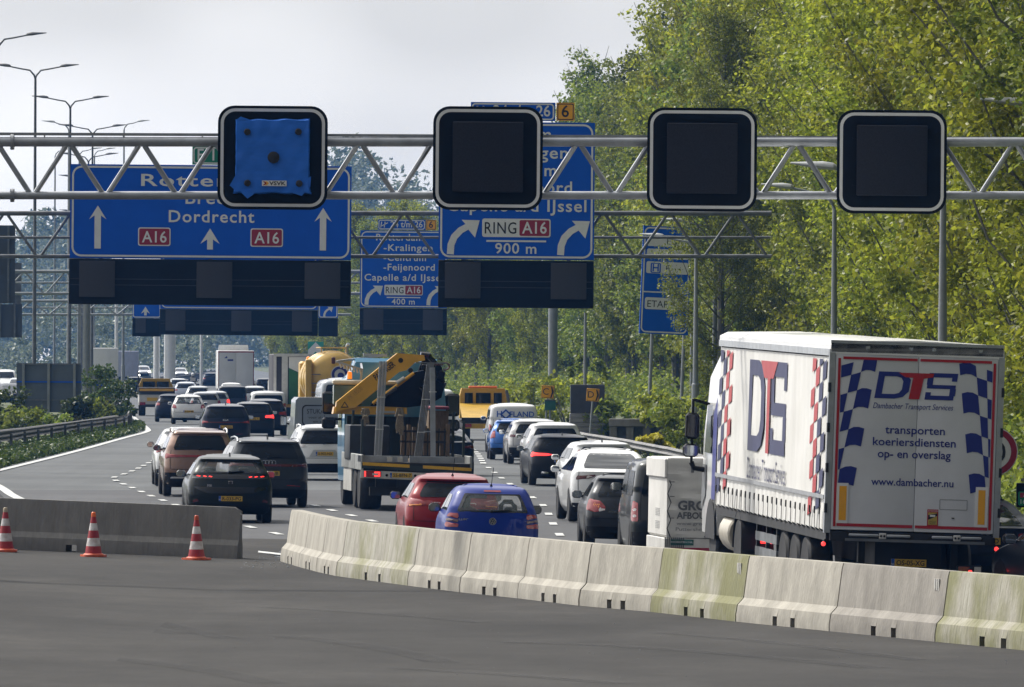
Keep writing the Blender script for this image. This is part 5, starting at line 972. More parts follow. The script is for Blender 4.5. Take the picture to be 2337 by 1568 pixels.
# ---------------------------------------------------------------- lorries, vans, trailers
BLU = mat('fleet blue', (.012, .020, .20), .4, noise=(2, .9)); NAVY = mat('curtain navy', (.012, .016, .085), .5, noise=(2, .9)); RED = mat('fleet red', (.42, .010, .014), .4, noise=(2, .9)); DOORW = mat('door panel white', (.62, .635, .66), .42, noise=(1.1, .90), coat=.15)
CURT = mat('white curtain', (.70, .69, .66), .5, noise=(1.2, .86), stretch=(1, 1.5, .3), coat=.1); CHAS = mat('chassis black', (.012, .012, .013), .65, noise=(3, .6)); ALU = mat('aluminium profile', (.50, .52, .55), .38, .7, noise=(4, .8))
def glyph(mb, ch, a0, b0, w, h, mt, M, d, sl=0.):
    T = lambda p: (a0 + p[0] * w + sl * p[1] * h, b0 + p[1] * h)
    if ch == 'D':
        o = [(0, 0), (.60, 0), (.84, .07), (1, .28), (1, .72), (.84, .93), (.60, 1), (0, 1)]; i = [(.20, .17), (.57, .17), (.71, .22), (.78, .35), (.78, .65), (.71, .78), (.57, .83), (.20, .83)]
        mb.ring([T(p) for p in o], [T(p) for p in i], d, mt, M)
    else:
        bx = {'T': [(0, .83, 1, 1), (.38, 0, .64, .83)], 'S': [(.04, .84, 1, 1), (0, .56, .2, .84), (.02, .42, .98, .56), (.8, .16, 1, .42), (0, 0, .96, .16), (.82, .70, 1, .84), (0, .16, .18, .28)]}[ch]
        for x0, y0, x1, y1 in bx: mb.sheet([T(p) for p in ((x0, y0), (x1, y0), (x1, y1), (x0, y1))], d, mt, M)
# ---- the curtain-sided articulated lorry
r = thing('articulated_lorry', 'white curtain-sided trailer lorry with blue checker flags on its rear doors, nearest on the right', 'lorry', (5.94, 130.8, .02), R(5.7), 'lorries', R(1.6)); r.rotation_euler[0] = R(.62)
Hh = 3.98; Zb = 1.15; W2 = 1.275; LT_ = 13.5
for sg in (-1, 1):
    mb = MB(); vs = []; ny, nz = 136, 26; g = random.Random(8)
    for i in range(ny + 1):
        y = .10 + (LT_ - .15) * i / ny
        for j in range(nz + 1):
            z = Zb - .02 + (3.74 - Zb) * j / nz; k = max(0, (1.55 - z) / .4); am = .004 + .028 * k
            x = W2 + .012 + am * math.sin(y * 6.28 / .52 + (1.3 if k > 0 else 0)) + .01 * math.sin(y * 1.7 + z * 2) * (1 - abs(z - 2.4) / 1.4)
            vs.append((sg * x, y, z + (.025 * math.cos(y * 6.28 / .52) if j == 0 else 0)))
    mb.add(vs, [((i) * (nz + 1) + j, (i + 1) * (nz + 1) + j, (i + 1) * (nz + 1) + j + 1, i * (nz + 1) + j + 1)[::(1 if sg > 0 else -1)] for i in range(ny) for j in range(nz)], CURT); cu = mb.build('side_curtain', r)
    if sg < 0:
        M_ = LEFTS(-W2 - .028); mb = MB()
        glyph(mb, 'D', -9.5, 2.12, 1.95, 1.45, NAVY, M_, .0); glyph(mb, 'S', -6.75, 2.12, 1.85, 1.45, NAVY, M_, .0); mb.sheet([(-8.05, 3.57), (-6.0, 3.57), (-6.5, 3.30), (-6.85, 3.30), (-6.86, 2.12), (-7.20, 2.12), (-7.19, 3.30), (-7.6, 3.30)], .008, RED, M_)
        mb.text('Dambacher Transport Services', -7.1, 1.68, .34, NAVY, M_, .002, w=4.7); mb.build('side_lettering', cu)
        for a0, cols in ((-13.38, (NAVY, NAVY, RED, RED)), (-2.05, (RED, RED, NAVY, NAVY))):
            mb = MB()
            for c_ in range(4):
                for k in range(9):
                    if (k + c_) % 2: continue
                    w_ = .40; z0 = 1.30 + k * .27 + .05 * c_; z1 = z0 + .27; x0 = a0 + c_ * w_ + .06 * math.sin(k * .9 + c_); mb.sheet([(x0, z0), (x0 + w_, z0 + .07), (x0 + w_ + .02, min(3.68, z1 + .07)), (x0 + .02, min(3.68, z1))], .0, cols[c_], M_)
            mb.build('checker_pattern', cu)
        mb = MB(); mb.box(-W2 - .052, -W2 - .04, .15, LT_ - .1, 1.60, 1.66, mat('grey strip', (.30, .31, .33), .5, noise=(3, .8))); mb.build('reflective_strip', cu)
        for k in range(24): mb = MB(); y = .45 + k * .55; mb.box(-W2 - .060, -W2 - .052, y - .010, y + .010, 1.10, 1.44, CHAS); mb.box(-W2 - .075, -W2 - .052, y - .018, y + .018, 1.36, 1.47, CHAS, bev=.008); mb.build('strap', r)
mb = MB()
secs = []
for i in range(28):
    y = .0 + (LT_ + .02) * i / 27; dz = .012 * math.sin(i * 1.9); secs.append([(-W2 - .03, y, 3.76), (-W2 - .03, y, 3.90 + dz), (-W2 + .1, y, 3.965 + dz), (0, y, 4.0 + dz * 2), (W2 - .1, y, 3.965 - dz), (W2 + .03, y, 3.90), (W2 + .03, y, 3.76)])
mb.loft(secs, K['white']); mb.build('roof', r)
mb = MB(); mb.box(-W2 - .045, -W2 - .03, .02, LT_, 3.74, 3.84, ALU); mb.box(W2 + .03, W2 + .045, .02, LT_, 3.74, 3.84, ALU); mb.build('roof_rail', r)
mb = MB(); mb.box(-W2, W2, LT_, LT_ + .05, Zb, 3.8, DOORW); mb.build('front_wall', r)
mb = MB(); mb.box(-W2, W2, .12, LT_, .98, Zb - .04, CHAS); mb.box(-.5, .5, .3, LT_ - 1, .62, .98, CHAS); mb.build('chassis', r)
M_ = BACK(0); mb = MB(); mb.box(-W2 - .02, W2 + .02, 0, .06, 3.80, 3.93, K['boxblack']); mb.box(-W2 - .03, W2 + .03, -.02, .05, 3.93, 3.975, ALU); [mb.box(x - .03, x + .03, -.012, 0, 3.85, 3.90, ALU) for x in (-.75, -.1, .25, .95)]; mb.build('rear_header', r)
for sg in (-1, 1): mb = MB(); mb.box(sg * W2 - .045, sg * W2 + .045, -.005, .1, Zb - .05, 3.79, ALU); [mb.box(sg * (W2 + .03) - .02, sg * (W2 + .03) + .02, -.03, .05, z, z + .14, CHAS) for z in (1.4, 2.0, 2.6, 3.2)]; mb.build('door_post', r)
U = lambda u: u - W2
for u0, u1 in ((.05, 1.297), (1.303, 2.50)): mb = MB(); mb.box(U(u0), U(u1), 0, .05, Zb, 3.78, DOORW, bev=.008); mb.build('rear_door', r)
def cells(bs, lines, M, left, d, mtb):
    for k in range(len(lines) - 1):
        for c_ in range(len(bs)):
            if (k + c_) % 2: continue
            lo, hi = [], []
            for t in (0, .33, .66, 1):
                for arr, v in ((hi, lines[k]), (lo, lines[k + 1])):
                    a, b = bs[c_][0](v), bs[c_][1](v); u = a + (b - a) * t; q = bs[0][1](v) if left else bs[0][0](v); du = (q - u) if left else (u - q); arr.append((U(u), Zb + v - .30 * max(0, du - .17) + .025 * math.sin(min(1, du / .22) * 3.14)))
            if hi[-1][0] - hi[0][0] < .012: continue
            mtb.sheet(lo + hi[::-1], d, BLU, M)
mx_ = lambda a: max(a, .135); LN = [2.56, 2.37, 2.10, 1.82, 1.52, 1.25, .93, .66, .36]
bA = lambda v: mx_(.625 + (v - 2.25) * .157); bB = lambda v: mx_(.41 + (v - 2.25) * .19); bC = lambda v: mx_(.265 + (v - 2.25) * .17); b0 = lambda v: .135
mb = MB(); cells([(bB, bA), (bC, bB), (b0, bC)], LN[:1] + LN[1:], M_, True, .006, mb); mb.build('checker_flag', r)
mn = lambda a: min(a, 2.415); iA = lambda v: mn(1.94 + (2.25 - v) * .12); iB = lambda v: mn(2.19 + (2.25 - v) * .115); iC = lambda v: mn(2.34 + (2.25 - v) * .05); i0 = lambda v: 2.415
mb = MB(); cells([(iA, iB), (iB, iC), (iC, i0)], [2.53, 2.36, 2.09, 1.79, 1.48, 1.20, .88, .60, .28], M_, False, .006, mb); mb.build('checker_flag', r)
mb = MB()
for u0, u1, v0, v1 in ((.085, .125, .05, 2.56), (2.425, 2.465, .06, 2.55), (.16, 1.28, 2.545, 2.585), (1.32, 2.40, 2.545, 2.585), (.14, 1.28, .055, .10), (1.32, 2.41, .055, .10)): mb.sheet([(U(u0), Zb + v0), (U(u1), Zb + v0), (U(u1), Zb + v1), (U(u0), Zb + v1)], .010, RED, M_)
mb.build('red_outline', r)
mb = MB(); glyph(mb, 'D', U(.645), Zb + 1.98, .50, .40, BLU, M_, .006, .15); glyph(mb, 'S', U(1.40), Zb + 1.98, .45, .40, BLU, M_, .006, .12); T0 = lambda p: (U(1.0) + p[0], Zb + 1.98 + p[1]); mb.sheet([T0(p) for p in ((.16, 0), (.32, 0), (.38, .31), (.52, .335), (.535, .39), (.0, .39), (.10, .325), (.22, .32))], .010, RED, M_)
mb.build('company_logo', r); mb = MB(); mb.text('Dambacher Transport Services', U(1.23), Zb + 1.83, .085, BLU, M_, .006, w=1.20, slant=.2)
for t, u, v, w, h in (('transporten', 1.275, 1.46, .90, .12), ('koeriersdiensten', 1.27, 1.28, 1.25, .12), ('op- en overslag', 1.275, 1.10, 1.10, .12), ('www.dambacher.nu', 1.26, .685, 1.24, .11)): mb.build('lettering', r); mb = MB(); mb.text(t, U(u), Zb + v, h, BLU, M_, .006, w=w, bold=.012)
mb.build('lettering', r)
for u0, u1, v0, v1, w0, w1, y0, y1 in ((.125, .30, .10, .70, .165, .275, .145, .655), (2.22, 2.41, .10, .70, 2.26, 2.365, .14, .655)):
    mb = MB(); mb.box(U(u0), U(u1), -.016, 0, Zb + v0, Zb + v1, K['white']); mb.sheet([(U(w0), Zb + y0), (U(w1), Zb + y0), (U(w1), Zb + y1), (U(w0), Zb + y1)], .020, mat('marker orange', (.85, .40, .015), .4, emit=0, noise=(8, .92)), M_); mb.build('marker_board', r)
mb = MB(); mb.sheet([(U(1.50), Zb + .10), (U(1.665), Zb + .10), (U(1.665), Zb + .345), (U(1.50), Zb + .345)], .008, RED, M_); mb.sheet([(U(1.515), Zb + .115), (U(1.65), Zb + .115), (U(1.65), Zb + .30), (U(1.515), Zb + .30)], .012, mat('sticker yellow', (.55, .40, .06), .5, noise=(9, .8)), M_); mb.sheet([(U(1.515), Zb + .19), (U(1.65), Zb + .25), (U(1.65), Zb + .29), (U(1.515), Zb + .26)], .016, K['ink'], M_); mb.text('ATTENTION', U(1.583), Zb + .312, .022, K['signwhite'], M_, .012, w=.145); mb.text('ANGLES', U(1.583), Zb + .15, .025, K['ink'], M_, .016, w=.10); mb.text('MORTS', U(1.583), Zb + .12, .025, K['ink'], M_, .016, w=.09); mb.box(U(1.54), U(1.62), -.019, -.016, Zb + .235, Zb + .265, K['white']); mb.build('warning_sticker', r)
mb = MB(); mb.ring(rrect(U(1.68), Zb + .345, U(2.10), Zb + .50, .01, 2), rrect(U(1.688), Zb + .353, U(2.092), Zb + .492, .008, 2), .006, K['postgrey'], M_); mb.box(U(1.87), U(1.91), -.014, 0, Zb + .215, Zb + .23, K['black']); mb.build('document_hatch', r)
mb = MB(); mb.box(-W2 + .05, W2 - .05, -.02, .1, .99, Zb - .02, CHAS); mb.box(-1.0, 1.1, -.05, -.02, .99, 1.03, K['steeld'])
for x0, x1 in ((-.95, -.5), (-.38, -.02), (.30, .62), (.74, 1.05)): mb.box(x0, x1, -.045, -.02, 1.06, 1.10, ALU, bev=.01)
for x in (-.44, .68): mb.box(x - .055, x + .055, -.05, -.02, 1.03, 1.12, K['whited'], bev=.01); [mb.lathe([(.018, 0), (.016, .01)], K['ink'], 10, BACK(-.05) @ Matrix.Translation((x + q, 1.075, 0))) for q in (-.025, .025)]
mb.build('sill_lights', r)
mb = MB(); mb.box(-1.1, 1.1, .25, .4, .48, .60, CHAS, bev=.02); [mb.box(x - .05, x + .05, .3, .45, .5, 1.0, CHAS) for x in (-.7, .7)]; mb.build('underrun_bar', r)
plate(r, 'OS-05-XG', .0, .20, .68, .53)
for sg in (-1, 1):
    mb = MB(); mb.box(sg * .92 - .19, sg * .92 + .19, .18, .28, .52, .67, CHAS, bev=.02); mb.sheet([(sg * .92 - .17, .54), (sg * .92 - .05, .54), (sg * .92 + .0, .65), (sg * .92 - .17, .65)], .004, K['redlens'], BACK(.18)); mb.sheet([(sg * .92 - .045, .54), (sg * .92 + .06, .54), (sg * .92 + .03, .60), (sg * .92 - .012, .60)], .006, K['brake'], BACK(.18)); mb.sheet([(sg * .92 + .07, .54), (sg * .92 + .17, .54), (sg * .92 + .17, .65), (sg * .92 + .07, .65)], .004, K['clear'], BACK(.18)); mb.build('tail_light', r)
    mb = MB(); mb.ball((sg * (W2 + .03), .12, .93), .035, K['brake'], 10); mb.bar((sg * W2, .14, 1.0), (sg * (W2 + .03), .13, .95), .03, .03, K['black']); mb.build('side_light', r)
    for y in (2.6, 3.9, 5.2): wheel(r, sg * 1.06, y, .50, .38)
    mb = MB(); [mb.box(sg * 1.22 - .02, sg * 1.22 + .02, 6.0, 8.6, z, z + .14, K['steeld']) for z in (.48, .72)]; [mb.box(sg * 1.2 - .03, sg * 1.2 + .03, y, y + .08, .48, 1.0, CHAS) for y in (6.05, 7.3, 8.5)]; mb.build('side_guard', r)
    wheel(r, sg * 1.02, 10.6, .51, .50)
    mb = MB(); mb.loft([[(sg * x, 10.6 + rr * math.cos(a), .51 + rr * math.sin(a)) for a in [math.pi * k / 10 for k in range(11)]] for rr, x in ((.60, 1.28), (.60, .76))], CHAS, closed=False, caps=False); mb.build('mudguard', r)
    mb = MB(); mb.lathe([(.30, 0), (.33, .03), (.33, 1.2), (.30, 1.23)], mat('cream tank', (.50, .46, .38), .4, .3, noise=(3, .8)), 18, Matrix.Translation((sg * .98, 11.6, .72)) @ Matrix.Rotation(R(-90), 4, 'X')); mb.build('fuel_tank', r)
    wheel(r, sg * 1.05, 14.35, .51, .32)
mb = MB(); mb.box(-1.0, -.72, 9.85, 9.95, .62, .76, K['brake'], bev=.02); mb.build('tail_light', r)
mb = MB(); mb.box(-.5, .5, 9.8, 15.2, .55, .95, CHAS); mb.build('tractor_frame', r)
CABW = mat('cab white', (.62, .63, .63), .35, coat=.6, noise=(2, .9)); mb = MB()
mb.loft([[(-w, y, z) for w, z in ((1.22, .62), (1.24, 1.3), (1.24, 2.2), (1.16, 3.2), (.98, 3.62 if y > 14.3 else 3.75))] + [(w, y, z) for w, z in ((.98, 3.62 if y > 14.3 else 3.75), (1.16, 3.2), (1.24, 2.2), (1.24, 1.3), (1.22, .62))] for y in (13.75, 13.85, 14.4, 15.3, 15.75)] + [[(s_ * w, 15.98, z) for s_, w, z in ((-1, 1.1, .62), (-1, 1.12, 1.3), (-1, 1.12, 2.1), (-1, 1.0, 2.9), (-1, .9, 3.3), (1, .9, 3.3), (1, 1.0, 2.9), (1, 1.12, 2.1), (1, 1.12, 1.3), (1, 1.1, .62))]], CABW); cb = mb.build('cab', r)
for sg in (-1, 1):
    M2 = LEFTS(-1.225) if sg < 0 else None
    if sg < 0: mb = MB(); mb.sheet([(-15.5, 1.95), (-14.55, 1.95), (-14.55, 2.75), (-15.2, 2.75)], .03, K['glass'], M2); mb.sheet([(-14.4, 1.2), (-13.9, 1.2), (-13.9, 2.9), (-14.4, 2.6)], .03, BLU, M2); mb.sheet([(-15.75, 1.0), (-15.2, 1.25), (-15.2, 1.75), (-15.7, 1.75)], .03, K['steeld'], M2); mb.sheet([(-14.35 + .64 * math.cos(t_), .55 + .66 * math.sin(t_)) for t_ in [math.pi * k / 12 for k in range(13)]], .04, CHAS, M2); mb.sheet([(-13.95, .65), (-13.8, .65), (-13.8, 1.9), (-13.95, 1.9)], .03, CHAS, M2); mb.build('side_window', cb)
    mb = MB(); mb.bar((sg * 1.2, 15.45, 2.75), (sg * 1.46, 15.5, 2.82), .05, .05, K['black']); mb.bar((sg * 1.47, 15.5, 2.83), (sg * 1.47, 15.5, 1.75), .04, .04, K['black'], (0, 1, 0)); mb.tube([(sg * 1.47, 15.5, 1.78), (sg * 1.42, 15.5, 1.68), (sg * 1.25, 15.45, 1.66)], .045, K['black'], 8); mb.box(sg * 1.47 - .12, sg * 1.47 + .12, 15.44, 15.58, 2.16, 2.60, K['black'], bev=.05); mb.box(sg * 1.49 - .13, sg * 1.49 + .13, 15.44, 15.58, 1.86, 2.08, K['black'], bev=.05); m_ = mb.build('wing_mirror', r)
    mb = MB(); mb.prism(rrect(sg * 1.47 - .09, 2.20, sg * 1.47 + .09, 2.56, .04), 0, .004, K['blackgloss'], BACK(15.437)); mb.prism(rrect(sg * 1.49 - .11, 1.885, sg * 1.49 + .11, 2.055, .04), 0, .004, K['mirror'], BACK(15.437)); mb.build('mirror_glass', m_)
mb = MB(); mb.box(-1.05, 1.05, 15.97, 16.0, 2.0, 2.85, K['glass']); mb.build('windscreen', cb)

# ---- loader crane flatbed
p = gnd(949, 1168); r = thing('crane_lorry', 'blue flatbed lorry with a folded yellow loader crane and steel strips, plate 55-BFN-7', 'lorry', (p.x, p.y, .02), R(5.6), 'lorries', R(.8))
q = lambda zx, zy, y=0: Vector(((zx - 1145) * .00284, y, (1505 - zy) * .00284)); M_ = BACK(0); DG = mat('dark green steel', (.022, .034, .032), .55, noise=(3, .7)); BLC = P_('light blue cab paint', (.10, .30, .50), .1); CREAM = mat('cream roof', (.56, .54, .46), .5, noise=(3, .85))
mb = MB(); mb.prism([(-1.32, 1.0), (1.32, .90), (1.32, 1.02), (-1.32, 1.12)], -.12, .06, DG, M_); mb.build('rear_beam', r)
for a, b in ((-1.30, -.18), (.14, 1.30)): s0 = lambda x: -.038 * x; mb = MB(); mb.sheet([(a, 1.02 + s0(a)), (b, 1.02 + s0(b)), (b, 1.095 + s0(b)), (a, 1.095 + s0(a))], .066, mat('reflective yellow', (.72, .40, .02), .4, noise=(9, .85)), M_); mb.build('reflector', r)
mb = MB(); mb.prism([(-1.34, .77), (.6, .72), (.6, .90), (-1.34, .95)], .0, .05, K['whited'], M_); mb.build('light_board', r)
mb = MB(); mb.prism(rrect(-1.27, .79, -.86, .94, .03), .05, .09, K['redlens'], M_); mb.prism(rrect(-1.26, .80, -1.22, .93, .01), .09, .095, K['brake'], M_); mb.prism([(-1.02, .80), (-.88, .80), (-.88, .92), (-1.02, .92), (-1.02, .885), (-.92, .885), (-.92, .835), (-1.02, .835)], .09, .095, K['brake'], M_); mb.prism(rrect(-1.07, .84, -.93, .88, .01), .096, .10, K['clear'], M_); mb.build('tail_light', r)
plate(r, '55-BFN-7', -.38, -.06, .845, .53)
mb = MB(); [mb.ball((x, -.06, .84), .035, K['black'], 8) for x in (-.72, -.04)]; mb.build('light_knob', r)
mb = MB(); mb.box(-1.27, 1.27, .0, 6.2, 1.02, 1.14, CHAS); mb.box(-.45, .45, .1, 8.6, .55, 1.0, CHAS); mb.box(-1.1, 1.1, .2, .35, .35, .55, CHAS); mb.box(-.95, 1.0, .3, .5, .42, .98, CHAS); mb.build('flatbed', r)
for sg in (-1, 1):
    for y in (1.1, 2.45): wheel(r, sg * 1.03, y, .50, .52)
    wheel(r, sg * 1.05, 7.2, .50, .32)
    mb = MB(); mb.box(sg * 1.28 - .02, sg * 1.28 + .02, 3.3, 5.7, .40, .98, K['whited'], bev=.01); mb.build('side_guard', r)
    mb = MB(); [mb.box(sg * 1.3 - .03, sg * 1.3 + .03, y0, y1, .95, 1.32, mat('alloy dropside', (.36, .37, .36), .5, .4, noise=(3, .7)), bev=.01) for y0, y1 in ((.05, 1.9), (2.0, 3.9), (4.0, 6.0))]; mb.build('dropside', r)
    for y, h_ in ((1.2, 2.15), (4.0, 2.35)): mb = MB(); mb.box(sg * 1.22 - .03, sg * 1.22 + .03, y, y + .06, 1.1, h_, DG); mb.build('stake', r)
mb = MB(); mb.box(-1.22, 1.22, 5.9, 6.0, 1.14, 2.2, DG); [mb.box(x - .03, x + .03, 5.85, 5.9, 1.14, 2.2, CHAS) for x in (-.9, -.3, .3, .9)]; mb.build('headboard', r)
o = MB().box(-1.46, -.50, 3.2, 4.8, 1.16, 2.0, mat('black crate', (.016, .020, .024), .5, noise=(3, .6)), Matrix.Translation((.1, 0, 0)), bev=.02).build('tool_chest', r)
mb = MB(); g = random.Random(6)
for k in range(9): x = -.16 + k * .135; mb.box(x, x + .085, 2.6 + g.uniform(-.1, .1), 2.7 + g.uniform(0, .1), 1.3, 2.0 + g.uniform(-.1, .1), K['wood'])
[mb.box(-.2, 1.08, 2.55, 2.6, z, z + .05, CHAS) for z in (1.6, 1.85)]; mb.build('timber_stack', r)
mb = MB(); [mb.box(x0, x1, y, y + .14, 1.15, 1.30, K['steel']) for x0, x1, y in ((-1.4, -.2, .15), (-.15, 1.15, .3))]; mb.box(-1.1, -.3, .6, 3, 1.15, 1.24, K['wood']); mb.box(-.1, .9, .7, 3, 1.15, 1.22, K['wood']); [mb.box(x, x + .12, .1, .15, 1.16, 1.27, K['whited']) for x in (-.7, -.45)]; mb.build('steel_beams', r)
for zx0, zx1, zy0, zy1, wd, mt, nm, yy in ((842, 872, 1050, 255, 68, 'steel', 'steel_strips', .9), (1180, 1277, 1075, 260, 66, 'steeld', 'steel_strips', 1.0), (1306, 1286, 1090, 300, 54, 'steel', 'steel_post', .8)):
    a, b = q(zx0, zy0, yy), q(zx1, zy1, yy) if nm != 'steel_post' else q(zx1, zy1, yy)
    if nm == 'steel_post': a, b = q(zx0, zy0, yy), q(zx1, zy1, yy)
    mb = MB(); w = wd * .00284; n = 5 if nm == 'steel_strips' else 1
    for k in range(n): o_ = Vector((-w / 2 + w * (k + .5) / n, 0, 0)); mb.bar(a + o_, b + o_, w / n * .78, .05, K[mt] if k % 2 == 0 else K['postgrey'] if mt == 'steel' else K['steeld'], (0, 1, 0))
    if n == 5: [mb.bar(a.lerp(b, t) + Vector((-w / 2, -.04, 0)), a.lerp(b, t) + Vector((w / 2, -.04, 0)), .04, .02, K['whited']) for t in (.28, .62)]
    mb.build(nm, r)
mb = MB(); mb.bar(q(1262, 505, .72), q(1320, 505, .72), .06, .02, K['whited']); mb.bar(q(1150, 262, 1.0), q(1420, 262, 1.0), .04, .03, K['steeld']); mb.bar(q(1225, 840, .9), q(1300, 840, .9), .03, .03, K['steel']); mb.build('crosspiece', r)
# crane at the front of the bed
yb = 5.4; kx = 1.03
def qc(zx, zy, y=yb): v = q(zx, zy, y); return Vector((v.x * kx + .06, y, v.z * 1.0))
Mc = lambda y: BACK(y)
def cpoly(mb, pts, y, t, mt): mb.prism([(qc(*p_).x, qc(*p_).z) for p_ in pts], -t / 2, t / 2, mt, BACK(y))
mb = MB(); cpoly(mb, [(590, 705), (600, 612), (1100, 184), (1325, 196), (1335, 240), (1250, 262), (1180, 330), (1120, 345), (760, 655), (620, 690)], yb, .30, K['cyellow']); bm_ = mb.build('crane_boom', r)
mb = MB(); a, b = qc(920, 408), qc(1098, 262); mb.text('PALFINGER', (a.x + b.x) / 2, (a.z + b.z) / 2 - .06, .15, K['ink'], BACK(yb - .155), .004, w=.60, bold=.02, rot=math.atan2(b.z - a.z, b.x - a.x)); mb.build('boom_lettering', bm_); mb = MB(); a = qc(668, 640); mb.prism([(a.x - .10, a.z - .06), (a.x + .10, a.z - .05), (a.x, a.z + .10)], .155, .158, K['ink'], BACK(yb)); mb.prism([(a.x - .062, a.z - .035), (a.x + .062, a.z - .03), (a.x, a.z + .06)], .159, .162, K['cyellow'], BACK(yb)); mb.build('warning_triangle', bm_); mb = MB(); a = qc(765, 530); mb.text('PK 18500', a.x, a.z - .05, .11, mat('faded lettering', (.50, .27, .03), .5, noise=(9, .8)), BACK(yb - .155), .004, w=.42, rot=.70); mb.build('faded_lettering', bm_); mb = MB()
for p_ in ((1130, 245), (1215, 330)): v = qc(*p_); mb.lathe([(.062, 0), (.055, .012)], K['ink'], 16, BACK(yb - .152) @ Matrix.Translation((v.x, v.z, 0))); mb.build('pivot_pin', bm_); mb = MB()
mb = MB(); cpoly(mb, [(880, 640), (1250, 345), (1420, 300), (1500, 370), (1510, 470), (1440, 520), (1220, 610), (1190, 650)], yb + .1, .34, K['black']); cpoly(mb, [(1290, 330), (1330, 225), (1420, 215), (1490, 300), (1520, 430), (1490, 560), (1380, 625), (1200, 650)], yb + .35, .12, K['black']); mb.build('folded_boom', r)
mb = MB(); mb.tube([qc(900, 620, yb - .22), qc(1240, 352, yb - .22)], .045, K['cyellow'], 10); mb.tube([qc(930, 620, yb - .26), qc(1100, 478, yb - .26)], .05, K['blackgloss'], 10); mb.tube([qc(1095, 440, yb - .28), qc(1160, 395, yb - .28)], .05, K['whited'], 10); mb.build('hydraulic_cylinder', r)
mb = MB(); g = random.Random(12)
for k in range(16):
    a = qc(g.uniform(1310, 1500), g.uniform(210, 590), yb - .2 - g.random() * .2); 
    if k < 9: b = a + Vector((g.uniform(-.12, .12), g.uniform(-.1, .1), g.uniform(-.25, .25))); mb.tube([a, a.lerp(b, .5) + Vector((.06, 0, .03)), b], .022, K['blackgloss'], 6)
    else: mb.box(-.09, .09, -.08, .08, -.07, .07, K['black'], Matrix.Translation(a) @ Matrix.Rotation(g.uniform(-.7, .7), 4, 'Y'), bev=.02)
mb.tube([qc(1300, 195, yb), qc(1370, 200, yb), qc(1405, 250, yb), qc(1395, 330, yb)], .09, K['blackgloss'], 10); mb.box(-.08, .08, -.03, .03, -.12, .12, K['black'], Matrix.Translation(qc(1468, 370, yb - .3)) @ Matrix.Rotation(.3, 4, 'Y'), bev=.03); mb.build('hose_bundle', r)
mb = MB(); cpoly(mb, [(575, 715), (585, 655), (700, 650), (1190, 640), (1195, 705), (900, 715)], yb + .2, .5, K['cyellow']); cpoly(mb, [(960, 640), (1060, 605), (1150, 640)], yb + .2, .3, K['cyellow']); mb.box(-.56, -.1, yb - .08, yb - .05, 2.28, 2.34, ALU); mb.build('crane_base', r)
HOOKC = mat('rusty hook', (.13, .035, .025), .6, noise=(12, .6))
mb = MB(); c0 = qc(1500, 290, yb - .3); mb.tube([c0 + Vector((.10 * math.cos(a), 0, .085 * math.sin(a))) for a in [R(150 - 25 * i) for i in range(12)]], [.022] * 9 + [.018, .014, .008], HOOKC, 8)
for k in range(4): c1 = qc(1400 + k * 22, 270, yb - .3); mb.tube([c1 + Vector((.05 * math.cos(a), .01 * (k % 2), .028 * math.sin(a))) for a in [2 * math.pi * i / 10 for i in range(11)]], .011, HOOKC, 6)
mb.build('hook_chain', r)
for zx, z0, z1, w in ((772, 650, 815, 36), (1066, 640, 880, 38)):
    mb = MB(); g = random.Random(zx)
    for k in range(9):
        x = (k - 4) * w * .22; mb.tube([q(zx + x * .7 + g.uniform(-5, 5), z0 + 8, 2.4), q(zx + x * 1.2, (z0 + z1) / 2 - 40, 2.36 + .02 * (k % 3)), q(zx + x * .6, z0 + 75, 2.34), q(zx + x * .9, (z0 + z1) / 2 + 40, 2.36), q(zx + x * .7 + g.uniform(-6, 6), z1 - g.uniform(0, 40), 2.38)], .016, K['rope'], 6)
    mb.tube([q(zx - w * .5, z0 + 75, 2.3), q(zx + w * .5, z0 + 80, 2.3)], .035, K['rope'], 8); mb.build('rope_coil', r)
mb = MB(); a, b = q(1325, 628), q(1492, 655); mb.box(a.x, b.x, 2.6, 4.2, b.z, a.z, mat('maroon tarp', (.16, .008, .03), .6, noise=(4, .7), bump=(6, .5)), bev=.02); mb.box(.52, 1.0, 2.9, 4.0, 1.95, 2.38, K['wood']); mb.build('covered_pallet', r)
# cab
mb = MB(); mb.loft([[(-w, y, z) for w, z in ((1.22, .6), (1.25, 1.3), (1.25, 2.3), (1.18, 3.1), (1.0, hz_))] + [(w, y, z) for w, z in ((1.0, hz_), (1.18, 3.1), (1.25, 2.3), (1.25, 1.3), (1.22, .6))] for y, hz_ in ((6.3, 3.52), (6.4, 3.62), (7.1, 3.62), (7.9, 3.3), (8.35, 2.9))] + [[(s_ * w, 8.5, z) for s_, w, z in ((-1, 1.1, .6), (-1, 1.12, 1.3), (-1, 1.12, 2.0), (-1, 1.0, 2.5), (-1, .95, 2.7), (1, .95, 2.7), (1, 1.0, 2.5), (1, 1.12, 2.0), (1, 1.12, 1.3), (1, 1.1, .6))]], BLC); cb = mb.build('cab', r)
mb = MB(); mb.sheet([(-8.15, 1.9), (-7.1, 1.9), (-7.1, 2.7), (-7.9, 2.7)], .03, K['glass'], LEFTS(-1.235)); mb.build('side_window', cb)
mb = MB(); a, b = q(595, 640), q(850, 420); mb.box(a.x, b.x, 5.95, 6.28, a.z, b.z - .12, mat('green tinted glass', (.10, .15, .12), .15, coat=1, noise=(2, .7)), bev=.03); mb.box(a.x - .02, b.x + .9, 5.92, 6.29, b.z - .12, b.z, CREAM, bev=.03); mb.build('operator_screen', r)
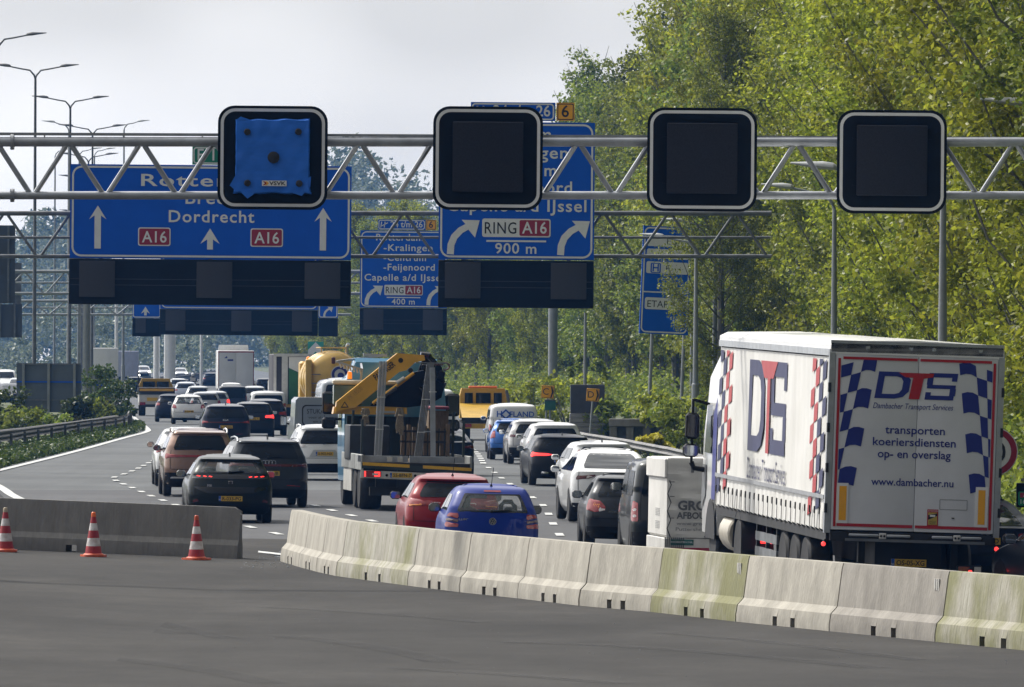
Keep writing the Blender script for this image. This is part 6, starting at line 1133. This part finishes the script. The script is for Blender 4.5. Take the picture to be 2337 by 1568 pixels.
mb = MB(); v = q(737, 415, 6.1); mb.lathe([(.055, 0), (.06, .01), (.058, .14), (.045, .18), (.02, .19)], mat('amber beacon', (.90, .25, .02), .2, emit=.6), 14, Matrix.Translation(v)); mb.lathe([(.07, -.03), (.07, .005)], K['black'], 14, Matrix.Translation(v)); mb.build('beacon', r)
mb = MB()
fr = [q(618, 265, 6.0), q(840, 330, 6.0), q(835, 235, 6.6), q(1070, 200, 6.6), q(618, 420, 6.0), q(830, 420, 6.0)]
for i, j in ((0, 1), (1, 2), (2, 3), (0, 4), (1, 5), (0, 2)): mb.bar(fr[i], fr[j], .05, .05, ALU)
mb.bar(q(870, 200, 6.7), q(1075, 205, 6.7), .08, .06, ALU); mb.bar(q(880, 230, 6.7), q(1000, 320, 6.7), .06, .05, ALU)
for k in range(7): a = fr[0].lerp(fr[1], .1 + k * .13); mb.tube([a, a + Vector((.03, -.02, -.06)), a + Vector((.05, 0, -.13))], .022, K['whited'], 6)
mb.build('roof_rack', r)
for sg in (-1, 1):
    for z0, z1, w, dx in ((2.22, 2.78, .17, .10), (1.86, 2.14, .17, .10)): mb = MB(); x = sg * (1.36 + w); mb.box(x - w, x + w, 7.6, 7.78, z0, z1, K['black'], bev=.05); mb.bar((sg * 1.2, 7.8, (z0 + z1) / 2 + .1), (x, 7.72, (z0 + z1) / 2 + .1), .06, .06, K['black']); m_ = mb.build('wing_mirror', r); mb = MB(); mb.prism(rrect(x - w * .8, z0 + .05, x + w * .8, z1 - .05, .04), 0, .004, K['blackgloss'], BACK(7.597)); mb.build('mirror_glass', m_)

# ---- tarpaulin trailer and minivan in front of the big lorry
Y0 = 150.6; X0 = 2.62; r = thing('tarpaulin_trailer', 'white tarpaulin box trailer lettered GROOT AFBOUW behind the dark minivan', 'trailer', (X0 + .95, Y0, .02), R(6), 'trailers', R(.8)); CANV = mat('white tarpaulin', (.62, .61, .58), .6, noise=(1.6, .85), bump=(2.2, .8)); Mt = BACK(0)
mb = MB(); n = 20; vs = [(-.92 + 1.84 * i / n, -.02 - .02 * math.sin(i * .7 + j * .5) * math.sin(j * .8) - .015 * math.sin(j * 2.1), .62 + 1.36 * j / n) for j in range(n + 1) for i in range(n + 1)]
mb.add(vs, [(j * (n + 1) + i, j * (n + 1) + i + 1, (j + 1) * (n + 1) + i + 1, (j + 1) * (n + 1) + i) for j in range(n) for i in range(n)], CANV); mb.box(-.93, .93, .0, 2.6, .62, 1.99, CANV, bev=.04); mb.box(-.975, -.92, -.03, 2.6, 1.64, 1.98, CANV, bev=.02); mb.build('tarpaulin', r)
mb = MB(); S_ = mat('stencil grey', (.085, .09, .10), .6, noise=(9, .8))
mb.text('GROOT', -.74, 1.10, .155, S_, Mt, .085, al='l', w=.84, bold=.035); mb.text('AFBOUW', -.76, .95, .11, S_, Mt, .085, al='l', w=.66, bold=.03); mb.text('www.groot.nl', -.76, .84, .055, S_, Mt, .085, al='l', w=.66); mb.text('Puttershoek', -.77, .74, .06, S_, Mt, .085, al='l', w=.58)
for k in range(2): [mb.box(-.935, -.931, .9, 1.5, .98 - k * .22 + i * .028, .995 - k * .22 + i * .028, mat('faded print', (.40, .40, .39), .6, noise=(20, .6))) for i in range(5)]
mb.build('lettering', r)
mb = MB(); mb.tube([(-.89 + .03 * math.sin(k * 1.57), -.075, 1.6 - k * .075) for k in range(14)], .01, K['ink'], 6); [mb.box(-.88, -.80, -.075, -.06, z, z + .012, K['ink']) for z in (1.57, 1.32, .95)]; mb.box(-.52, -.47, -.075, -.045, 1.74, 1.84, K['steeld']); mb.build('lashing_cord', r)
mb = MB(); mb.box(-.95, .95, -.01, 2.6, .36, .61, K['whited'], bev=.01); mb.box(-.85, .9, -.018, -.01, .37, .45, K['signred']); mb.box(-.85, -.45, -.02, -.01, .49, .59, GBX); mb.text('HORSTBV.NL', -.65, .53, .03, K['signwhite'], Mt, .024, w=.38); [mb.box(x - .05, x + .05, -.03, -.02, .63, .66, K['ink']) for x in (-.22, .0, .44)]; [mb.box(-.95 + k * .035, -.935 + k * .035, -.02, -.012, .40, .62, K['ink']) for k in range(10)]; mb.build('drop_board', r)
for sg in (-1, 1): wheel(r, sg * .85, 1.3, .30, .2)
mb = MB(); mb.bar((0, 2.6, .45), (0, 4.6, .42), .1, .1, K['steeld']); mb.build('drawbar', r)
r, B = car('dark green-grey minivan towing the tarpaulin trailer, its side catching reflections', 1556, 1290, 2.6, mat('dark van paint', (.012, .016, .016), .35, coat=.6, spec=.2, noise=(1.3, .9)), VANP, 4.9, 1.84, 1.87, None, [([(-.995, .40), (-.86, .40), (-.88, .585), (-.985, .60)], 'redlens'), ([(-.975, .44), (-.90, .44), (-.90, .465), (-.97, .465)], 'clear'), ([(-.975, .50), (-.90, .50), (-.90, .525), (-.97, .525)], 'clear')], [(-.84, .64), (.84, .64), (.80, .92), (-.80, .92)], name='van', cat='van', group='vans', lean=1.0, wr=.33, belt=.64, side_mt='sideglass')
# ---- yellow recovery lorry, plumber's van and other traffic ahead
YEL = mat('recovery yellow', (.50, .30, .02), .45, noise=(2, .8)); YEO = mat('tanker ochre', (.62, .39, .07), .4, noise=(1.2, .8), coat=.3)
p = gnd(1111, 1006); r = thing('recovery_lorry', 'yellow recovery lorry with a raised loading bed and orange light bar', 'lorry', (p.x, p.y, .02), R(2.5), 'lorries')
mb = MB(); mb.loft([[(-1.0, y, .9), (-1.0, y, 1.9), (-.92, y, 2.2), (.92, y, 2.2), (1.0, y, 1.9), (1.0, y, .9)] for y in (4.2, 4.3, 5.4)] + [[(-.95, 6.0, .9), (-.95, 6.0, 1.4), (-.85, 5.8, 1.9), (.85, 5.8, 1.9), (.95, 6.0, 1.4), (.95, 6.0, .9)]], YEL); cb = mb.build('cab', r)
for x0, x1 in ((-.80, -.45), (-.32, .32), (.45, .80)): mb = MB(); mb.box(x0, x1, 4.17, 4.20, 1.5, 2.0, K['glass'], bev=.01); mb.build('rear_window', cb)
mb = MB(); mb.box(-.62, .62, 4.6, 4.9, 2.2, 2.30, mat('orange light bar', (.75, .16, .02), .3, noise=(5, .8)), bev=.03); mb.build('light_bar', r)
mb = MB(); v = [(-1.02, 1.0, .95), (1.02, 1.0, .95), (1.02, 4.1, 1.55), (-1.02, 4.1, 1.55)]; mb.add(v + [(x, y, z - .12) for x, y, z in v], [(0, 1, 2, 3), (7, 6, 5, 4), (0, 4, 5, 1), (1, 5, 6, 2), (2, 6, 7, 3), (3, 7, 4, 0)], YEL); mb.box(-1.05, 1.05, .9, 1.05, .72, .96, CHAS); mb.bar((1.0, 4.1, 2.1), (1.1, 3.6, 1.5), .1, .1, CHAS); mb.build('loading_bed', r)
mb = MB(); mb.box(-.98, .98, .3, 5.5, .5, .72, CHAS); mb.box(-.95, .95, .1, .25, .50, .70, YEL); mb.box(-.15, .75, .06, .1, .48, .66, K['platey']); mb.build('chassis', r)
for sg in (-1, 1): mb = MB(); mb.box(sg * .80 - .14, sg * .80 + .14, .05, .1, .56, .70, K['redlens']); mb.build('tail_light', r); wheel(r, sg * .85, 1.6, .42, .36); wheel(r, sg * .9, 5.0, .42, .25)
r, B = car('white delivery van lettered HOFLAND ahead of the blue small hatchback', 1172, 1036, 2.3, C_WHITE, VANP, 4.4, 1.86, 1.83, None, [([(-.995, .42), (-.88, .42), (-.90, .58), (-.99, .60)], 'redlens')], [(-.80, .64), (.80, .64), (.77, .90), (-.77, .90)], name='van', cat='van', group='vans', rear_glass=False)
mb = MB(); M_ = BACK(B.rear(0, .75).y - .03); mb.text('H', -.54, 1.36, .22, K['euroblue'], M_, .0, bold=.02); mb.build('lettering', r); mb = MB(); mb.text('FLAND', .30, 1.36, .20, K['euroblue'], M_, .0, w=.92, bold=.02); mb.build('lettering', r); mb = MB(); mb.ring([(-.30 + a, 1.45 + b) for a, b in ((-.22, 0), (0, -.20), (.22, 0), (0, .20))], [(-.30 + a, 1.45 + b) for a, b in ((-.13, 0), (0, -.12), (.13, 0), (0, .12))], .0, K['euroblue'], M_); mb.build('lettering', r)
p = gnd(742, 1072); r = thing('tipper_van', 'grey box pickup van with a lettered rear window, over the white SUV', 'van', (p.x, p.y, .02), R(4.5), 'vans'); VG = C_VAN
mb = MB(); mb.loft([[(-w, y, z) for w, z in ((.98, .55), (1.0, 1.4), (.96, 2.2), (.86, 2.3))] + [(w, y, z) for w, z in ((.86, 2.3), (.96, 2.2), (1.0, 1.4), (.98, .55))] for y in (.0, .05, 2.6, 2.65)], VG); mb.build('load_box', r)
mb = MB(); mb.prism(rrect(-.72, 1.42, .72, 2.02, .12), 0, .012, mat('dusty pane', (.24, .27, .30), .3, noise=(3, .85)), BACK(0)); mb.ring(rrect(-.76, 1.38, .76, 2.06, .14), rrect(-.72, 1.42, .72, 2.02, .12), .012, CHAS, BACK(0)); mb.text('STUKADOOR', -.05, 1.78, .15, C_GREY, BACK(0), .018, w=1.1); mb.text('voor al uw wanden', 0, 1.62, .08, C_GREY, BACK(0), .018, w=1.1); mb.text('en plafonds', 0, 1.49, .08, C_GREY, BACK(0), .018, w=.8); mb.build('rear_window', r)
mb = MB(); mb.loft([[(-.90, y, .6), (-.92, y, 1.5), (-.78, y, zt - .15), (-.66, y, zt), (.66, y, zt), (.78, y, zt - .15), (.92, y, 1.5), (.90, y, .6)] for y, zt in ((2.7, 2.0), (2.8, 2.1), (4.0, 2.08), (4.8, 1.9), (5.6, 1.4))], VG); cb = mb.build('cab', r); mb = MB(); mb.prism(rrect(-.60, 1.5, .60, 1.85, .06), 0, .012, K['glass'], BACK(2.7)); mb.build('cab_window', cb)
mb = MB(); mb.box(-.96, .96, -.06, .1, .4, .6, K['black'], bev=.02); mb.build('rear_bumper', r); mirrors(r, .98, 4.6, 1.5, K['black'], .2, .32)
for sg in (-1, 1): mb = MB(); mb.box(sg * .92 - .05, sg * .92 + .05, -.012, .02, .9, 1.3, K['redlens']); mb.build('tail_light', r); wheel(r, sg * .86, 1.1, .35, .24); wheel(r, sg * .86, 4.8, .35, .24)
car('tall white van glimpsed along the right edge of the crane truck', 982, 1030, 4.0, C_WHITE, VANP, 5.4, 1.98, 2.35, None, name='van', cat='van', group='vans', far=True)
def box_lorry(px, py, rz, w, h, zb, ln, label, body, doors=None, cabc=None, far=True, lights=True):
    p = gnd(px, py); r = thing('box_lorry', label, 'lorry', (p.x, p.y, .02), R(rz), 'lorries'); mb = MB(); mb.box(-w / 2, w / 2, 0, ln, zb, h, body, bev=.04); mb.build('box', r)
    mb = MB(); mb.box(-w / 2 + .1, w / 2 - .1, .1, ln + 2.4, .5, zb, CHAS); mb.box(-w / 2, w / 2, .0, .12, zb - .45, zb - .25, CHAS); mb.build('chassis', r)
    if doors:
        for x0, x1 in ((-w / 2 + .06, -.02), (.02, w / 2 - .06)): mb = MB(); mb.box(x0, x1, -.03, 0, zb + .05, h - .12, doors, bev=.01); mb.build('rear_door', r)
    mb = MB(); mb.loft([[(-1.2, y, .6), (-1.22, y, 2.2), (-1.05, y, zt), (1.05, y, zt), (1.22, y, 2.2), (1.2, y, .6)] for y, zt in ((ln + .5, h + .02), (ln + 1.5, h - .05), (ln + 2.3, 2.7), (ln + 2.5, 2.2))], cabc or K['white']); mb.build('cab', r)
    for sg in (-1, 1):
        if lights: mb = MB(); mb.box(sg * (w / 2 - .25) - .18, sg * (w / 2 - .25) + .18, -.03, .0, zb - .42, zb - .27, K['redlens']); mb.build('tail_light', r)
        for y in (1.6, 2.9, ln + 1.4): wheel(r, sg * (w / 2 - .22), y, .5, .32)
    return r
r = box_lorry(538, 921, 2.7, 2.55, 3.75, 1.0, 12, 'far white lorry with two closed rear doors, behind the dark delivery van', K['white'], DOORW)
mb = MB(); mb.box(-1.28, 1.28, -.035, -.005, 3.6, 3.68, K['redlens']); mb.box(-1.27, -1.21, -.04, -.03, 1.0, 3.6, mat('door edge maroon', (.20, .04, .04), .5, noise=(3, .7))); mb.box(1.21, 1.27, -.04, -.03, 1.0, 3.6, MATS['door edge maroon']); mb.sheet([(-.85, 3.2), (-.65, 3.35), (-.6, 3.2)], .034, BLU, BACK(0)); mb.box(-.6, -.2, -.036, -.03, 3.0, 3.12, BLU); mb.box(-1.0, -.5, -.036, -.03, .95, 1.25, HOOKC); mb.build('door_trim', r)
mb = MB(); mb.loft([[(-1.1, y, 3.74), (-1.05, y, z), (1.05, y, z), (1.1, y, 3.74)] for y, z in ((12.4, 4.15), (13.4, 4.1), (14.2, 3.8))], K['white']); mb.build('wind_deflector', r)
GRN = mat('lorry green', (.035, .16, .05), .45, noise=(2, .85)); r = box_lorry(681, 974, 3.2, 2.5, 3.6, 1.1, 9, 'white and green lorry with a half open rear, left of the ochre tanker', mat('dark load side', (.03, .026, .03), .6, noise=(2, .6)), None, K['white'])
mb = MB(); M_ = BACK(-.01); Z = lambda x0, x1, z0, z1, m_, d=.01: mb.box(x0, x1, -.03 - d, -.02, z0, z1, m_); Z(-1.25, -1.12, 1.05, 3.6, K['whited']); Z(-.85, -.55, 1.05, 3.6, K['whited']); Z(-1.25, 1.25, 3.48, 3.6, K['whited'], .02); Z(-1.25, 1.25, .95, 1.10, K['cyellow'], .02); mb.build('door_frame', r)
mb = MB(); mb.prism([(-.5, 1.12), (1.22, 1.12), (1.22, 2.1), (-.5, 2.9)], .012, .03, GRN, BACK(0)); mb.prism([(-.5, 2.92), (1.22, 2.12), (1.22, 3.46), (-.5, 3.46)], .012, .03, K['white'], BACK(0)); mb.build('rear_panel', r)
p = gnd(762, 994); r = thing('tanker_lorry', 'ochre tanker lorry with a domed round end and swirl emblem', 'lorry', (p.x, p.y, .02), R(3.6), 'lorries')
mb = MB(); mb.lathe([(.02, -.35), (.5, -.30), (.9, -.18), (1.18, .0), (1.25, .12), (1.25, 8), (.9, 8.3), (.02, 8.4)], YEO, 36, Matrix.Translation((0, .6, 2.5)) @ Matrix.Rotation(R(-90), 4, 'X')); [mb.lathe([(1.27, y), (1.29, y + .03), (1.27, y + .06)], YEO, 36, Matrix.Translation((0, .6, 2.5)) @ Matrix.Rotation(R(-90), 4, 'X')) for y in (.2, 2.5, 5)]; tk = mb.build('tank', r)
ci = lambda cx, cz, rr, n=24, a0=0, a1=6.2832: [(cx + rr * math.cos(a0 + (a1 - a0) * i / n), cz + rr * math.sin(a0 + (a1 - a0) * i / n)) for i in range(n)]
mb = MB(); M_ = BACK(.215); mb.prism(ci(.25, 2.72, .40), .0, .015, K['whited'], M_); mb.ring(ci(.25, 2.72, .36), ci(.25, 2.72, .24), .02, BLU, M_); mb.prism(ci(.30, 2.66, .15), .016, .022, BLU, M_); mb.build('emblem', tk)
mb = MB(); [mb.tube([(x, .8, 3.92), (x, 6, 3.92)], .04, YEO, 6) for x in (-.55, .55)]; [mb.tube([(-.55, y, 3.92), (.55, y, 3.92)], .035, YEO, 6) for y in (.8, 2, 3.2)]; [mb.tube([(x, .8, 3.7), (x, .8, 3.92)], .03, YEO, 6) for x in (-.55, .55)]; mb.build('walkway_rail', r)
mb = MB(); mb.box(-1.28, -1.0, .3, .8, 1.0, 3.4, YEO, bev=.04); [mb.box(-1.0, -.6, .28, .33, z, z + .04, K['steeld']) for z in (1.5, 1.9, 2.3, 2.7)]; mb.box(-.12, .05, .2, .3, 3.2, 3.5, HOOKC, bev=.03); mb.tube([(.95, 8.9, 3.4), (.95, 8.9, 4.0), (1.02, 8.8, 4.1)], .08, ALU, 8); mb.build('ladder', r)
mb = MB(); mb.box(-1.2, 1.2, .2, 11, .6, 1.3, CHAS); mb.build('chassis', r); mb = MB(); mb.box(-1.2, 1.2, 9.3, 11, .8, 3.3, YEO, bev=.1); mb.build('cab', r); mb = MB(); [mb.ball((x, 9.4, 3.42), .10, mat('amber beacon', (.9, .25, .02), .2), 8) for x in (-.8, .8)]; mb.build('beacon', r)
for sg in (-1, 1): [wheel(r, sg * 1.0, y, .5, .4) for y in (1.6, 3, 10.2)]
p = gnd(357, 950); r = thing('works_lorry', 'yellow and black flatbed works lorry near the left bend', 'lorry', (p.x, p.y, .02), R(3), 'lorries')
mb = MB(); mb.loft([[(-.95, y, .9), (-.98, y, 1.7), (-.80, y, 2.12), (.80, y, 2.12), (.98, y, 1.7), (.95, y, .9)] for y in (4.3, 4.4, 5.6)] + [[(-.9, 6, .9), (-.9, 6, 1.3), (-.8, 5.9, 1.7), (.8, 5.9, 1.7), (.9, 6, 1.3), (.9, 6, .9)]], YEL); cb = mb.build('cab', r); mb = MB(); [mb.box(x0, x1, 4.26, 4.3, 1.62, 1.95, K['glass']) for x0, x1 in ((-.75, -.05), (.05, .75))]; mb.build('rear_window', cb)
mb = MB(); mb.box(-1.05, 1.05, 0, 4.2, 1.22, 1.62, CHAS, bev=.02); mb.box(-.98, .98, -.02, 0, 1.42, 1.56, K['cyellow']); mb.build('flatbed', r); mb = MB(); mb.box(-1.0, 1.0, .05, 5.5, .62, 1.22, K['whited']); mb.box(-.55, .05, .01, .05, .85, 1.05, K['platey']); mb.box(-.95, .95, .02, .1, .5, .66, CHAS); mb.build('chassis', r); mb = MB(); mb.tube([(-1.05, .1, 1.6), (-1.05, .1, 2.5)], .03, CHAS); mb.ball((-1.0, .1, 2.45), .07, K['black'], 8); mb.build('marker_pole', r)
for sg in (-1, 1): mb = MB(); mb.box(sg * .8 - .16, sg * .8 + .16, -.01, .05, .62, .78, K['redlens']); mb.build('tail_light', r); wheel(r, sg * .82, 1.2, .42, .4); wheel(r, sg * .86, 5, .42, .25)
# ---- far oncoming lorries and the green chevron board
for px, py, w, h, ln, c_, lb in ((238, 893, 2.5, 3.9, 9, K['white'], 'far white lorry box above the narrow blank panel'), (289, 880, 2.5, 3.6, 9, mat('lilac container', (.42, .44, .58), .5, noise=(1.2, .8), stretch=(8, 1, 1)), 'far pale lilac container lorry left of the hazy columns'), (790, 868, 2.5, 3.6, 6, K['white'], 'blurred white lorry far ahead between chevron board and crane'), (868, 868, 2.4, 3.4, 6, DOORW, 'pale far lorry above the blue cab of the crane truck')):
    box_lorry(px, py, 2.6, w, h, .9, ln, lb, c_, None, lights=False)
s = 24; P = at(720, 800, s); r = thing('chevron_board', 'green board with a large white up-pointing chevron far ahead', 'road sign', (P.x, P.y, P.z)); mb = MB(); mb.box(-.75, .75, 0, .06, -.85, .85, mat('board green', (.03, .33, .22), .5, noise=(3, .85))); mb.sheet([(-.72, -.80), (0, -.1), (.72, -.80), (.72, .05), (0, .80), (-.72, .05)], .02, K['signwhite'], BACK(0)); mb.build('panel', r); mb = MB(); [mb.tube([(x, .12, -P.z), (x, .12, .5)], .06, K['postgrey']) for x in (-.5, .5)]; mb.build('post', r)
# ---------------------------------------------------------------- people and the motorcycle
def skin_body(name, verts, edges, radii, mt, parent, root=0, sub=2):
    me = bpy.data.meshes.new(name); me.from_pydata(verts, edges, []); o = bpy.data.objects.new(name, me); COL.objects.link(o); bpy.context.view_layer.objects.active = o
    m = o.modifiers.new('s', 'SKIN'); o.modifiers.new('u', 'SUBSURF').render_levels = sub; o.modifiers[-1].levels = sub
    for i, v in enumerate(me.skin_vertices[0].data): v.radius = radii[i] if isinstance(radii[i], tuple) else (radii[i],) * 2; v.use_root = i == root
    bpy.context.view_layer.update(); dg = bpy.context.evaluated_depsgraph_get(); m2 = bpy.data.meshes.new_from_object(o.evaluated_get(dg)); o.modifiers.clear(); o.data = m2; bpy.data.meshes.remove(me)
    m2.materials.clear(); m2.materials.append(mt); m2.polygons.foreach_set('use_smooth', [True] * len(m2.polygons)); o.parent = parent; return o
SKIN = mat('skin', (.42, .24, .17), .5, noise=(9, .85)); JACK = mat('navy riding jacket', (.018, .026, .05), .6, noise=(5, .7)); HELM = mat('white helmet', (.66, .67, .69), .25, coat=1, noise=(4, .9)); HAIR = mat('dark hair', (.015, .011, .009), .6, noise=(18, .6)); SHIRT = mat('red shirt', (.20, .03, .03), .8, noise=(6, .75))
def figure(r, z, riding, mt, hand_y, hand_z, hand_x):
    V = [(0, 0, z), (0, .03, z + .22), (0, .06, z + .45), (0, .08, z + .56), (0, .10, z + .64)]; E = [(0, 1), (1, 2), (2, 3), (3, 4)]; Rr = [(.17, .13), (.16, .12), (.19, .13), (.09, .08), .06]
    for sg in (-1, 1):
        b = len(V); V += [(sg * .20, .07, z + .50), (sg * .29, .14, z + .26), (sg * hand_x, hand_y, hand_z)]; E += [(3, b), (b, b + 1), (b + 1, b + 2)]; Rr += [.075, .056, .036]
        b = len(V); V += [(sg * .15, .05, z - .02), (sg * .27, .42, z + .02), (sg * .25, .28 if riding else .75, z - .42), (sg * .25, .45 if riding else .95, z - .46)]; E += [(0, b), (b, b + 1), (b + 1, b + 2), (b + 2, b + 3)]; Rr += [.10, .075, .055, .05]
    skin_body('body', V, E, Rr, mt, r)
    for sg in (-1, 1):                                            # gloved or bare hands closed round the bar
        hb = MB(); c0 = Vector((sg * hand_x, hand_y, hand_z))
        hb.ball(c0, .045, mt if riding else SKIN, 10, (.9, 1.1, .6))
        for k in range(4): hb.tube([c0 + Vector((sg * (.03 - .02 * k), .03, .01)), c0 + Vector((sg * (.03 - .02 * k), .075 - .004 * abs(k - 1), .0)), c0 + Vector((sg * (.03 - .02 * k), .07, -.035))], [.010, .0095, .008], mt if riding else SKIN, 6)
        hb.tube([c0 + Vector((-sg * .04, .01, 0)), c0 + Vector((-sg * .055, .045, -.015))], [.012, .009], mt if riding else SKIN, 6); hb.build('hand', r)
    return V
p = gnd(440, 901); rz = R(2.7)
mo = thing('motorcycle', 'big police-style motorcycle with side cases beyond the works lorry', 'motorcycle', (p.x, p.y, .02), rz); mb = MB(); mb.box(-.16, .16, .35, 1.75, .55, .95, JACK, bev=.06); mb.box(-.30, .30, 1.45, 1.85, .75, 1.25, HELM, bev=.08); mb.box(-.17, .17, .3, 1.0, .78, .86, K['black'], bev=.03); mb.build('fairing', mo)
for sg in (-1, 1): mb = MB(); mb.box(sg * .42 - .14, sg * .42 + .14, .05, .62, .50, .92, JACK, bev=.05); mb.build('side_case', mo); mb = MB(); mb.bar((sg * .1, 1.5, 1.08), (sg * .45, 1.35, 1.12), .04, .04, K['black']); mb.box(sg * .48 - .09, sg * .48 + .09, 1.4, 1.46, 1.16, 1.28, K['white'], bev=.03); mb.build('wing_mirror', mo)
mb = MB(); mb.box(-.10, .10, .0, .05, .62, .76, K['platey']); mb.box(-.12, .12, .0, .05, .80, .88, K['redlens']); mb.build('tail_unit', mo); wheel(mo, .0, .35, .33, .19); wheel(mo, .0, 1.85, .33, .14)
ri = thing('person', 'rider in dark jacket and white helmet sitting on the motorcycle', 'person', Vector((p.x, p.y, .02)) + Matrix.Rotation(rz, 3, 'Z') @ Vector((0, .72, 0)), rz); V = figure(ri, .90, True, JACK, .66, 1.10, .36)
mb = MB(); mb.ball((0, .11, 1.66), .10, SKIN, 14, (.85, 1, 1.15)); mb.ball((0, .21, 1.65), .018, SKIN, 8); [mb.ball((sg * .035, .19, 1.68), .012, K['ink'], 6) for sg in (-1, 1)]; mb.build('head', ri); mb = MB(); mb.ball((0, .09, 1.69), .155, HELM, 20, (.92, 1.08, 1.0)); mb.box(-.11, .11, .2, .25, 1.64, 1.74, K['glass'], bev=.03); mb.build('helmet', ri); mb = MB(); mb.prism([(-.20, 1.12), (.20, 1.12), (.23, 1.42), (-.23, 1.42)], .145, .155, K['whited'], BACK(.05)); mb.build('back_panel', ri)
T = LU.matrix_basis.copy(); LUM = Matrix.LocRotScale(LU.location, LU.rotation_euler, LU.scale)
dr = thing('person', 'dark-haired driver in a red top inside the small royal blue hatchback', 'person', LUM @ Vector((-.36, 1.78, 0)), LU.rotation_euler.z); figure(dr, .47, False, SHIRT, .38, .98, .15)
mb = MB(); mb.ball((0, .10, 1.15), .098, SKIN, 16, (.86, 1.0, 1.18)); mb.ball((0, .20, 1.14), .018, SKIN, 8, (1, 1, 1.3)); [mb.ball((sg * .035, .185, 1.165), .013, K['ink'], 6) for sg in (-1, 1)]; [mb.ball((sg * .088, .10, 1.14), .022, SKIN, 8, (.5, 1, 1.3)) for sg in (-1, 1)]; mb.box(-.03, .03, .188, .195, 1.09, 1.098, RED); mb.build('head', dr); mb = MB(); mb.ball((0, .075, 1.18), .112, HAIR, 16, (.95, 1.0, 1.05)); mb.ball((0, .04, 1.10), .10, HAIR, 12, (.9, .7, 1.1)); mb.build('hair', dr)
# ---------------------------------------------------------------- air
hz = bpy.data.materials.new('haze air'); hz.use_nodes = True; t = hz.node_tree; t.nodes.clear(); out = N(t, 'ShaderNodeOutputMaterial'); v = N(t, 'ShaderNodeVolumePrincipled')
v.inputs['Color'].default_value = (.12, .38, 1.0, 1); v.inputs['Density'].default_value = HAZE; v.inputs['Anisotropy'].default_value = .2
t.links.new(v.outputs[0], out.inputs['Volume'])
mb = MB(); mb.box(-450, 450, -430, 2420, -1, 52, hz); o = mb.build('haze', smooth=0); o['kind'] = 'stuff'
